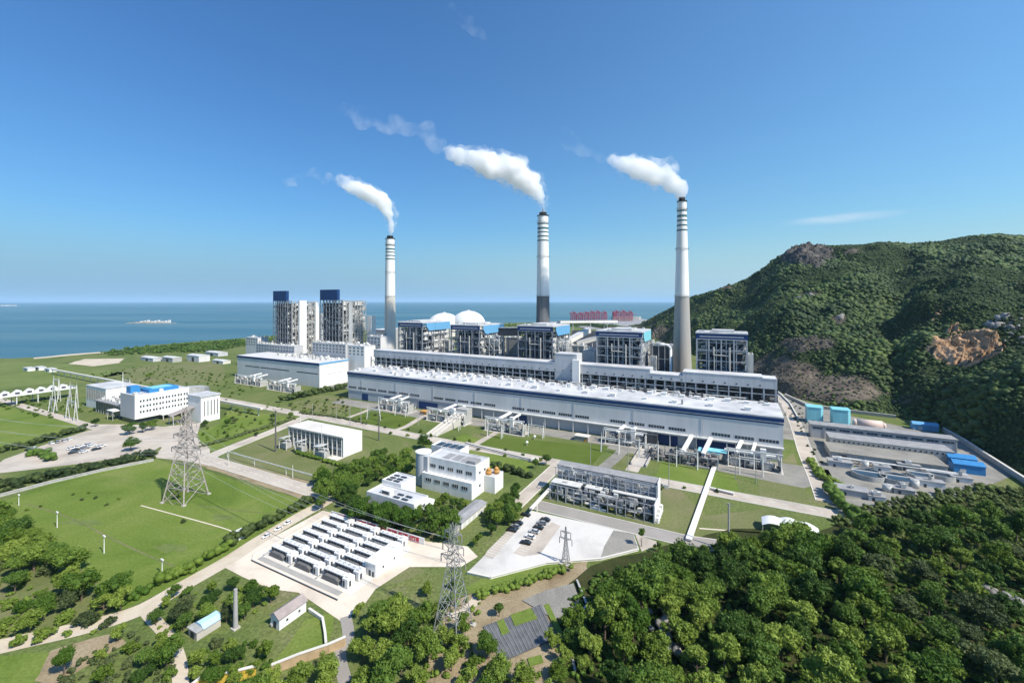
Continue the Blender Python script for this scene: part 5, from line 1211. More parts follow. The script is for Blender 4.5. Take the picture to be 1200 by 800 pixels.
mb = MB(); mb.box(0, 13.2, 1.7, 4.1, .3, 3.5); mb.box(13.22, 16.4, .2, 4.1, .3, 3.9); mb.build('shell', M['white'], ct)
mb = MB()
for k in range(6): mb.box(.4 + k * 2.1, 2.2 + k * 2.1, 1.56, 1.69, .6, 3.1); 
mb.build('louvre', M['dark'], ct)
mb = MB(); n = 9
mb.yprism([(.9, .3), (.9, 1.3), (2.6, 2.35), (9.2, 2.35), (11.0, 1.5), (11.0, .3)], -.1, 1.3); mb.build('cooler', M['meshgrey'], ct)
mb = MB(); mb.box(13.6, 14.7, .06, .19, .6, 3.0); mb.box(16.41, 16.5, 1.0, 2.0, .6, 2.9); mb.each('door', M['dark'], ct)
mb = MB()
for k in range(4): mb.cyl(2 + k * 3.1, 2.9, 3.51, 3.85, .7, .7, 12)
mb.box(14, 15.6, 1, 3, 3.91, 4.4); mb.each('roof_fan', M['palesteel'], ct)
rows = ['front row nearest the kerb', 'second row from the kerb', 'third row from the kerb', 'fourth row from the kerb', 'fifth row from the kerb', 'sixth row from the kerb', 'back row nearest the red banner']
first = True
for j in range(7):
    for i in range(3):
        c = ct if first else copy_tree(ct); first = False; a, b = container(i, j); x, y = Wd(a, b); c.location = (x, y, .09)
        c['label'] = 'white battery container, %s unit of the %s' % (('left', 'middle', 'right')[i], rows[j])
o = T('control_cabin', 'plain white control cabin at the open end of the battery yard', 'cabin', -144, 137)
mb = MB(); mb.box(0, 6.2, 0, 17, .06, 5.6); mb.build('wall', M['white'], o); bx('roof', M['white'], o, -.3, 6.5, -.3, 17.3, 5.603, 6); wm = window_mesh(1, 1.2, 1, 1)
bx('door', M['dark'], o, 2.2, 3.4, -.08, -.003, .1, 2.6); bx('door', M['dark'], o, 4.2, 5.2, -.08, -.003, .1, 2.3); windows(o, wm, [(6.22, 4, 2), (6.22, 11, 2)], 1)
# red banner wall: white strokes of lettering on red panels
p0, p1 = Vector(gpx([(388, 606)])[0]), Vector(gpx([(497, 639)])[0]); dv = p1 - p0; o = bpy.data.objects.new('banner_wall', None); COL.objects.link(o); o.location = (*p0, 0); o.rotation_euler.z = math.atan2(dv.y, dv.x)
tag(o, 'white wall with red lettered panels along the back of the battery yard', 'banner wall'); Lw = dv.length
bx('wall', M['white'], o, 0, Lw, 0, .3, 0, 3.6)
rg = random.Random(91); np_ = 8
for k in range(np_):
    x0 = 6 + k * (Lw - 8) / np_; x1 = x0 + (Lw - 8) / np_ - 1.2
    pn = bx('red_panel', M['red'], o, x0, x1, -.08, -.003, .5, 3.1); mb = MB(); x = x0 + .5
    while x < x1 - 1.2:                             # blocky strokes, too blurred in the photo to read
        for _ in range(4):
            if rg.random() < .5: zz = rg.uniform(.9, 2.6); mb.box(x, x + rg.uniform(.5, .95), -.13, -.083, zz, zz + .16)
            else: xx = x + rg.uniform(0, .8); zz = rg.uniform(.8, 1.6); mb.box(xx, xx + .16, -.128, -.085, zz, zz + rg.uniform(.6, 1.1))
        x += 1.35
    mb.build('lettering', M['white'], pn)
o = T('house', 'small white gatehouse with a grey-brown pitched roof on the lawn corner', 'gatehouse', -152, 99)
mb = MB(); mb.box(0, 5, 0, 11, 0, 4.2); mb.add([(0,0,4.2),(5,0,4.2),(2.5,0,5.7)], [(0,1,2)]); mb.add([(0,11,4.2),(5,11,4.2),(2.5,11,5.7)], [(0,2,1)]); mb.build('wall', M['white'], o)
mb = MB(); mb.yprism([(-.5, 3.95), (2.5, 5.75), (5.5, 3.95), (5.5, 4.2), (2.5, 6.0), (-.5, 4.2)], -.5, 11.5); mb.build('roof', M['rooftile'], o)
bx('door', M['dark'], o, 1.6, 3.2, -.07, -.003, .1, 2.6); wm = window_mesh(.9, 1, 1, 1); windows(o, wm, [(5.02, 2.6, 1.6), (5.02, 7.6, 1.6)], 1); bx('air_conditioner', M['equip'], o, .3, 1.3, -.6, -.08, .5, 1.3)
a, b = AB(226, 748); o = T('shed', 'weathered shed with a pale blue sheet roof among the bushes', 'shed', a - 3, b)
mb = MB(); mb.box(0, 5.5, 0, 8, 0, 3); mb.build('wall', M['conc'], o); mb = MB(); mb.yprism([(-.5, 3.004), (1.5, 4.2), (4, 4.2), (6, 3.004)], 2, 8.5); mb.build('roof', M['tarp'], o); mb = MB(); mb.box(-.4, 5.9, -.4, 1.99, 3.004, 3.3); mb.build('porch_roof', M['equip'], o); bx('door', M['dark'], o, 1.5, 3.6, -.06, -.003, 0, 2.3)
a, b = AB(276, 736); o = T('concrete_post', 'stout grey concrete post standing in the shrubs left of the gatehouse', 'post', a, b); MB().cyl(0, 0, 0, 14.5, .85, .6, 16).build('shaft', M['poleconc'], o); MB().box(-1.2, 1.2, -1.2, 1.2, -.2, .5).build('footing', M['conc'], o)
# bottom boundary wall: yellow face, pale coping
def wall(label, pts, h, t, m_, cop='paleconc', name='boundary_wall', cat='wall'):
    o = bpy.data.objects.new(name, None); COL.objects.link(o); o.location = (*pts[0], 0); tag(o, label, cat); mb, mc = MB(), MB(); p0 = Vector(pts[0])
    for i in range(len(pts) - 1):
        a, b = Vector(pts[i]) - p0, Vector(pts[i+1]) - p0; mb.beam((*a, h/2 - .1), (*b, h/2 - .1), t, h + .2); mc.beam((*a, h + .22), (*b, h + .22), t + .5, .24)
    mb.build('wall_face', M[m_], o); mc.build('coping', M[cop], o); return o
wall('ochre boundary wall with a pale coping at the bottom edge, left of the muddy stretch', gpx([(205, 830), (235, 806), (280, 797), (300, 792)]), 3.2, .5, 'yellow')
wall('muddy boundary wall with a pale coping below the gatehouse lawn', gpx([(318, 790), (350, 777), (385, 765), (405, 756)]), 3.0, .5, 'mud')
wall('low white rail wall between the gatehouse lawn and the paved apron', gpx([(362, 716), (378, 727), (381, 745), (382, 757)]), 1.1, .35, 'render')
wall('low dark-railed wall along the near edge of the car park', gpx([(548, 672), (575, 678), (640, 661), (704, 656), (748, 645)]), .7, .4, 'render')
wall('stone wall along the upper edge of the big lawn', gpx([(-40, 592), (0, 582), (60, 566), (120, 552), (180, 540)]), 1.5, .7, 'equip', 'conc')
# vegetable plots
def plot(label, pts, z, m_, name='garden_plot'):
    pts = gpx(pts); c = Vector(pts[0]); o = MB().prism([(x - c.x, y - c.y) for x, y in pts], 0, z).build(name, m_, loc=(c.x, c.y, .02)); return tag(o, label, 'garden plot')
plot('large grey netted garden plot with patches of green', [(566, 735), (634, 709), (652, 748), (588, 776)], .5, mat('grey_netting', (.13,.135,.14), .8, .4, .25))
plot('small green bed inside the large netted plot', [(598, 722), (622, 714), (630, 726), (603, 735)], .75, GM['lawn'])
plot('narrow green bed at the left of the netted plot', [(582, 730), (590, 727), (597, 742), (588, 746)], .75, GM['lawn'])
rgp_ = random.Random(66); mb = MB(); p0_ = G(566, 735)
for k in range(16):
    f = (k + .5) / 16; q0 = Vector(G(566 + 68*f, 735 - 26*f)); q1 = Vector(G(588 + 64*f, 776 - 28*f)); mb.beam((q0.x - p0_[0], q0.y - p0_[1], .62 + .06 * (k % 2)), (q1.x - p0_[0], q1.y - p0_[1], .62 + .06 * (k % 2)), .14, .12)
net = bpy.data.objects['garden_plot']; mb.build('net_rail', M['roofgrey'], net).location = (0, 0, -.02)
plot('bare grey plot beside the forest edge above the netted plot', [(612, 704), (640, 692), (672, 684), (682, 712), (650, 726)], .4, GM['gravel'])
plot('green bed below the netted plot', [(618, 772), (634, 768), (637, 776), (621, 781)], .4, GM['lawn'])
plot('long narrow green bed right of the netted plot', [(637, 710), (643, 708), (668, 760), (662, 762)], .5, GM['lawn'])
wall('thin grey wall running along the forest edge beside the plots', gpx([(676, 682), (688, 712), (664, 740), (674, 790)]), 1.0, .3, 'equip', 'equip')

# ------------------------------------------------------------------ cars
def car_meshes(seed, paint):
    mb = MB(); W_, Ln = .88, 2.2
    prof = [(-Ln, .35), (-Ln, .8), (-Ln + .15, .92), (Ln - 1.2, .95), (Ln - .1, .78), (Ln, .6), (Ln, .35)]
    mb.xprism([(y, z) for y, z in prof], -W_, W_); body = mb
    g = MB(); g.add([(-.82, -1.9, .93), (.82, -1.9, .93), (.82, 1.05, .95), (-.82, 1.05, .95), (-.64, -1.35, 1.45), (.64, -1.35, 1.45), (.64, .25, 1.45), (-.64, .25, 1.45)], [(0,1,5,4),(1,2,6,5),(2,3,7,6),(3,0,4,7),(4,5,6,7)])
    r = MB(); r.box(-.66, .66, -1.36, .28, 1.452, 1.5)
    return body, g, r
PAINT = dict(white=mat('car_white', (.75,.75,.75), .25, .03), black=mat('car_black', (.02,.02,.022), .2, .1), grey=mat('car_grey', (.25,.26,.28), .25, .05), silver=mat('car_silver', (.5,.5,.52), .25, .05), red=mat('car_red', (.35,.03,.03), .25, .05))
CARP = {}
def car(colour, x, y, rz, label, group, sc=1.12):
    if colour not in CARP:
        o = bpy.data.objects.new('parked_car', None); COL.objects.link(o); b, g, r = car_meshes(1, colour)
        b.build('body', PAINT[colour], o); g.build('window', M['glass'], o); r.build('roof', PAINT[colour], o)
        for sx in (-1, 1):
            for sy_ in (-1.35, 1.35):
                mb = MB(); mb.tube((sx*.72, sy_, .33), (sx*.92, sy_, .33), .33, 12); mb.build('wheel', M['rubber'], o)
        CARP[colour] = o; c = o
    else: c = copy_tree(CARP[colour])
    c.location = (x, y, .075); c.rotation_euler = (0, 0, rz); c.scale = (sc,) * 3; return tag(c, label, 'car', group)
for i, (px, py, col, l) in enumerate(((616, 604, 'black', 'black car at the upper corner of the bright car park by the trees'), (607, 614, 'black', 'black car second from the top in the left row of the bright car park'), (604, 618, 'grey', 'grey car third from the top in the left row of the bright car park'), (600, 622, 'black', 'black car lowest of the left row in the bright car park'),
      (639, 610, 'black', 'black car topmost in the middle row of the bright car park'), (635, 614, 'grey', 'grey car second in the middle row of the bright car park'), (631, 619, 'black', 'black car third in the middle row of the bright car park'), (626, 624, 'silver', 'silver car fourth in the middle row of the bright car park'), (621, 630, 'white', 'white car fifth in the middle row of the bright car park'), (616, 637, 'black', 'black car lowest of the middle row, alone on the bright car park'))):
    x, y = G(px, py); car(col, x, y, TH + math.pi / 2 + (.1 if i % 2 else -.05), l, 'cars in the bright car park', 1.25)
rg = random.Random(13); cols = ['white', 'black', 'white', 'grey', 'silver', 'white', 'black', 'white']
k = 0
for px, py in ((84, 526), (89, 528), (93, 524), (99, 526), (104, 521.5), (108, 523), (113, 527), (119, 523.5), (98, 530), (86, 531), (60, 520), (67, 518.5), (75, 517), (81, 515.5), (33, 528), (40, 526)):
    x, y = G(px, py); col = cols[k % 8]
    lab = {True: 'parked in the middle of the left car park before the administration building', False: 'parked along the hedge on the left car park'}[k < 10]
    car(col, x, y, TH + rg.uniform(-.15, .15) + (math.pi/2 if k >= 10 else 0), '%s car %s' % (col, lab), 'cars in the left car park', 1.35); k += 1
for px, py, l in ((315, 629, 'white car nearest the gate among those along the roadside hedge'), ):
    pass
for k, (px, py) in enumerate(((326, 620.5), (337, 613.5), (312, 629))):
    x, y = G(px, py); car('white', x, y, TH + math.pi/2 + math.pi/2, 'white car parked by the roadside hedge opposite the battery yard', 'white cars along the hedge', .95)

# ------------------------------------------------------------------ pylons and poles
def pylon(label, px, py, h, base, arms, name='lattice_pylon', m_='galv', rz=0.0, ft=True, wt=.28):
    a, b = AB(px, py); o = T(name, label, 'pylon', a, b, 'lattice pylons', rz)
    waist = h * .62; top_w = base * .16
    def half(z): return (base/2) * (1 - z/waist) + top_w * z/waist if z < waist else top_w * (1 - .55 * (z - waist) / (h - waist))
    levels = [0, h*.16, h*.30, h*.42, h*.53, waist, h*.69, h*.76, h*.83, h*.90, h]
    for sx in (-1, 1):
        for sy_ in (-1, 1):
            mb = MB()
            for i in range(len(levels) - 1):
                z0, z1 = levels[i], levels[i+1]; mb.bar((sx*half(z0), sy_*half(z0), z0), (sx*half(z1), sy_*half(z1), z1), wt * (1.5 - z0/h))
            if ft: mb.box(sx*half(0) - .9, sx*half(0) + .9, sy_*half(0) - .9, sy_*half(0) + .9, -.2, .7, 1)
            mb.build('leg', [M[m_], M['conc']], o)
    mb = MB()
    for i in range(len(levels) - 1):
        z0, z1 = levels[i], levels[i+1]; h0, h1 = half(z0), half(z1)
        for s in (-1, 1):
            mb.bar((-h0, s*h0, z0), (h1, s*h1, z1), wt*.6); mb.bar((h0, s*h0, z0), (-h1, s*h1, z1), wt*.6)
            mb.bar((s*h0, -h0, z0), (s*h1, h1, z1), wt*.6); mb.bar((s*h0, h0, z0), (s*h1, -h1, z1), wt*.6)
            if i: mb.bar((-h0, s*h0, z0), (h0, s*h0, z0), wt*.55); mb.bar((s*h0, -h0, z0), (s*h0, h0, z0), wt*.55)
            if i < 3: zm, hm_ = (z0+z1)/2, (h0+h1)/2; mb.bar((-hm_, s*hm_, zm), (0, s*h0, z0), wt*.45); mb.bar((hm_, s*hm_, zm), (0, s*h0, z0), wt*.45)
    mb.build('bracing', M[m_], o)
    for z, ln in arms:
        hz = half(z)
        mb = MB()
        for s in (-1, 1):
            for t_ in (-1, 1): mb.bar((s*hz, t_*hz, z), (s*ln, 0, z + .6), wt*.7); mb.bar((s*hz, t_*hz, z + h*.045), (s*ln, 0, z + .6), wt*.6)
            for q in range(1, 5):
                f = q/5; y_ = hz*(1-f); x_ = s*(hz + (ln-hz)*f)
                mb.bar((x_, -y_, z + .6*f), (x_, y_, z + .6*f), wt*.5); mb.bar((x_, y_, z + .6*f), (x_, y_*.9, z + h*.045*(1-f) + .6*f), wt*.4); mb.bar((x_, -y_, z + .6*f), (s*(hz + (ln-hz)*(f-.2)), y_ + hz*.2, z + .6*f), wt*.4)
        ca_ = mb.build('cross_arm', M[m_], o)
        mb = MB(); [mb.cyl(s*ln, 0, z - 2.2, z + .5, .2, .2, 6) for s in (-1, 1)]; mb.each('insulator', M['rust'], ca_)
    return o
pylon('big pinkish lattice pylon standing on the green lawn at left', 218, 584, 56, 16, ((30, 11), (38, 9.5), (46, 8)), m_='rust', wt=.42, rz=.25)
pylon('pale lattice pylon among the trees at the bottom centre', 531, 738, 39, 10.5, ((26, 5.4), (30.5, 4.6), (35, 3.8)), wt=.24)
pylon('thin grey lattice mast inside the bright car park', 663, 660, 17, 3.0, ((11, 3), (14, 2.4)), wt=.16)
def pole(label, px, py, h, group='concrete poles around the plant', arm=True, r=.34, m_='poleconc'):
    a, b = AB(px, py); o = T('utility_pole', label, 'pole', a, b, group); MB().cyl(0, 0, -.2, h, r, r*.6, 10).build('shaft', M[m_], o)
    if arm: mb = MB(); mb.bar((-1.6, 0, h - .8), (1.6, 0, h - .8), .22); [mb.cyl(x, 0, h - .69, h - .1, .1, .1, 6) for x in (-1.5, 0, 1.5)]; mb.build('cross_bar', M['galv'], o)
    return o
pole('thick dark pole with equipment beside the square lawn', 323, 529, 33, r=.7, m_='polegrey')
pole('tall dark pole beside the transformer road near the oval lawn', 444, 516, 24, r=.6, m_='polegrey')
pole('tall grey pole at the wood edge right of the white walkway', 854, 645, 23, r=.55)
for px, py, h, l in ((410, 499, 30, 'slim tall pole at the left front corner of the long hall'), (423, 498, 24, 'slim pole in front of the left transformers'), (490, 498, 24, 'slim pole right of the oval lawn'), (394, 492, 20, 'slim pole at the left end of the long hall road'), (366, 500, 22, 'slim pole behind the glazed substation roof'), (352, 516, 24, 'slim white pole at the left corner of the glazed substation'), (377, 534, 24, 'slim white pole in front of the glazed substation'), (343, 560, 9, 'short white pole on the square lawn, right one'), (268, 545, 9, 'short white pole on the square lawn, left one'),
                     (692, 557, 22, 'slim pole behind the grey switchyard building at its left'), (736, 553, 22, 'slim pole on the small lawn by the vehicle ramp'), (784, 570, 24, 'slim pole right of the grey switchyard building'), (816, 545, 22, 'slim pole in front of the pipe yard'), (862, 562, 24, 'slim pole beside the right end transformers'), (886, 566, 20, 'slim pole at the right end of the long hall')):
    pole(l, px, py, h, arm=False, r=.26, m_='palesteel' if 'white' in l else 'poleconc')
def flood(label, px, py, h):
    a, b = AB(px, py); o = T('lamp_mast', label, 'lamp', a, b, 'lamp masts on the big lawn'); MB().cyl(0, 0, 0, h, .22, .12, 8).build('pole', M['white'], o); mb = MB(); [mb.box(-1 + k*.7, -.5 + k*.7, -.25, .25, h - .1, h + .5) for k in range(3)]; mb.each('lamp_head', M['white'], o)
flood('white lamp mast on the big lawn near its left hedge', 67, 618, 8); flood('white lamp mast in the middle of the big lawn', 122, 648, 8); flood('short white lamp mast at the lower edge of the big lawn', 190, 672, 6); flood('white lamp mast at the upper left corner of the big lawn', 22, 592, 6)
a, b = AB(273, 630); o = T('hut', 'tiny white hut at the right hedge of the big lawn', 'hut', a, b); bx('wall', M['white'], o, 0, 5, 0, 4, 0, 2.8); bx('roof', M['white'], o, -.4, 5.4, -.4, 4.4, 2.803, 3.1); bx('door', M['equip'], o, 1.8, 2.8, -.06, -.003, 0, 2.1)
# rail on the square lawn, walkway bridges
o = T('guard_rail', 'long pale rail on posts along the near side of the square lawn', 'rail', -345, 190); mb = MB(); mb.box(0, 105, -.2, .2, 4.6, 5.2); mb.build('rail', M['palesteel'], o); mb = MB(); [mb.box(x, x + .4, -.2, .2, 0, 4.59) for x in (0, 34, 70, 104)]; mb.each('post', M['palesteel'], o)
def bridge(label, p, q, w=2.6, z=4.2, n=4, m_='paleconc'):
    a0, b0 = p; a1, b1 = q; o = T('pipe_walkway', label, 'walkway', a0, b0, 'pale pipe walkways'); v = Vector((a1 - a0, b1 - b0))
    mb = MB(); mb.beam((0, 0, z), (v.x, v.y, z), w, .9); mb.build('deck', M[m_], o); mb = MB()
    for k in range(n): f = (k + .5)/n; mb.bar((v.x*f, v.y*f, 0), (v.x*f, v.y*f, z - .46), .6)
    mb.each('post', M[m_], o)
bridge('straight white pipe walkway running from the pipe yard down to the wood', AB(839, 541, 1.1), AB(807, 632, 1.1), 2.8, 1.1, 5, 'render')
bridge('short pale pipe walkway branching right to a pole from the white walkway', AB(831, 571, 1.1), AB(860, 578, 1.1), 2.0, 1.1, 2)
bridge('pale pipe walkway at the left end of the grey switchyard building', AB(669, 546, 5), AB(622, 596, 5), 1.8, 5, 4)
o = T('boundary_wall', 'long white wall in front of the grey switchyard building along the road', 'wall', -113, 288); 
mb = MB(); mb.box(0, 76, 0, .4, 0, 2.6); mb.build('wall_face', M['render'], o); mb = MB(); [mb.box(x, x + .7, -.15, .55, 0, 3) for x in range(0, 77, 8)]; mb.each('pier', M['paleconc'], o)
o = T('canal_wall', 'pale sloped drain with a broken stone edge left of the round bush', 'drain', AB(546, 520)[0], AB(546, 520)[1]); v = Vector(AB(628, 541)) - Vector(AB(546, 520)); mb = MB(); mb.beam((0, 0, .8), (v.x, v.y, .8), 2.6, 1.6); mb.build('channel', M['conc'], o); mb = MB(); mb.beam((0, -2.2, .5), (v.x, v.y - 2.2, .5), .6, 1.0); mb.build('kerb', M['paleconc'], o); mb = MB(); mb.tube((v.x - 3, v.y - 1, 1.4), (v.x + 2, v.y - 1, 1.4), 2.3, 14); mb.build('culvert', M['paleconc'], o)
for px, py, l in ((626.5, 514.5, 'white globe lamp on the middle lawn, upper one'), (617.5, 521.5, 'white globe lamp on the middle lawn, lower one')):
    a, b = AB(px, py); o = T('globe_lamp', l, 'lamp', a, b, 'white globe lamps'); MB().cyl(0, 0, 0, 1.2, .3, .3, 8).build('post', M['palesteel'], o); mb = MB(); [mb.cyl(0, 0, 1.2 + 2.6*k/6, 1.2 + 2.6*(k+1)/6, max(.05, 1.3*math.sin(math.pi*k/6)), max(.05, 1.3*math.sin(math.pi*(k+1)/6)), 14, 0, False) for k in range(6)]; mb.build('globe', M['white'], o, True)

# ------------------------------------------------------------------ right-hand works
def cyan_tank(label, px0, px1, px2, py, ytop):
    a, b = AB(px0, py); Y = Wd(a, b)[1]; h = H - (ytop - CY)*Y/F; w = aAt(px1, b) - a; d = 14
    o = T('cladded_tank_house', label, 'tank house', a, b, 'pair of cyan tank houses'); mb = MB(); c = 2.2
    mb.prism([(0, 0), (w, 0), (w + c, c), (w + c, d), (0, d)], 0, h); mb.build('wall', M['cyan'], o); mb = MB(); mb.prism([(-.3, -.3), (w + .1, -.3), (w + c + .3, c), (w + c + .3, d), (-.3, d)], h + .003, h + .6); mb.build('roof', M['cyan'], o); bx('door', M['dark'], o, w*.3, w*.3 + 3, -.08, -.003, 0, 3)
cyan_tank('bright cyan tank house, left one of the pair at the hill foot', 946, 962, 971, 495, 477); cyan_tank('bright cyan tank house, right one of the pair at the hill foot', 976, 994, 1003, 499, 480)
a, b = AB(1004, 502); o = T('storage_vessel', 'long pinkish horizontal vessel beside the cyan tank houses', 'tank', a, b); mb = MB(); r = 4.4; Lr = aAt(1044, b + 2) - a - 6
mb.tube((0, 3, r), (Lr, 3, r), r, 20); mb.tube((Lr, 3, r), (Lr + 2.6, 3, r), r, 20, 0, r*.5); mb.tube((0, 3, r), (-2.6, 3, r), r, 20, 0, r*.5); mb.build('shell', M['pinkpipe'], o, True); mb = MB(); [mb.box(x, x + 2, 0, 6, 0, 1.6) for x in (5, Lr*.5, Lr - 7)]; mb.each('saddle', M['conc'], o)
o = T('long_workshop', 'long grey workshop with a row of dark openings under its roof, right of the plant', 'workshop', 60.5, 457); w = 95
bx('wall', M['clad_lo'], o, 0, w, 0, 12, 0, 11); bx('roof', M['roofgrey'], o, -.6, w + .6, -.6, 12.6, 11.003, 11.8); mb = MB(); [mb.box(x, x + .9, -.3, -.003, 0, 10.9) for x in np.arange(0, w, 9.4)]; mb.each('pilaster', M['equip'], o)
wm = window_mesh(7.2, 1.6, 3, 1); windows(o, wm, [(1.6 + k*9.4, -.02, 8) for k in range(10)])
o = T('basin_hall', 'low grey flat-roofed hall with a long row of small dark windows', 'basin hall', 66, 402); w = 66
mb = MB(); mb.box(0, w, 0, 26, 0, 5); mb.box(4, w + 12, 26.1, 44, 0, 8.5); mb.build('wall', M['equip'], o); mb = MB(); mb.box(-.5, w + .5, -.5, 26, 5.003, 5.6); mb.box(3.5, w + 12.5, 26.05, 44.5, 8.503, 9.2, 1); mb.build('roof', [GM['gravel'], M['roofgrey']], o)
wm = window_mesh(1.6, 1.7, 1, 1); windows(o, wm, [(6 + k*3.1, 26.08, 6.1) for k in range(22)]); bx('door', M['dark'], o, 4, 10, -.08, -.003, 0, 3.8)
bx('door', M['steel'], o, 16, 26, -.08, -.003, 0, 3.8)
for k, (px, py, r, l) in enumerate(((1018, 559, 9.5, 'round grey settling tank, leftmost below the basin hall'), (1050, 564, 9, 'round grey settling tank, second from left below the basin hall'), (1078, 560, 7, 'round grey settling tank, third from left below the basin hall'), (1103, 560, 7.5, 'round grey settling tank, rightmost beside the blue sheds'))):
    a, b = AB(px, py); o = T('settling_tank', l, 'settling tank', a, b, 'round settling tanks'); mb = MB(); mb.cyl(0, 0, 0, 3.4, r, r, 36, 0, False); mb.cyl(0, 0, 0, 3.4, r - .5, r - .5, 36, 0, False); mb.cyl(0, 0, 3.41, 3.42, r, r, 36) if False else None
    for q in range(36):
        a0_, a1_ = q/36*6.2832, (q+1)/36*6.2832; mb.add([(r*math.cos(a0_), r*math.sin(a0_), 3.4), (r*math.cos(a1_), r*math.sin(a1_), 3.4), ((r-.5)*math.cos(a1_), (r-.5)*math.sin(a1_), 3.4), ((r-.5)*math.cos(a0_), (r-.5)*math.sin(a0_), 3.4)], [(0,1,2,3)])
    mb.build('tank_wall', M['equip'], o); mb = MB(); mb.cyl(0, 0, 1.5, 2.4, r - .52, r - .52, 36); mb.build('water', M['glass'], o); mb = MB(); mb.beam((-r, 0, 3.8), (r, 0, 3.8), 1, .5); mb.build('scraper_bridge', M['palesteel'], o)
for px0, py, w, d, h, m_, l in ((1118, 553, 16, 9, 6, 'blue2', 'bright blue shed nearest the near end of the right-hand works'), (1112, 545, 15, 9, 6, 'blue2', 'bright blue shed second of the row in the right-hand works'), (1070, 503, 18, 8, 5, 'blue', 'pale blue curved-roof shed at the hill foot behind the long workshop')):
    a, b = AB(px0, py); o = T('shed', l, 'shed', a, b, 'blue sheds of the right-hand works'); bx('wall', M[m_], o, 0, w, 0, d, 0, h); mb = MB(); mb.xprism([(-.4, h), (d/2, h + 2), (d + .4, h), (d + .4, h + .3), (d/2, h + 2.3), (-.4, h + .3)], -.4, w + .4); mb.build('roof', M[m_], o); bx('door', M['palesteel'], o, w*.2, w*.2 + 3, -.07, -.003, 0, 3)
wall('long grey retaining wall along the hill foot, right of the plant', [G(*q) for q in ((920, 464), (945, 476), (1000, 484), (1050, 490))], 3, .8, 'conc')
wall('dark retaining wall with pale coping running down the right edge', [G(*q) for q in ((1105, 506), (1130, 520), (1160, 540), (1200, 566), (1260, 605))], 4, 1.0, 'equip')
wall('pale kerb wall along the right plant road', [G(*q) for q in ((912, 460), (926, 474), (936, 492))], 1.5, .6, 'render')
# white membrane roof at the wood edge
a, b = AB(893, 622); o = T('membrane_roof', 'white tensioned membrane roof at the edge of the wood', 'canopy', a, b)
mb = MB(); n = 12; ws = [(x, 3.2 + 2.0 * math.sin(math.pi * (x / 25.0) * 3 % math.pi) * .5 + 1.6 * math.sin(math.pi * x / 25)) for x in np.linspace(0, 25, 26)]
for i in range(25):
    (x0, z0), (x1, z1) = ws[i], ws[i+1]
    for j in range(6):
        y0, y1 = j*1.6, (j+1)*1.6; f = lambda y: 1.4 * math.sin(math.pi * y / 9.6)
        mb.add([(x0, y0, z0 + f(y0)), (x1, y0, z1 + f(y0)), (x1, y1, z1 + f(y1)), (x0, y1, z0 + f(y1))], [(0,1,2,3)])
mb.build('membrane', M['tent'], o, True); mb = MB(); [mb.cyl(x, y, 0, 3.4, .15, .15, 8) for x in (.3, 12, 24.6) for y in (.3, 9.2)]; mb.each('post', M['palesteel'], o)
# ------------------------------------------------------------------ harbour
wh = gpx([(640, 377.4), (668, 377.2), (722, 375.6), (752, 373.8), (766, 376), (756, 386), (690, 386), (668, 381)])
tag(MB().prism(wh, -8, 2.5).build('wharf', M['roofgrey']), kind='structure')
def gantry(label, px, ytop, Y, arm, i):
    X = (px - CX)/F*Y; h = H - (ytop - CY)*Y/F; o = bpy.data.objects.new('quay_crane', None); COL.objects.link(o); o.location = (X, Y, 2.5); tag(o, label, 'crane', 'red quay cranes'); m_ = M['cranered']
    mb = MB()
    for x in (-15, -5, 5, 15):
        for y in (-10, 10): mb.box(x - 1.3, x + 1.3, y - 1.2, y + 1.2, 0, h*.72)
    for z in (h*.3, h*.5, h*.72): mb.box(-16.4, 16.4, -11.4, -8.6, z, z + 3); mb.box(-16.4, 16.4, 8.6, 11.4, z, z + 3); mb.box(-16, -14, -8.5, 8.5, z + .1, z + 1.9); mb.box(14, 16, -8.5, 8.5, z + .1, z + 1.9)
    mb.bar((-9, -10.6, 0), (9, -10.6, h*.3), 1.2); mb.bar((-9, -10.6, h*.5), (9, -10.6, h*.72), 1.2); mb.build('portal', m_, o)
    mb = MB(); mb.box(-arm, 14, -2.5, 2.5, h*.75, h*.75 + 4); mb.bar((-arm, 0, h*.8), (0, 0, h), 1.4); mb.bar((14, 0, h*.8), (0, 0, h), 1.4); mb.box(-1.6, 1.6, -2, 2, h*.72 + 2.05, h); mb.build('boom', m_, o)
    mb = MB(); mb.box(2, 12, -4, 4, h*.75 + 4.02, h*.75 + 10); mb.build('machine_house', M['cranered'], o)
for i, (px, yt) in enumerate(((672, 365), (679, 366), (686, 365), (693, 364), (700, 363.5), (708, 364.5), (722, 363.5), (730, 363), (738, 364))):
    gantry('red lattice quay crane on the wharf, %s from the left' % ('first','second','third','fourth','fifth','sixth','seventh','eighth','ninth')[i], px, yt, 2550, 24 + 6*(i % 3), i)
Y = 2700.0; X = (735 - CX)/F*Y; o = bpy.data.objects.new('cargo_ship', None); COL.objects.link(o); o.location = (X, Y, -4); tag(o, 'grey cargo ship with a red waterline moored behind the wharf', 'ship')
mb = MB(); hull = [(-95, -14), (70, -14), (88, 0), (70, 14), (-95, 14), (-100, 0)]; mb.prism(hull, 3.01, 28); mb.build('hull', M['equip'], o); mb = MB(); mb.prism(hull, -2, 3); mb.build('waterline', M['red'], o)
mb = MB(); mb.box(-92, -72, -12, 12, 28.02, 52); mb.box(-88, -80, -5, 5, 52.02, 62); mb.build('superstructure', M['cranered'], o)
for x in (-45, -5, 35): mb = MB(); mb.box(x - 2, x + 2, -2, 2, 28.02, 50); mb.bar((x, 0, 48), (x + 26, 0, 40), 1.8); mb.build('deck_crane', M['cranered'], o)
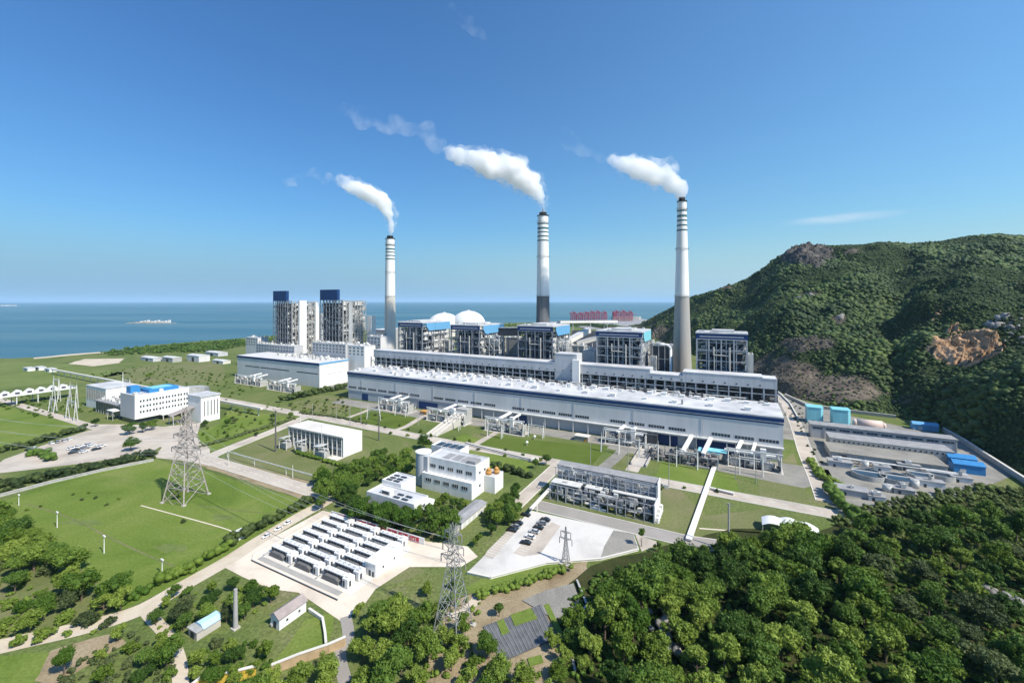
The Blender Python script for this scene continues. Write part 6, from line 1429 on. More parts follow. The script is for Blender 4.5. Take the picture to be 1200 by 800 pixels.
# islet and breakwater
rgn = np.random.default_rng(5); Y = 2430.0; c = Vector(((177 - CX)/F*Y, Y)); C_ = [(rgn.uniform(-122, 122), rgn.uniform(-24, 24), -2) for _ in range(150)]; R_ = [rgn.uniform(6, 16) * (1 - .5*abs(q[0])/125) + 2 for q in C_]
V, Fc = blobs(rgn, C_, R_, ICO1, .3, .7); tag(link('rocky_islet', mesh_np('rocky_islet', V, Fc, GM['gravel']), loc=(c.x, c.y, -4)), 'low pale rocky islet out in the sea at left', 'islet')
a_ = bpy.data.objects['rocky_islet']; bb = MB()
for k in range(9): x = -60 + k*20; bb.box(x, x + 10, -4, 4, 4, 11 + (k % 3)*3)
hb = bb.build('islet_hut', M['render'], a_)
C_ = [(x, rgn.uniform(-30, 30), 0) for x in np.linspace(-900, 330, 120)]; V, Fc = blobs(rgn, C_, rgn.uniform(16, 40, 120), ICO1, .25, .5)
Y = 11500.0; tag(link('breakwater', mesh_np('breakwater', V, Fc, GM['slab']), loc=((5 - CX)/F*Y, Y, -4)), 'thin pale breakwater on the horizon at the left edge', 'breakwater')

# small structures of the right-hand works
for i, (px, py, w, d, h, m_, lab) in enumerate(((985, 548, 14, 7, 4, 'clad_lo', 'small grey plant room at the left end of the settling tanks'), (1035, 553, 9, 6, 3.4, 'render', 'small pale pump room between the first two settling tanks'), (1066, 552, 12, 6, 4.2, 'equip', 'low grey plant room behind the third settling tank'), (1092, 572, 13, 6, 4, 'render', 'pale plant room in front of the rightmost settling tank'),
        (1000, 582, 16, 9, 3.6, 'clad_lo', 'dark-roofed low building at the lower left corner of the works'), (1028, 588, 8, 5, 3, 'white', 'tiny white hut at the lower edge of the works'), (1060, 580, 10, 6, 3.2, 'equip', 'grey sludge building below the settling tanks'), (1128, 566, 10, 6, 3.4, 'render', 'pale hut right of the blue sheds'))):
    a, b = AB(px, py); o = T('plant_room', lab, 'plant room', a - w / 2, b, 'small buildings of the right-hand works'); bx('wall', M[m_], o, 0, w, 0, d, 0, h); bx('roof', M['roofgrey'], o, -.4, w + .4, -.4, d + .4, h + .003, h + .4); bx('door', M['dark'], o, w*.2, w*.2 + 1.4, -.07, -.003, 0, 2.2); rooftop_units(o, [(w*.5, d*.5, h + .41)], i)
for i, (px, py, r, h, lab) in enumerate(((1040, 575, 2.6, 4, 'small grey dosing tank below the second settling tank'), (1072, 571, 2.2, 5, 'small grey dosing tank below the third settling tank'), (1014, 548, 2.0, 5, 'small grey dosing tank behind the leftmost settling tank'))):
    a, b = AB(px, py); o = T('dosing_tank', lab, 'tank', a, b, 'dosing tanks'); mb = MB(); mb.cyl(0, 0, 0, h, r, r, 20); mb.build('shell', M['palesteel'], o, True); mb = MB(); mb.cyl(0, 0, h + .003, h + .8, r + .1, .3, 20); mb.build('lid', M['equip'], o)
o = T('pipe_rack', 'low pipe rack running between the basin hall and the settling tanks', 'pipe rack', 66, 396); mb = MB(); [mb.tube((0, y, 3.2), (74, y, 3.2), .3, 8) for y in (0, .9, 1.8)]; mb.each('pipe', M['palesteel'], o); mb = MB(); [mb.box(x, x + .3, -.4, 2.2, 0, 2.9) for x in range(0, 75, 8)]; mb.each('post', M['steel'], o)
# fine steel gantries in front of the long hall
for i, (px, py, w, h, lab) in enumerate(((438, 492, 16, 12, 'pale gantry before the left end of the long hall'), (470, 487, 14, 12, 'pale gantry between the oval lawn and the left transformers'), (531, 503, 14, 12, 'pale gantry left of the intake ramp'), (580, 512, 14, 12, 'pale gantry right of the intake ramp'), (628, 512, 14, 11, 'pale gantry at the left edge of the middle lawn'), (715, 530, 14, 12, 'pale gantry left of the small vehicle lawn'), (760, 538, 14, 12, 'pale gantry beside the vehicle ramp'), (805, 548, 14, 12, 'pale gantry in front of the pipe yard'), (880, 556, 14, 12, 'pale gantry before the right end transformers'))):
    portal_frame(lab, px, py, w, h, 'pale gantries along the long hall', 0, 'gantry')
# lane and bay lines
mb = MB(); 
for k in range(26): mb.add([(*Wd(-392 + k * 6.4, 180.9), .09), (*Wd(-389 + k * 6.4, 180.9), .09), (*Wd(-389 + k * 6.4, 181.15), .09), (*Wd(-392 + k * 6.4, 181.15), .09)], [(0,1,2,3)])
for k in range(95): mb.add([(*Wd(-600 + k * 6.8, 298.3 - .004*k), .09), (*Wd(-597 + k * 6.8, 298.3 - .004*k), .09), (*Wd(-597 + k * 6.8, 298.55 - .004*k), .09), (*Wd(-600 + k * 6.8, 298.55 - .004*k), .09)], [(0,1,2,3)])
for f in np.linspace(0, 1, 15):
    for (p, q) in (((613, 652), (647, 612)), ((577, 655), (609, 618))):
        a, b = AB(p[0] + (q[0]-p[0])*f, p[1] + (q[1]-p[1])*f); mb.add([(*Wd(a - 5.2, b), .085), (*Wd(a, b), .085), (*Wd(a, b + .14), .085), (*Wd(a - 5.2, b + .14), .085)], [(0,1,2,3)])
tag(mb.build('road_marking', M['white']), kind='structure')

# conductors strung between the pylons and gantries
def tip(px, py, rz, z, x): a, b = AB(px, py); X, Y = Wd(a, b); an = TH + rz; return Vector((X + x * math.cos(an), Y + x * math.sin(an), z))
def conductor(label, p, q, sag):
    o = bpy.data.objects.new('power_line', None); COL.objects.link(o); o.location = p; tag(o, label, 'power line', 'conductors of the lattice pylons'); mb = MB(); pr = Vector((0, 0, 0)); d = q - p
    for k in range(1, 25): f = k / 24; c = d * f - Vector((0, 0, sag * 4 * f * (1 - f))); mb.tube(pr, c, .055, 4); pr = c
    mb.build('cable', M['steel'], o)
for s_ in (-1, 1):
    side = 'nearer' if s_ < 0 else 'farther'
    for (z1, x1), (z2, x2), lv in (((28.4, 11), (24.2, 5.4), 'lowest'), ((36.4, 9.5), (28.7, 4.6), 'middle'), ((44.4, 8), (33.2, 3.8), 'topmost')):
        conductor('%s sagging conductor on the %s arms between the pinkish pylon and the pale pylon' % (lv, side), tip(218, 584, .25, z1, s_ * x1), tip(531, 738, 0, z2, s_ * x2), 7)
        conductor('%s conductor on the %s arms running from the pinkish pylon out of the frame' % (lv, side), tip(218, 584, .25, z1, s_ * x1), tip(218, 584, .25, z1, s_ * x1) + Vector((-260, 60, 4)), 9)
for i in range(3):
    a, b = container(i, 0); o = T('cable_tray', 'grey cable tray between the container columns of the battery yard', 'cable tray', a - 1.6, b - 1.5, 'cable trays of the battery yard'); bx('tray', M['equip'], o, 0, .7, 0, 37, .12, .5); mb = MB(); [mb.box(.05, .65, y, y + .2, .501, .56) for y in range(2, 36, 3)]; mb.each('cover_strap', M['dark'], o)
# ------------------------------------------------------------------ steam
def steam_mat(name, fall, dens):
    m = bpy.data.materials.new(name); m.use_nodes = True; t = m.node_tree; t.nodes.remove(t.nodes['Principled BSDF'])
    v = t.nodes.new('ShaderNodeVolumePrincipled'); v.inputs['Color'].default_value = (1, 1, 1, 1); v.inputs['Anisotropy'].default_value = 0
    tcn = t.nodes.new('ShaderNodeTexCoord'); n = t.nodes.new('ShaderNodeTexNoise'); n.inputs['Scale'].default_value = .045; n.inputs['Detail'].default_value = 5; n.inputs['Roughness'].default_value = .6
    t.links.new(tcn.outputs['Object'], n.inputs['Vector'])
    r = t.nodes.new('ShaderNodeMapRange'); r.inputs['From Min'].default_value = .36; r.inputs['From Max'].default_value = .62; t.links.new(n.outputs['Fac'], r.inputs['Value'])
    sx = t.nodes.new('ShaderNodeSeparateXYZ'); t.links.new(tcn.outputs['Object'], sx.inputs[0])
    r2 = t.nodes.new('ShaderNodeMapRange'); r2.interpolation_type = 'SMOOTHSTEP'; r2.inputs['From Min'].default_value = -fall[0]; r2.inputs['From Max'].default_value = -fall[1]; r2.inputs['To Min'].default_value = dens; r2.inputs['To Max'].default_value = dens * .035
    t.links.new(sx.outputs['X'], r2.inputs['Value'])
    # solid near the stack, more broken up downwind
    r3 = t.nodes.new('ShaderNodeMapRange'); r3.inputs['From Min'].default_value = -fall[0] * .2; r3.inputs['From Max'].default_value = -fall[1]; r3.inputs['To Min'].default_value = .75; r3.inputs['To Max'].default_value = 0
    t.links.new(sx.outputs['X'], r3.inputs['Value'])
    mxx = t.nodes.new('ShaderNodeMath'); mxx.operation = 'MAXIMUM'; t.links.new(r.outputs[0], mxx.inputs[0]); t.links.new(r3.outputs[0], mxx.inputs[1])
    mu = t.nodes.new('ShaderNodeMath'); mu.operation = 'MULTIPLY'; t.links.new(mxx.outputs[0], mu.inputs[0]); t.links.new(r2.outputs[0], mu.inputs[1])
    t.links.new(mu.outputs[0], v.inputs['Density']); t.links.new(v.outputs[0], t.nodes['Material Output'].inputs['Volume'])
    return m
def fringe_mat(fall):
    m = bpy.data.materials.new('steam_fringe'); m.use_nodes = True; t = m.node_tree; t.nodes.remove(t.nodes['Principled BSDF']); v = t.nodes.new('ShaderNodeVolumePrincipled'); v.inputs['Color'].default_value = (1, 1, 1, 1)
    tcn = t.nodes.new('ShaderNodeTexCoord'); n = t.nodes.new('ShaderNodeTexNoise'); n.inputs['Scale'].default_value = .06; n.inputs['Detail'].default_value = 6; n.inputs['Roughness'].default_value = .65; t.links.new(tcn.outputs['Object'], n.inputs['Vector'])
    r = t.nodes.new('ShaderNodeMapRange'); r.interpolation_type = 'SMOOTHSTEP'; r.inputs['From Min'].default_value = .42; r.inputs['From Max'].default_value = .72; r.inputs['To Max'].default_value = .06; t.links.new(n.outputs['Fac'], r.inputs['Value'])
    t.links.new(r.outputs[0], v.inputs['Density']); t.links.new(v.outputs[0], t.nodes['Material Output'].inputs['Volume']); return m
def plume(label, st, path, fall, dens, seed):
    a, b, zt, rt, Y = st; X, Y = Wd(a, b); sc = Y / F; rg = np.random.default_rng(seed); C, Rd = [], []
    P_ = [(( (px - CX)*sc - X, 0, H - (py - CY)*sc - zt), r*sc) for px, py, r in path]
    for i in range(len(P_) - 1):
        (p0, r0), (p1, r1) = P_[i], P_[i+1]; p0, p1 = np.array(p0), np.array(p1); L_ = np.linalg.norm(p1 - p0); n = max(3, int(L_ / (min(r0, r1) * .35)))
        for k in range(n):
            f = k/n; r = r0 + (r1 - r0)*f; c = p0 + (p1 - p0)*f
            C.append(c); Rd.append(r*.72)
            if r > 5:
                for _ in range(4):
                    d = rg.normal(size=3); d /= np.linalg.norm(d); q = r*rg.uniform(.28, .5); C.append(c + d*(r - q)*rg.uniform(.85, 1.12)); Rd.append(q)
    C, Rd = np.array(C), np.array(Rd)
    V, Fc = blobs(rg, C, Rd * .93, ICO2, .02, 1.0)
    o = link('steam_plume', mesh_np('steam_plume', V, Fc, steam_mat('steam', fall, dens)), loc=(X, Y, zt)); tag(o, label, 'steam plume')
    rm = o.modifiers.new('Remesh', 'REMESH'); rm.mode = 'VOXEL'; rm.voxel_size = 2.2
    for sc_, st_ in ((34, 15), (11, 6)):
        tx = bpy.data.textures.new('billow', 'CLOUDS'); tx.noise_scale = sc_; tx.noise_depth = 3
        dm = o.modifiers.new('Billow', 'DISPLACE'); dm.texture = tx; dm.strength = st_; dm.mid_level = .55; dm.texture_coords = 'GLOBAL'
    V2, F2 = blobs(rg, C * np.array([1, 1, 1]), Rd * 1.16 + 1.5, ICO2, .03, 1.0)
    fr = link('fringe', mesh_np('fringe', V2, F2, fringe_mat(fall)), o); rm = fr.modifiers.new('Remesh', 'REMESH'); rm.mode = 'VOXEL'; rm.voxel_size = 2.6
    for sc_, st_ in ((22, 14), (8, 6)):
        tx = bpy.data.textures.new('billow', 'CLOUDS'); tx.noise_scale = sc_; tx.noise_depth = 3
        dm = fr.modifiers.new('Billow', 'DISPLACE'); dm.texture = tx; dm.strength = st_; dm.mid_level = .5; dm.texture_coords = 'GLOBAL'
    return o
plume('thick white steam plume drifting left from the middle chimney', C2, [(636.5, 248, 4.5), (636, 240, 6), (632, 230, 10), (624, 220, 14), (613, 209, 19), (599, 201, 22), (583, 194, 20), (567, 189, 19), (551, 186, 15), (537, 183, 12), (525, 177, 8)], (85, 165), .2, 1)
plume('white steam plume drifting left from the right chimney', C3, [(799, 231, 4.2), (797, 224, 8), (791, 216, 13), (781, 208, 17), (769, 203, 18.5), (755, 199, 18.5), (741, 196, 16), (728, 191, 12), (714, 186, 8)], (55, 105), .2, 2)
plume('smaller white steam plume curling left from the left chimney', C1, [(457, 276, 2.8), (458.5, 268, 4.5), (458, 258, 6.5), (455, 247, 9.5), (447, 237, 12.5), (436, 229, 13.5), (424, 223, 12.5), (412, 218, 10.5), (402, 213, 8), (396, 208, 5)], (50, 105), .2, 3)
def wisp(label, st, pts, dens, seed):
    a, b, zt, rt, Y = st; X, Y = Wd(a, b); sc = Y/F; rg = np.random.default_rng(seed); C, Rd = [], []
    for px, py, r in pts:
        for _ in range(5): C.append(((px + rg.uniform(-1, 1)*r*.7 - CX)*sc, rg.uniform(-.4, .4)*r*sc, -(py + rg.uniform(-1, 1)*r*.5 - CY)*sc)); Rd.append(r*sc*rg.uniform(.4, .7))
    c0 = np.mean(C, 0); V, Fc = blobs(rg, np.array(C) - c0, Rd, ICO2, .05, .9)
    m = bpy.data.materials.new('thin_steam'); m.use_nodes = True; t = m.node_tree; t.nodes.remove(t.nodes['Principled BSDF']); v = t.nodes.new('ShaderNodeVolumePrincipled'); v.inputs['Color'].default_value = (1,1,1,1)
    tcn = t.nodes.new('ShaderNodeTexCoord'); n = t.nodes.new('ShaderNodeTexNoise'); n.inputs['Scale'].default_value = .022; n.inputs['Detail'].default_value = 6; n.inputs['Roughness'].default_value = .65; t.links.new(tcn.outputs['Object'], n.inputs['Vector'])
    r = t.nodes.new('ShaderNodeMapRange'); r.interpolation_type = 'SMOOTHSTEP'; r.inputs['From Min'].default_value = .42; r.inputs['From Max'].default_value = .75; r.inputs['To Max'].default_value = dens; t.links.new(n.outputs['Fac'], r.inputs['Value']); t.links.new(r.outputs[0], v.inputs['Density']); t.links.new(v.outputs[0], t.nodes['Material Output'].inputs['Volume'])
    o = link('steam_wisp', mesh_np('steam_wisp', V, Fc, m), loc=(c0[0], Y + c0[1], H + c0[2])); tag(o, label, 'steam', kind='stuff')
    rm = o.modifiers.new('Remesh', 'REMESH'); rm.mode = 'VOXEL'; rm.voxel_size = 4
wisp('faint wisps of steam thinning out left of the middle plume', C2, [(512, 166, 14), (496, 156, 16), (478, 150, 16), (458, 146, 16), (436, 140, 18), (415, 132, 14)], .03, 5)
wisp('faint torn wisp of steam left of the left plume', C1, [(385, 210, 8), (366, 204, 9), (350, 207, 6), (338, 213, 8)], .04, 6)
wisp('faint haze of steam above the right plume', C3, [(704, 186, 9), (690, 178, 12), (672, 168, 14), (655, 160, 14)], .022, 7)

# ------------------------------------------------------------------ trees, hedges, undergrowth
def wood(poly_px, d, seed, kinds, sc, label_of, group, tries=9000, shift=0, maxn=400):
    pts = scatter(gpx(poly_px), d, seed, tries, maxn); rg = random.Random(seed)
    for x, y in pts:
        k = rg.choice(kinds)
        if y < 158 and k in ('dense', 'broad') and rg.random() < .5: k = 'pale'
        tree(k, x, y, sc * rg.uniform(.8, 1.2) * (1.75 if k == 'bush' else 1), label_of(k), group)
    return pts
KN = {'broad': 'broad spreading green tree', 'dense': 'dense dark green tree', 'pale': 'light green tree', 'dull': 'dull greyish green tree', 'slim': 'slim upright tree', 'bush': 'low bush'}
f_near = [(672, 745), (700, 712), (735, 690), (770, 672), (815, 660), (860, 648), (905, 650), (950, 650), (980, 660), (1020, 700), (1060, 760), (1090, 900), (700, 900), (690, 800)]
W1 = wood(f_near, 9.6, 101, ['broad', 'broad', 'dense', 'dense', 'pale'], 1.28, lambda k: KN[k] + ' in the crowded wood between the garden plots and the membrane roof', 'trees of the crowded wood')
f_right = [(985, 655), (1010, 628), (1060, 620), (1130, 612), (1230, 620), (1330, 760), (1400, 900), (1090, 900), (1060, 760), (1020, 700)]
W2 = wood(f_right, 11.0, 102, ['broad', 'dense', 'dull', 'dull', 'pale'], 1.25, lambda k: KN[k] + ' in the wood on the right below the settling tanks', 'trees of the right wood')
print('wood', len(W1), len(W2))
# undergrowth
rgp = scatter(gpx([(655, 720), (690, 682), (745, 662), (800, 646), (860, 634), (960, 640), (1010, 618), (1200, 590), (1500, 650), (1500, 900), (690, 900)]), 2.6, 103, 26000)
ground_cover('undergrowth', rgp, 1.1, 2.5, LM['deep'], 31, 16, .5)
rgp = scatter(gpx([(975, 610), (1012, 594), (1080, 582), (1150, 570), (1215, 575), (1260, 640), (1100, 650), (1000, 650)]), 3.6, 104, 9000)
ground_cover('scrub', rgp, 1.8, 3.8, LM['olive'], 32, 18, .6)
rgp = scatter(gpx([(905, 470), (935, 470), (985, 590), (1000, 606), (985, 612), (968, 575), (940, 510)]), 3.4, 105, 3000)
ground_cover('scrub', [q for k, q in enumerate(rgp) if k % 3 == 0], .8, 1.8, LM['hedge'], 33, 20, .5)
# left grove
gl = [(-120, 790), (-120, 640), (0, 640), (55, 668), (100, 705), (145, 722), (120, 740), (60, 748), (0, 762)]
wood(gl, 6.4, 110, ['bush', 'bush', 'dull', 'pale', 'broad'], .88, lambda k: KN[k] + ' in the grove along the lower left edge of the big lawn', 'trees of the left grove')
gl2 = [(-40, 600), (0, 612), (60, 655), (110, 690), (150, 712), (140, 722), (95, 706), (50, 672), (-40, 645)]
wood(gl2, 7.0, 111, ['dense', 'broad', 'broad', 'pale'], 1.0, lambda k: KN[k] + ' in the front row of the grove against the big lawn', 'front trees of the left grove')
rgp = scatter(gpx(gl), 4.0, 112, 3000); ground_cover('undergrowth', [q for k, q in enumerate(rgp) if k % 2], .8, 1.7, LM['mid'], 34, 20, .45)
# bottom-left shrubs
sb = [(60, 800), (95, 770), (150, 742), (185, 752), (205, 780), (190, 830), (60, 860), (20, 830)]
wood(sb, 6.4, 113, ['dull', 'bush', 'bush', 'broad', 'pale'], .72, lambda k: KN[k] + ' in the thicket between the two sandy tracks at bottom left', 'trees of the bottom left thicket')
rgp = scatter(gpx(sb), 3.0, 114, 3000); ground_cover('undergrowth', rgp, .8, 1.7, LM['grey'], 35, 20, .42)
# shrubs around the gatehouse and the blue-roofed shed
sg = [(172, 722), (200, 700), (245, 690), (300, 692), (318, 706), (300, 724), (262, 730), (210, 740), (185, 738)]
wood(sg, 6.0, 115, ['bush', 'dull', 'broad', 'pale'], .66, lambda k: KN[k] + ' in the shrubs between the gatehouse and the sandy road', 'trees by the gatehouse')
rgp = scatter(gpx(sg), 3.0, 116, 3000); ground_cover('undergrowth', [q for k, q in enumerate(rgp) if k % 3], .7, 1.6, LM['mid'], 36, 20, .42)
sg2 = [(230, 770), (262, 752), (300, 756), (318, 776), (300, 800), (250, 808), (225, 800)]
wood(sg2, 5.6, 117, ['broad', 'pale', 'bush'], .6, lambda k: KN[k] + ' in front of the blue-roofed shed above the ochre wall', 'trees above the ochre wall')
rgp = scatter(gpx(sg2), 2.6, 118, 2000); ground_cover('undergrowth', rgp, .6, 1.4, LM['mid'], 37, 20, .4)
sg3 = [(290, 830), (330, 805), (395, 790), (420, 800), (440, 900), (300, 900)]
wood(sg3, 7.2, 119, ['pale', 'broad'], .8, lambda k: KN[k] + ' at the bottom edge below the muddy wall', 'trees below the muddy wall')
# centre bottom: trees around the pale pylon
cb = [(425, 752), (430, 735), (470, 722), (500, 735), (505, 760), (500, 800), (520, 900), (420, 900)]
wood(cb, 7.2, 120, ['broad', 'dense', 'pale'], .98, lambda k: KN[k] + ' in the clump left of the pale lattice pylon', 'trees left of the pale pylon')
cb2 = [(510, 880), (520, 810), (560, 800), (610, 800), (660, 812), (690, 900)]
wood(cb2, 7.6, 121, ['pale', 'broad'], .85, lambda k: KN[k] + ' along the bottom edge below the garden plots', 'trees below the plots')
rgp = scatter(gpx([(420, 745), (520, 720), (540, 760), (680, 812), (690, 900), (420, 900)]), 3.4, 122, 4000); ground_cover('undergrowth', [q for k, q in enumerate(rgp) if k % 2], .7, 1.5, LM['mid'], 38, 20, .42)
for px, py, k, s, l in ((421, 722, 'pale', .62, 'light green tree at the right corner of the paved apron beside the small path'), (500, 698, 'pale', .58, 'light green tree beside the small lawn triangle near the pylon'), (585, 722, 'dense', .62, 'round dark tree standing alone above the netted garden plot'), (462, 712, 'broad', .5, 'small green tree between the apron and the pylon clump'), (530, 690, 'pale', .45, 'small pale tree just left of the pylon top'),
                        (560, 640, 'pale', .62, 'light green tree at the left corner of the bright car park'), (600, 612, 'pale', .8, 'light green tree beside the topmost parked cars'), (497, 526, 'dense', 1.25, 'large round dark tree between the oval lawn and the larger office'), (640, 545, 'dense', .85, 'round dark bush tree at the end of the stone drain'), (628, 549, 'dense', .7, 'smaller dark tree beside the round bush tree'),
                        (752, 640, 'slim', .95, 'tall slim dark tree at the right tip of the car park'), (772, 646, 'slim', .55, 'thin cypress right of the car park tip'), (767, 648, 'slim', .5, 'thin cypress beside the slim dark tree'), (215, 612, 'bush', .9, 'bush growing between the legs of the pinkish pylon'), (207, 584, 'pale', .5, 'small tree inside the legs of the pinkish pylon'),
                        (152, 509, 'dense', 1.15, 'dark tree in front of the grey end of the administration building'), (178, 504, 'dense', .9, 'dark tree under the windows of the administration building'), (167, 507, 'dense', .85, 'dull tree beside the administration entrance'), (240, 500, 'dense', .8, 'tree in front of the white wing of the administration building'), (266, 500, 'broad', .6, 'green tree right of the white wing'), (112, 500, 'dense', .75, 'dark tree in front of the glazed annex'), (153, 528, 'broad', .95, 'umbrella-shaped tree at the end of the car park hedge'), (175, 444, 'dense', .9, 'lone dark tree in the olive field')):
    x, y = G(px, py); tree(k, x, y, s, l, None)
wood([(378, 600), (382, 588), (400, 590), (420, 612), (450, 622), (490, 632), (525, 634), (535, 622), (515, 612), (470, 612), (430, 604), (415, 590), (412, 575), (378, 566)], 5.6, 130, ['dense', 'dense', 'broad'], .92, lambda k: KN[k] + ' between the smaller white office and the battery yard banner', 'trees around the smaller office')
wood([(385, 572), (370, 562), (400, 558), (440, 540), (480, 540), (480, 562), (430, 570)], 6.6, 131, ['dense', 'broad'], .8, lambda k: KN[k] + ' behind the smaller office towards the glazed substation', 'trees behind the offices')
wood([(505, 600), (520, 588), (550, 592), (530, 612)], 5.8, 132, ['pale', 'dense', 'dull'], .62, lambda k: KN[k] + ' in the garden between the two white offices', 'garden trees between the offices')
wood([(572, 618), (575, 600), (592, 590), (606, 582), (612, 596), (590, 618), (578, 636)], 5.6, 133, ['dense', 'dense', 'broad'], .7, lambda k: KN[k] + ' beside the water house and the grey-roofed garage', 'trees beside the garage')
wood([(300, 512), (232, 514), (236, 502), (300, 492), (345, 488), (320, 500)], 15, 134, ['bush', 'bush', 'dull'], .55, lambda k: KN[k] + ' scattered on the lawn strip before the administration wing', 'trees on the lawn strip', 4000)
wood([(262, 490), (270, 480), (300, 484), (268, 498)], 10, 135, ['bush', 'dull'], .5, lambda k: KN[k] + ' on the grass right of the administration wing', 'trees right of the wing', 2000)
wood([(545, 742), (552, 760), (600, 786), (580, 800), (530, 790), (520, 752)], 6.4, 140, ['pale', 'broad'], .72, lambda k: KN[k] + ' between the pale pylon and the netted plot', 'trees between pylon and plots')
wood([(505, 716), (520, 706), (528, 720), (515, 740)], 5.0, 141, ['pale', 'dull'], .6, lambda k: KN[k] + ' at the upper left foot of the pale pylon', 'trees at the pylon foot')
wood([(640, 760), (672, 752), (690, 790), (650, 800)], 6.4, 144, ['broad', 'pale'], .8, lambda k: KN[k] + ' beside the narrow bed at the wood edge', 'trees beside the narrow bed')
for k, (px, py) in enumerate(((32, 598), (47, 594), (96, 586), (112, 584), (125, 592), (104, 578), (86, 580), (140, 585))):
    x, y = G(px, py); tree('bush', x, y, .55, 'small dark bush scattered on the upper left of the big lawn', 'bushes on the big lawn')
wood([(410, 492), (440, 486), (480, 502), (520, 512), (560, 520), (700, 552), (780, 566), (860, 578), (860, 582), (700, 558), (560, 530), (480, 518)], 13, 142, ['bush'], .5, lambda k: 'small bush along the main road in front of the long hall', 'bushes along the main road', 5000)
wood([(330, 476), (400, 466), (410, 484), (350, 484)], 10, 143, ['bush', 'bush', 'dull'], .5, lambda k: KN[k] + ' on the rough grass left of the long hall', 'bushes left of the long hall', 3000)
rgp = scatter(gpx([(-30, 592), (-30, 566), (20, 562), (60, 553), (120, 541), (178, 528), (184, 536), (120, 549), (60, 563), (0, 578)]), 3.6, 150, 3000)
ground_cover('roadside_scrub', rgp, 1.5, 3.4, LM['hedge'], 45, 16, .6)
rgp = scatter(gpx([(505, 720), (540, 700), (562, 706), (560, 740), (580, 790), (640, 790), (672, 760), (690, 800), (640, 860), (500, 860)]), 3.4, 160, 3000)
ground_cover('roadside_scrub', [q for k, q in enumerate(rgp) if k % 5 != 2], .7, 1.7, LM['mid'], 46, 16, .45)
# hedges
hedge(gpx([(-20, 534), (30, 524), (70, 512), (102, 503)]), 7, 6, 'dark clipped hedge along the left car park', 201)
hedge(gpx([(20, 569), (60, 560), (100, 553), (140, 544), (182, 533)]), 12, 5, 'broad hedge between the left car park and the big lawn', 202)
hedge(gpx([(-40, 574), (20, 569), (50, 563)]), 10, 5, 'bushy hedge at the left end of the big lawn', 203)
hedge(gpx([(35, 534), (50, 532), (62, 540)]), 9, 5, 'clump of hedge inside the left car park', 204, mat_='deep')
hedge(gpx([(268, 640), (300, 622), (335, 604), (368, 588)]), 6.5, 5.5, 'dark hedge along the right side of the big lawn by the battery yard road', 205)
hedge(gpx([(176, 690), (210, 676), (240, 660), (268, 642)]), 6, 4.5, 'loose pale hedge along the lower right side of the big lawn', 206, mat_='light')
hedge(gpx([(135, 712), (160, 700), (178, 690)]), 6, 3, 'low ragged hedge by the sandy track at the lawn corner', 207, mat_='mid')
hedge(gpx([(326, 472), (352, 466), (380, 460), (408, 455)]), 9, 9, 'dark hedge in front of the white end wall of the older hall', 208)
hedge(gpx([(232, 525), (262, 517), (300, 505), (346, 491)]), 4, 2.5, 'low hedge bordering the lawn strip', 209, mat_='grey')
hedge(gpx([(575, 545), (600, 553), (622, 560)]), 7, 4, 'clipped hedge below the stone drain', 210)
hedge(gpx([(690, 556), (740, 566), (778, 574)]), 3, 1.8, 'low scrubby hedge along the road behind the grey switchyard building', 211, mat_='grey')
hedge(gpx([(345, 530), (370, 538), (402, 547)]), 3.5, 2.5, 'low planting in front of the glazed substation', 212, mat_='mid')
hedge(gpx([(430, 497), (400, 490), (350, 484)]), 4, 2, 'scrubby planting along the main road behind the glazed substation', 213, mat_='grey', gap=.3)
hedge(gpx([(560, 702), (585, 694), (612, 686), (640, 676), (668, 668)]), 5, 2.8, 'ragged bushes along the bank below the car park', 214, mat_='mid', gap=.2)
hedge(gpx([(948, 540), (962, 560), (985, 572)]), 7, 4, 'bright clipped hedge beside the basin hall', 215, mat_='mid')
hedge(gpx([(972, 575), (985, 596), (1003, 610)]), 8, 7, 'dark tall hedge between the right plant road and the works', 216, mat_='deep')
hedge(gpx([(1000, 548), (1020, 562), (1060, 566)]), 5, 1.6, 'curved strip of bright bushes round the settling tanks', 217, mat_='light')
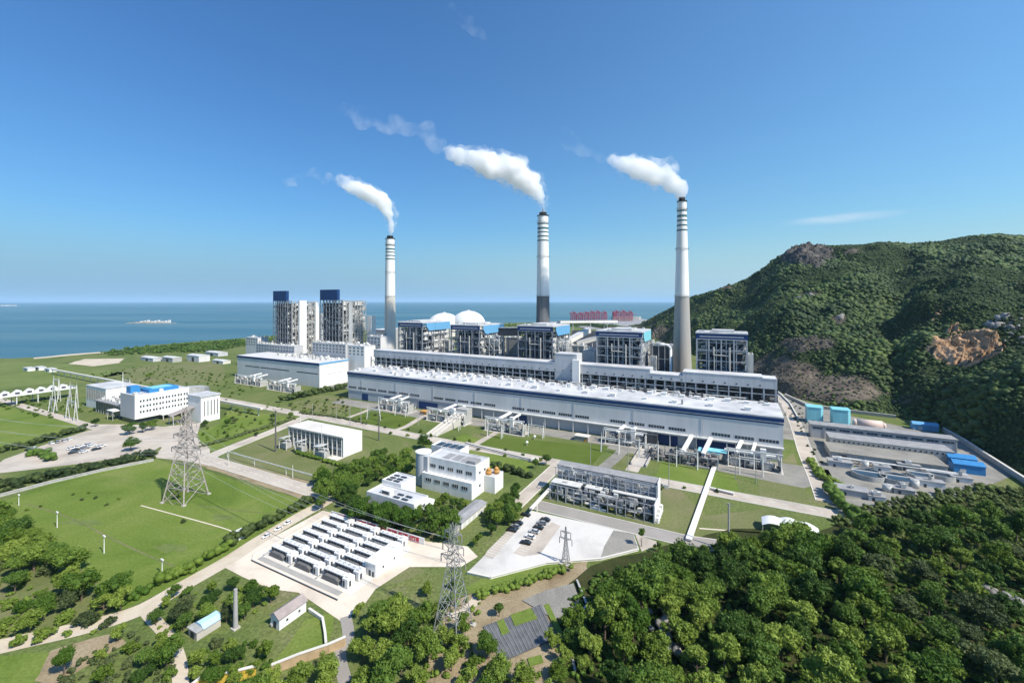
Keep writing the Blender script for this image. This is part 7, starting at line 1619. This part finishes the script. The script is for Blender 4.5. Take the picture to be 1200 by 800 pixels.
# shore trees: far ones by the hundred read as a belt
rgp = scatter(gpx([(118, 414), (170, 407.5), (230, 402.5), (290, 398), (300, 402), (255, 412), (200, 413), (130, 417)]), 11, 140, 5000)
ground_cover('shore_trees', rgp, 3.5, 8, LM['deep'], 39, 10, 1.6, squash=.8)
rgp = scatter(gpx([(300, 396), (430, 387.5), (520, 382.5), (640, 379), (660, 382), (520, 388), (430, 394), (300, 402)]), 16, 141, 6000)
ground_cover('shore_trees', rgp, 3.5, 8, LM['deep'], 40, 8, 1.8, squash=.8)
rgp = scatter(gpx([(-60, 470), (60, 462), (120, 480), (60, 492), (0, 478)]), 8, 142, 900) + scatter(gpx([(100, 440), (160, 430), (190, 428), (262, 440), (300, 455), (262, 470), (180, 452)]), 11, 143, 1500)
ground_cover('field_scrub', rgp, 1.0, 2.6, LM['mid'], 41, 14, .8)
rgp = scatter(gpx([(262, 485), (330, 470), (400, 478), (420, 492), (330, 480)]), 8, 144, 900) + scatter(gpx([(232, 520), (300, 498), (345, 488), (262, 500)]), 7, 145, 900)
ground_cover('field_scrub', rgp, .7, 1.8, LM['mid'], 42, 16, .6)

for px, py, l in ((782, 738, 'pale boulders in a gap of the crowded wood, upper cluster'), (790, 760, 'pale boulders in a gap of the crowded wood, lower cluster'), (1178, 708, 'pale rock outcrop among the scrub at the right edge')):
    rgn = np.random.default_rng(int(px)); x, y = G(px, py); C_ = rgn.normal(size=(16, 3)) * np.array([3, 3, .5]) + np.array([0, 0, 2.4]); V, Fc = blobs(rgn, C_, rgn.uniform(.8, 2.2, 16), ICO1, .34, .8)
    tag(link('rock_outcrop', mesh_np('rock_outcrop', V, Fc, GM['grayrock']), loc=(x, y, 0)), None, None, None, 'stuff')
wisp('high thin wisp of steam near the top of the sky above the middle plume', C2, [(558, 36, 10), (545, 26, 12), (566, 42, 8), (530, 14, 12)], .02, 8)
# the small plant nobody could count is marked as such
for o_ in bpy.data.objects:
    if o_.parent and o_.type == 'MESH' and o_.name.split('.')[0] in ('pipework', 'side_equipment', 'flank_equipment', 'switchgear', 'duct'): o_['kind'] = 'stuff'
# ------------------------------------------------------------------ air
m = bpy.data.materials.new('air'); m.use_nodes = True; t = m.node_tree; t.nodes.remove(t.nodes['Principled BSDF'])
v = t.nodes.new('ShaderNodeVolumePrincipled'); v.inputs['Color'].default_value = (.55, .78, 1, 1); v.inputs['Density'].default_value = 2.2e-5; v.inputs['Anisotropy'].default_value = 0
t.links.new(v.outputs[0], t.nodes['Material Output'].inputs['Volume'])
tag(MB().box(-125000, 125000, -3000, 165000, -14, 620).build('haze', m), kind='stuff')
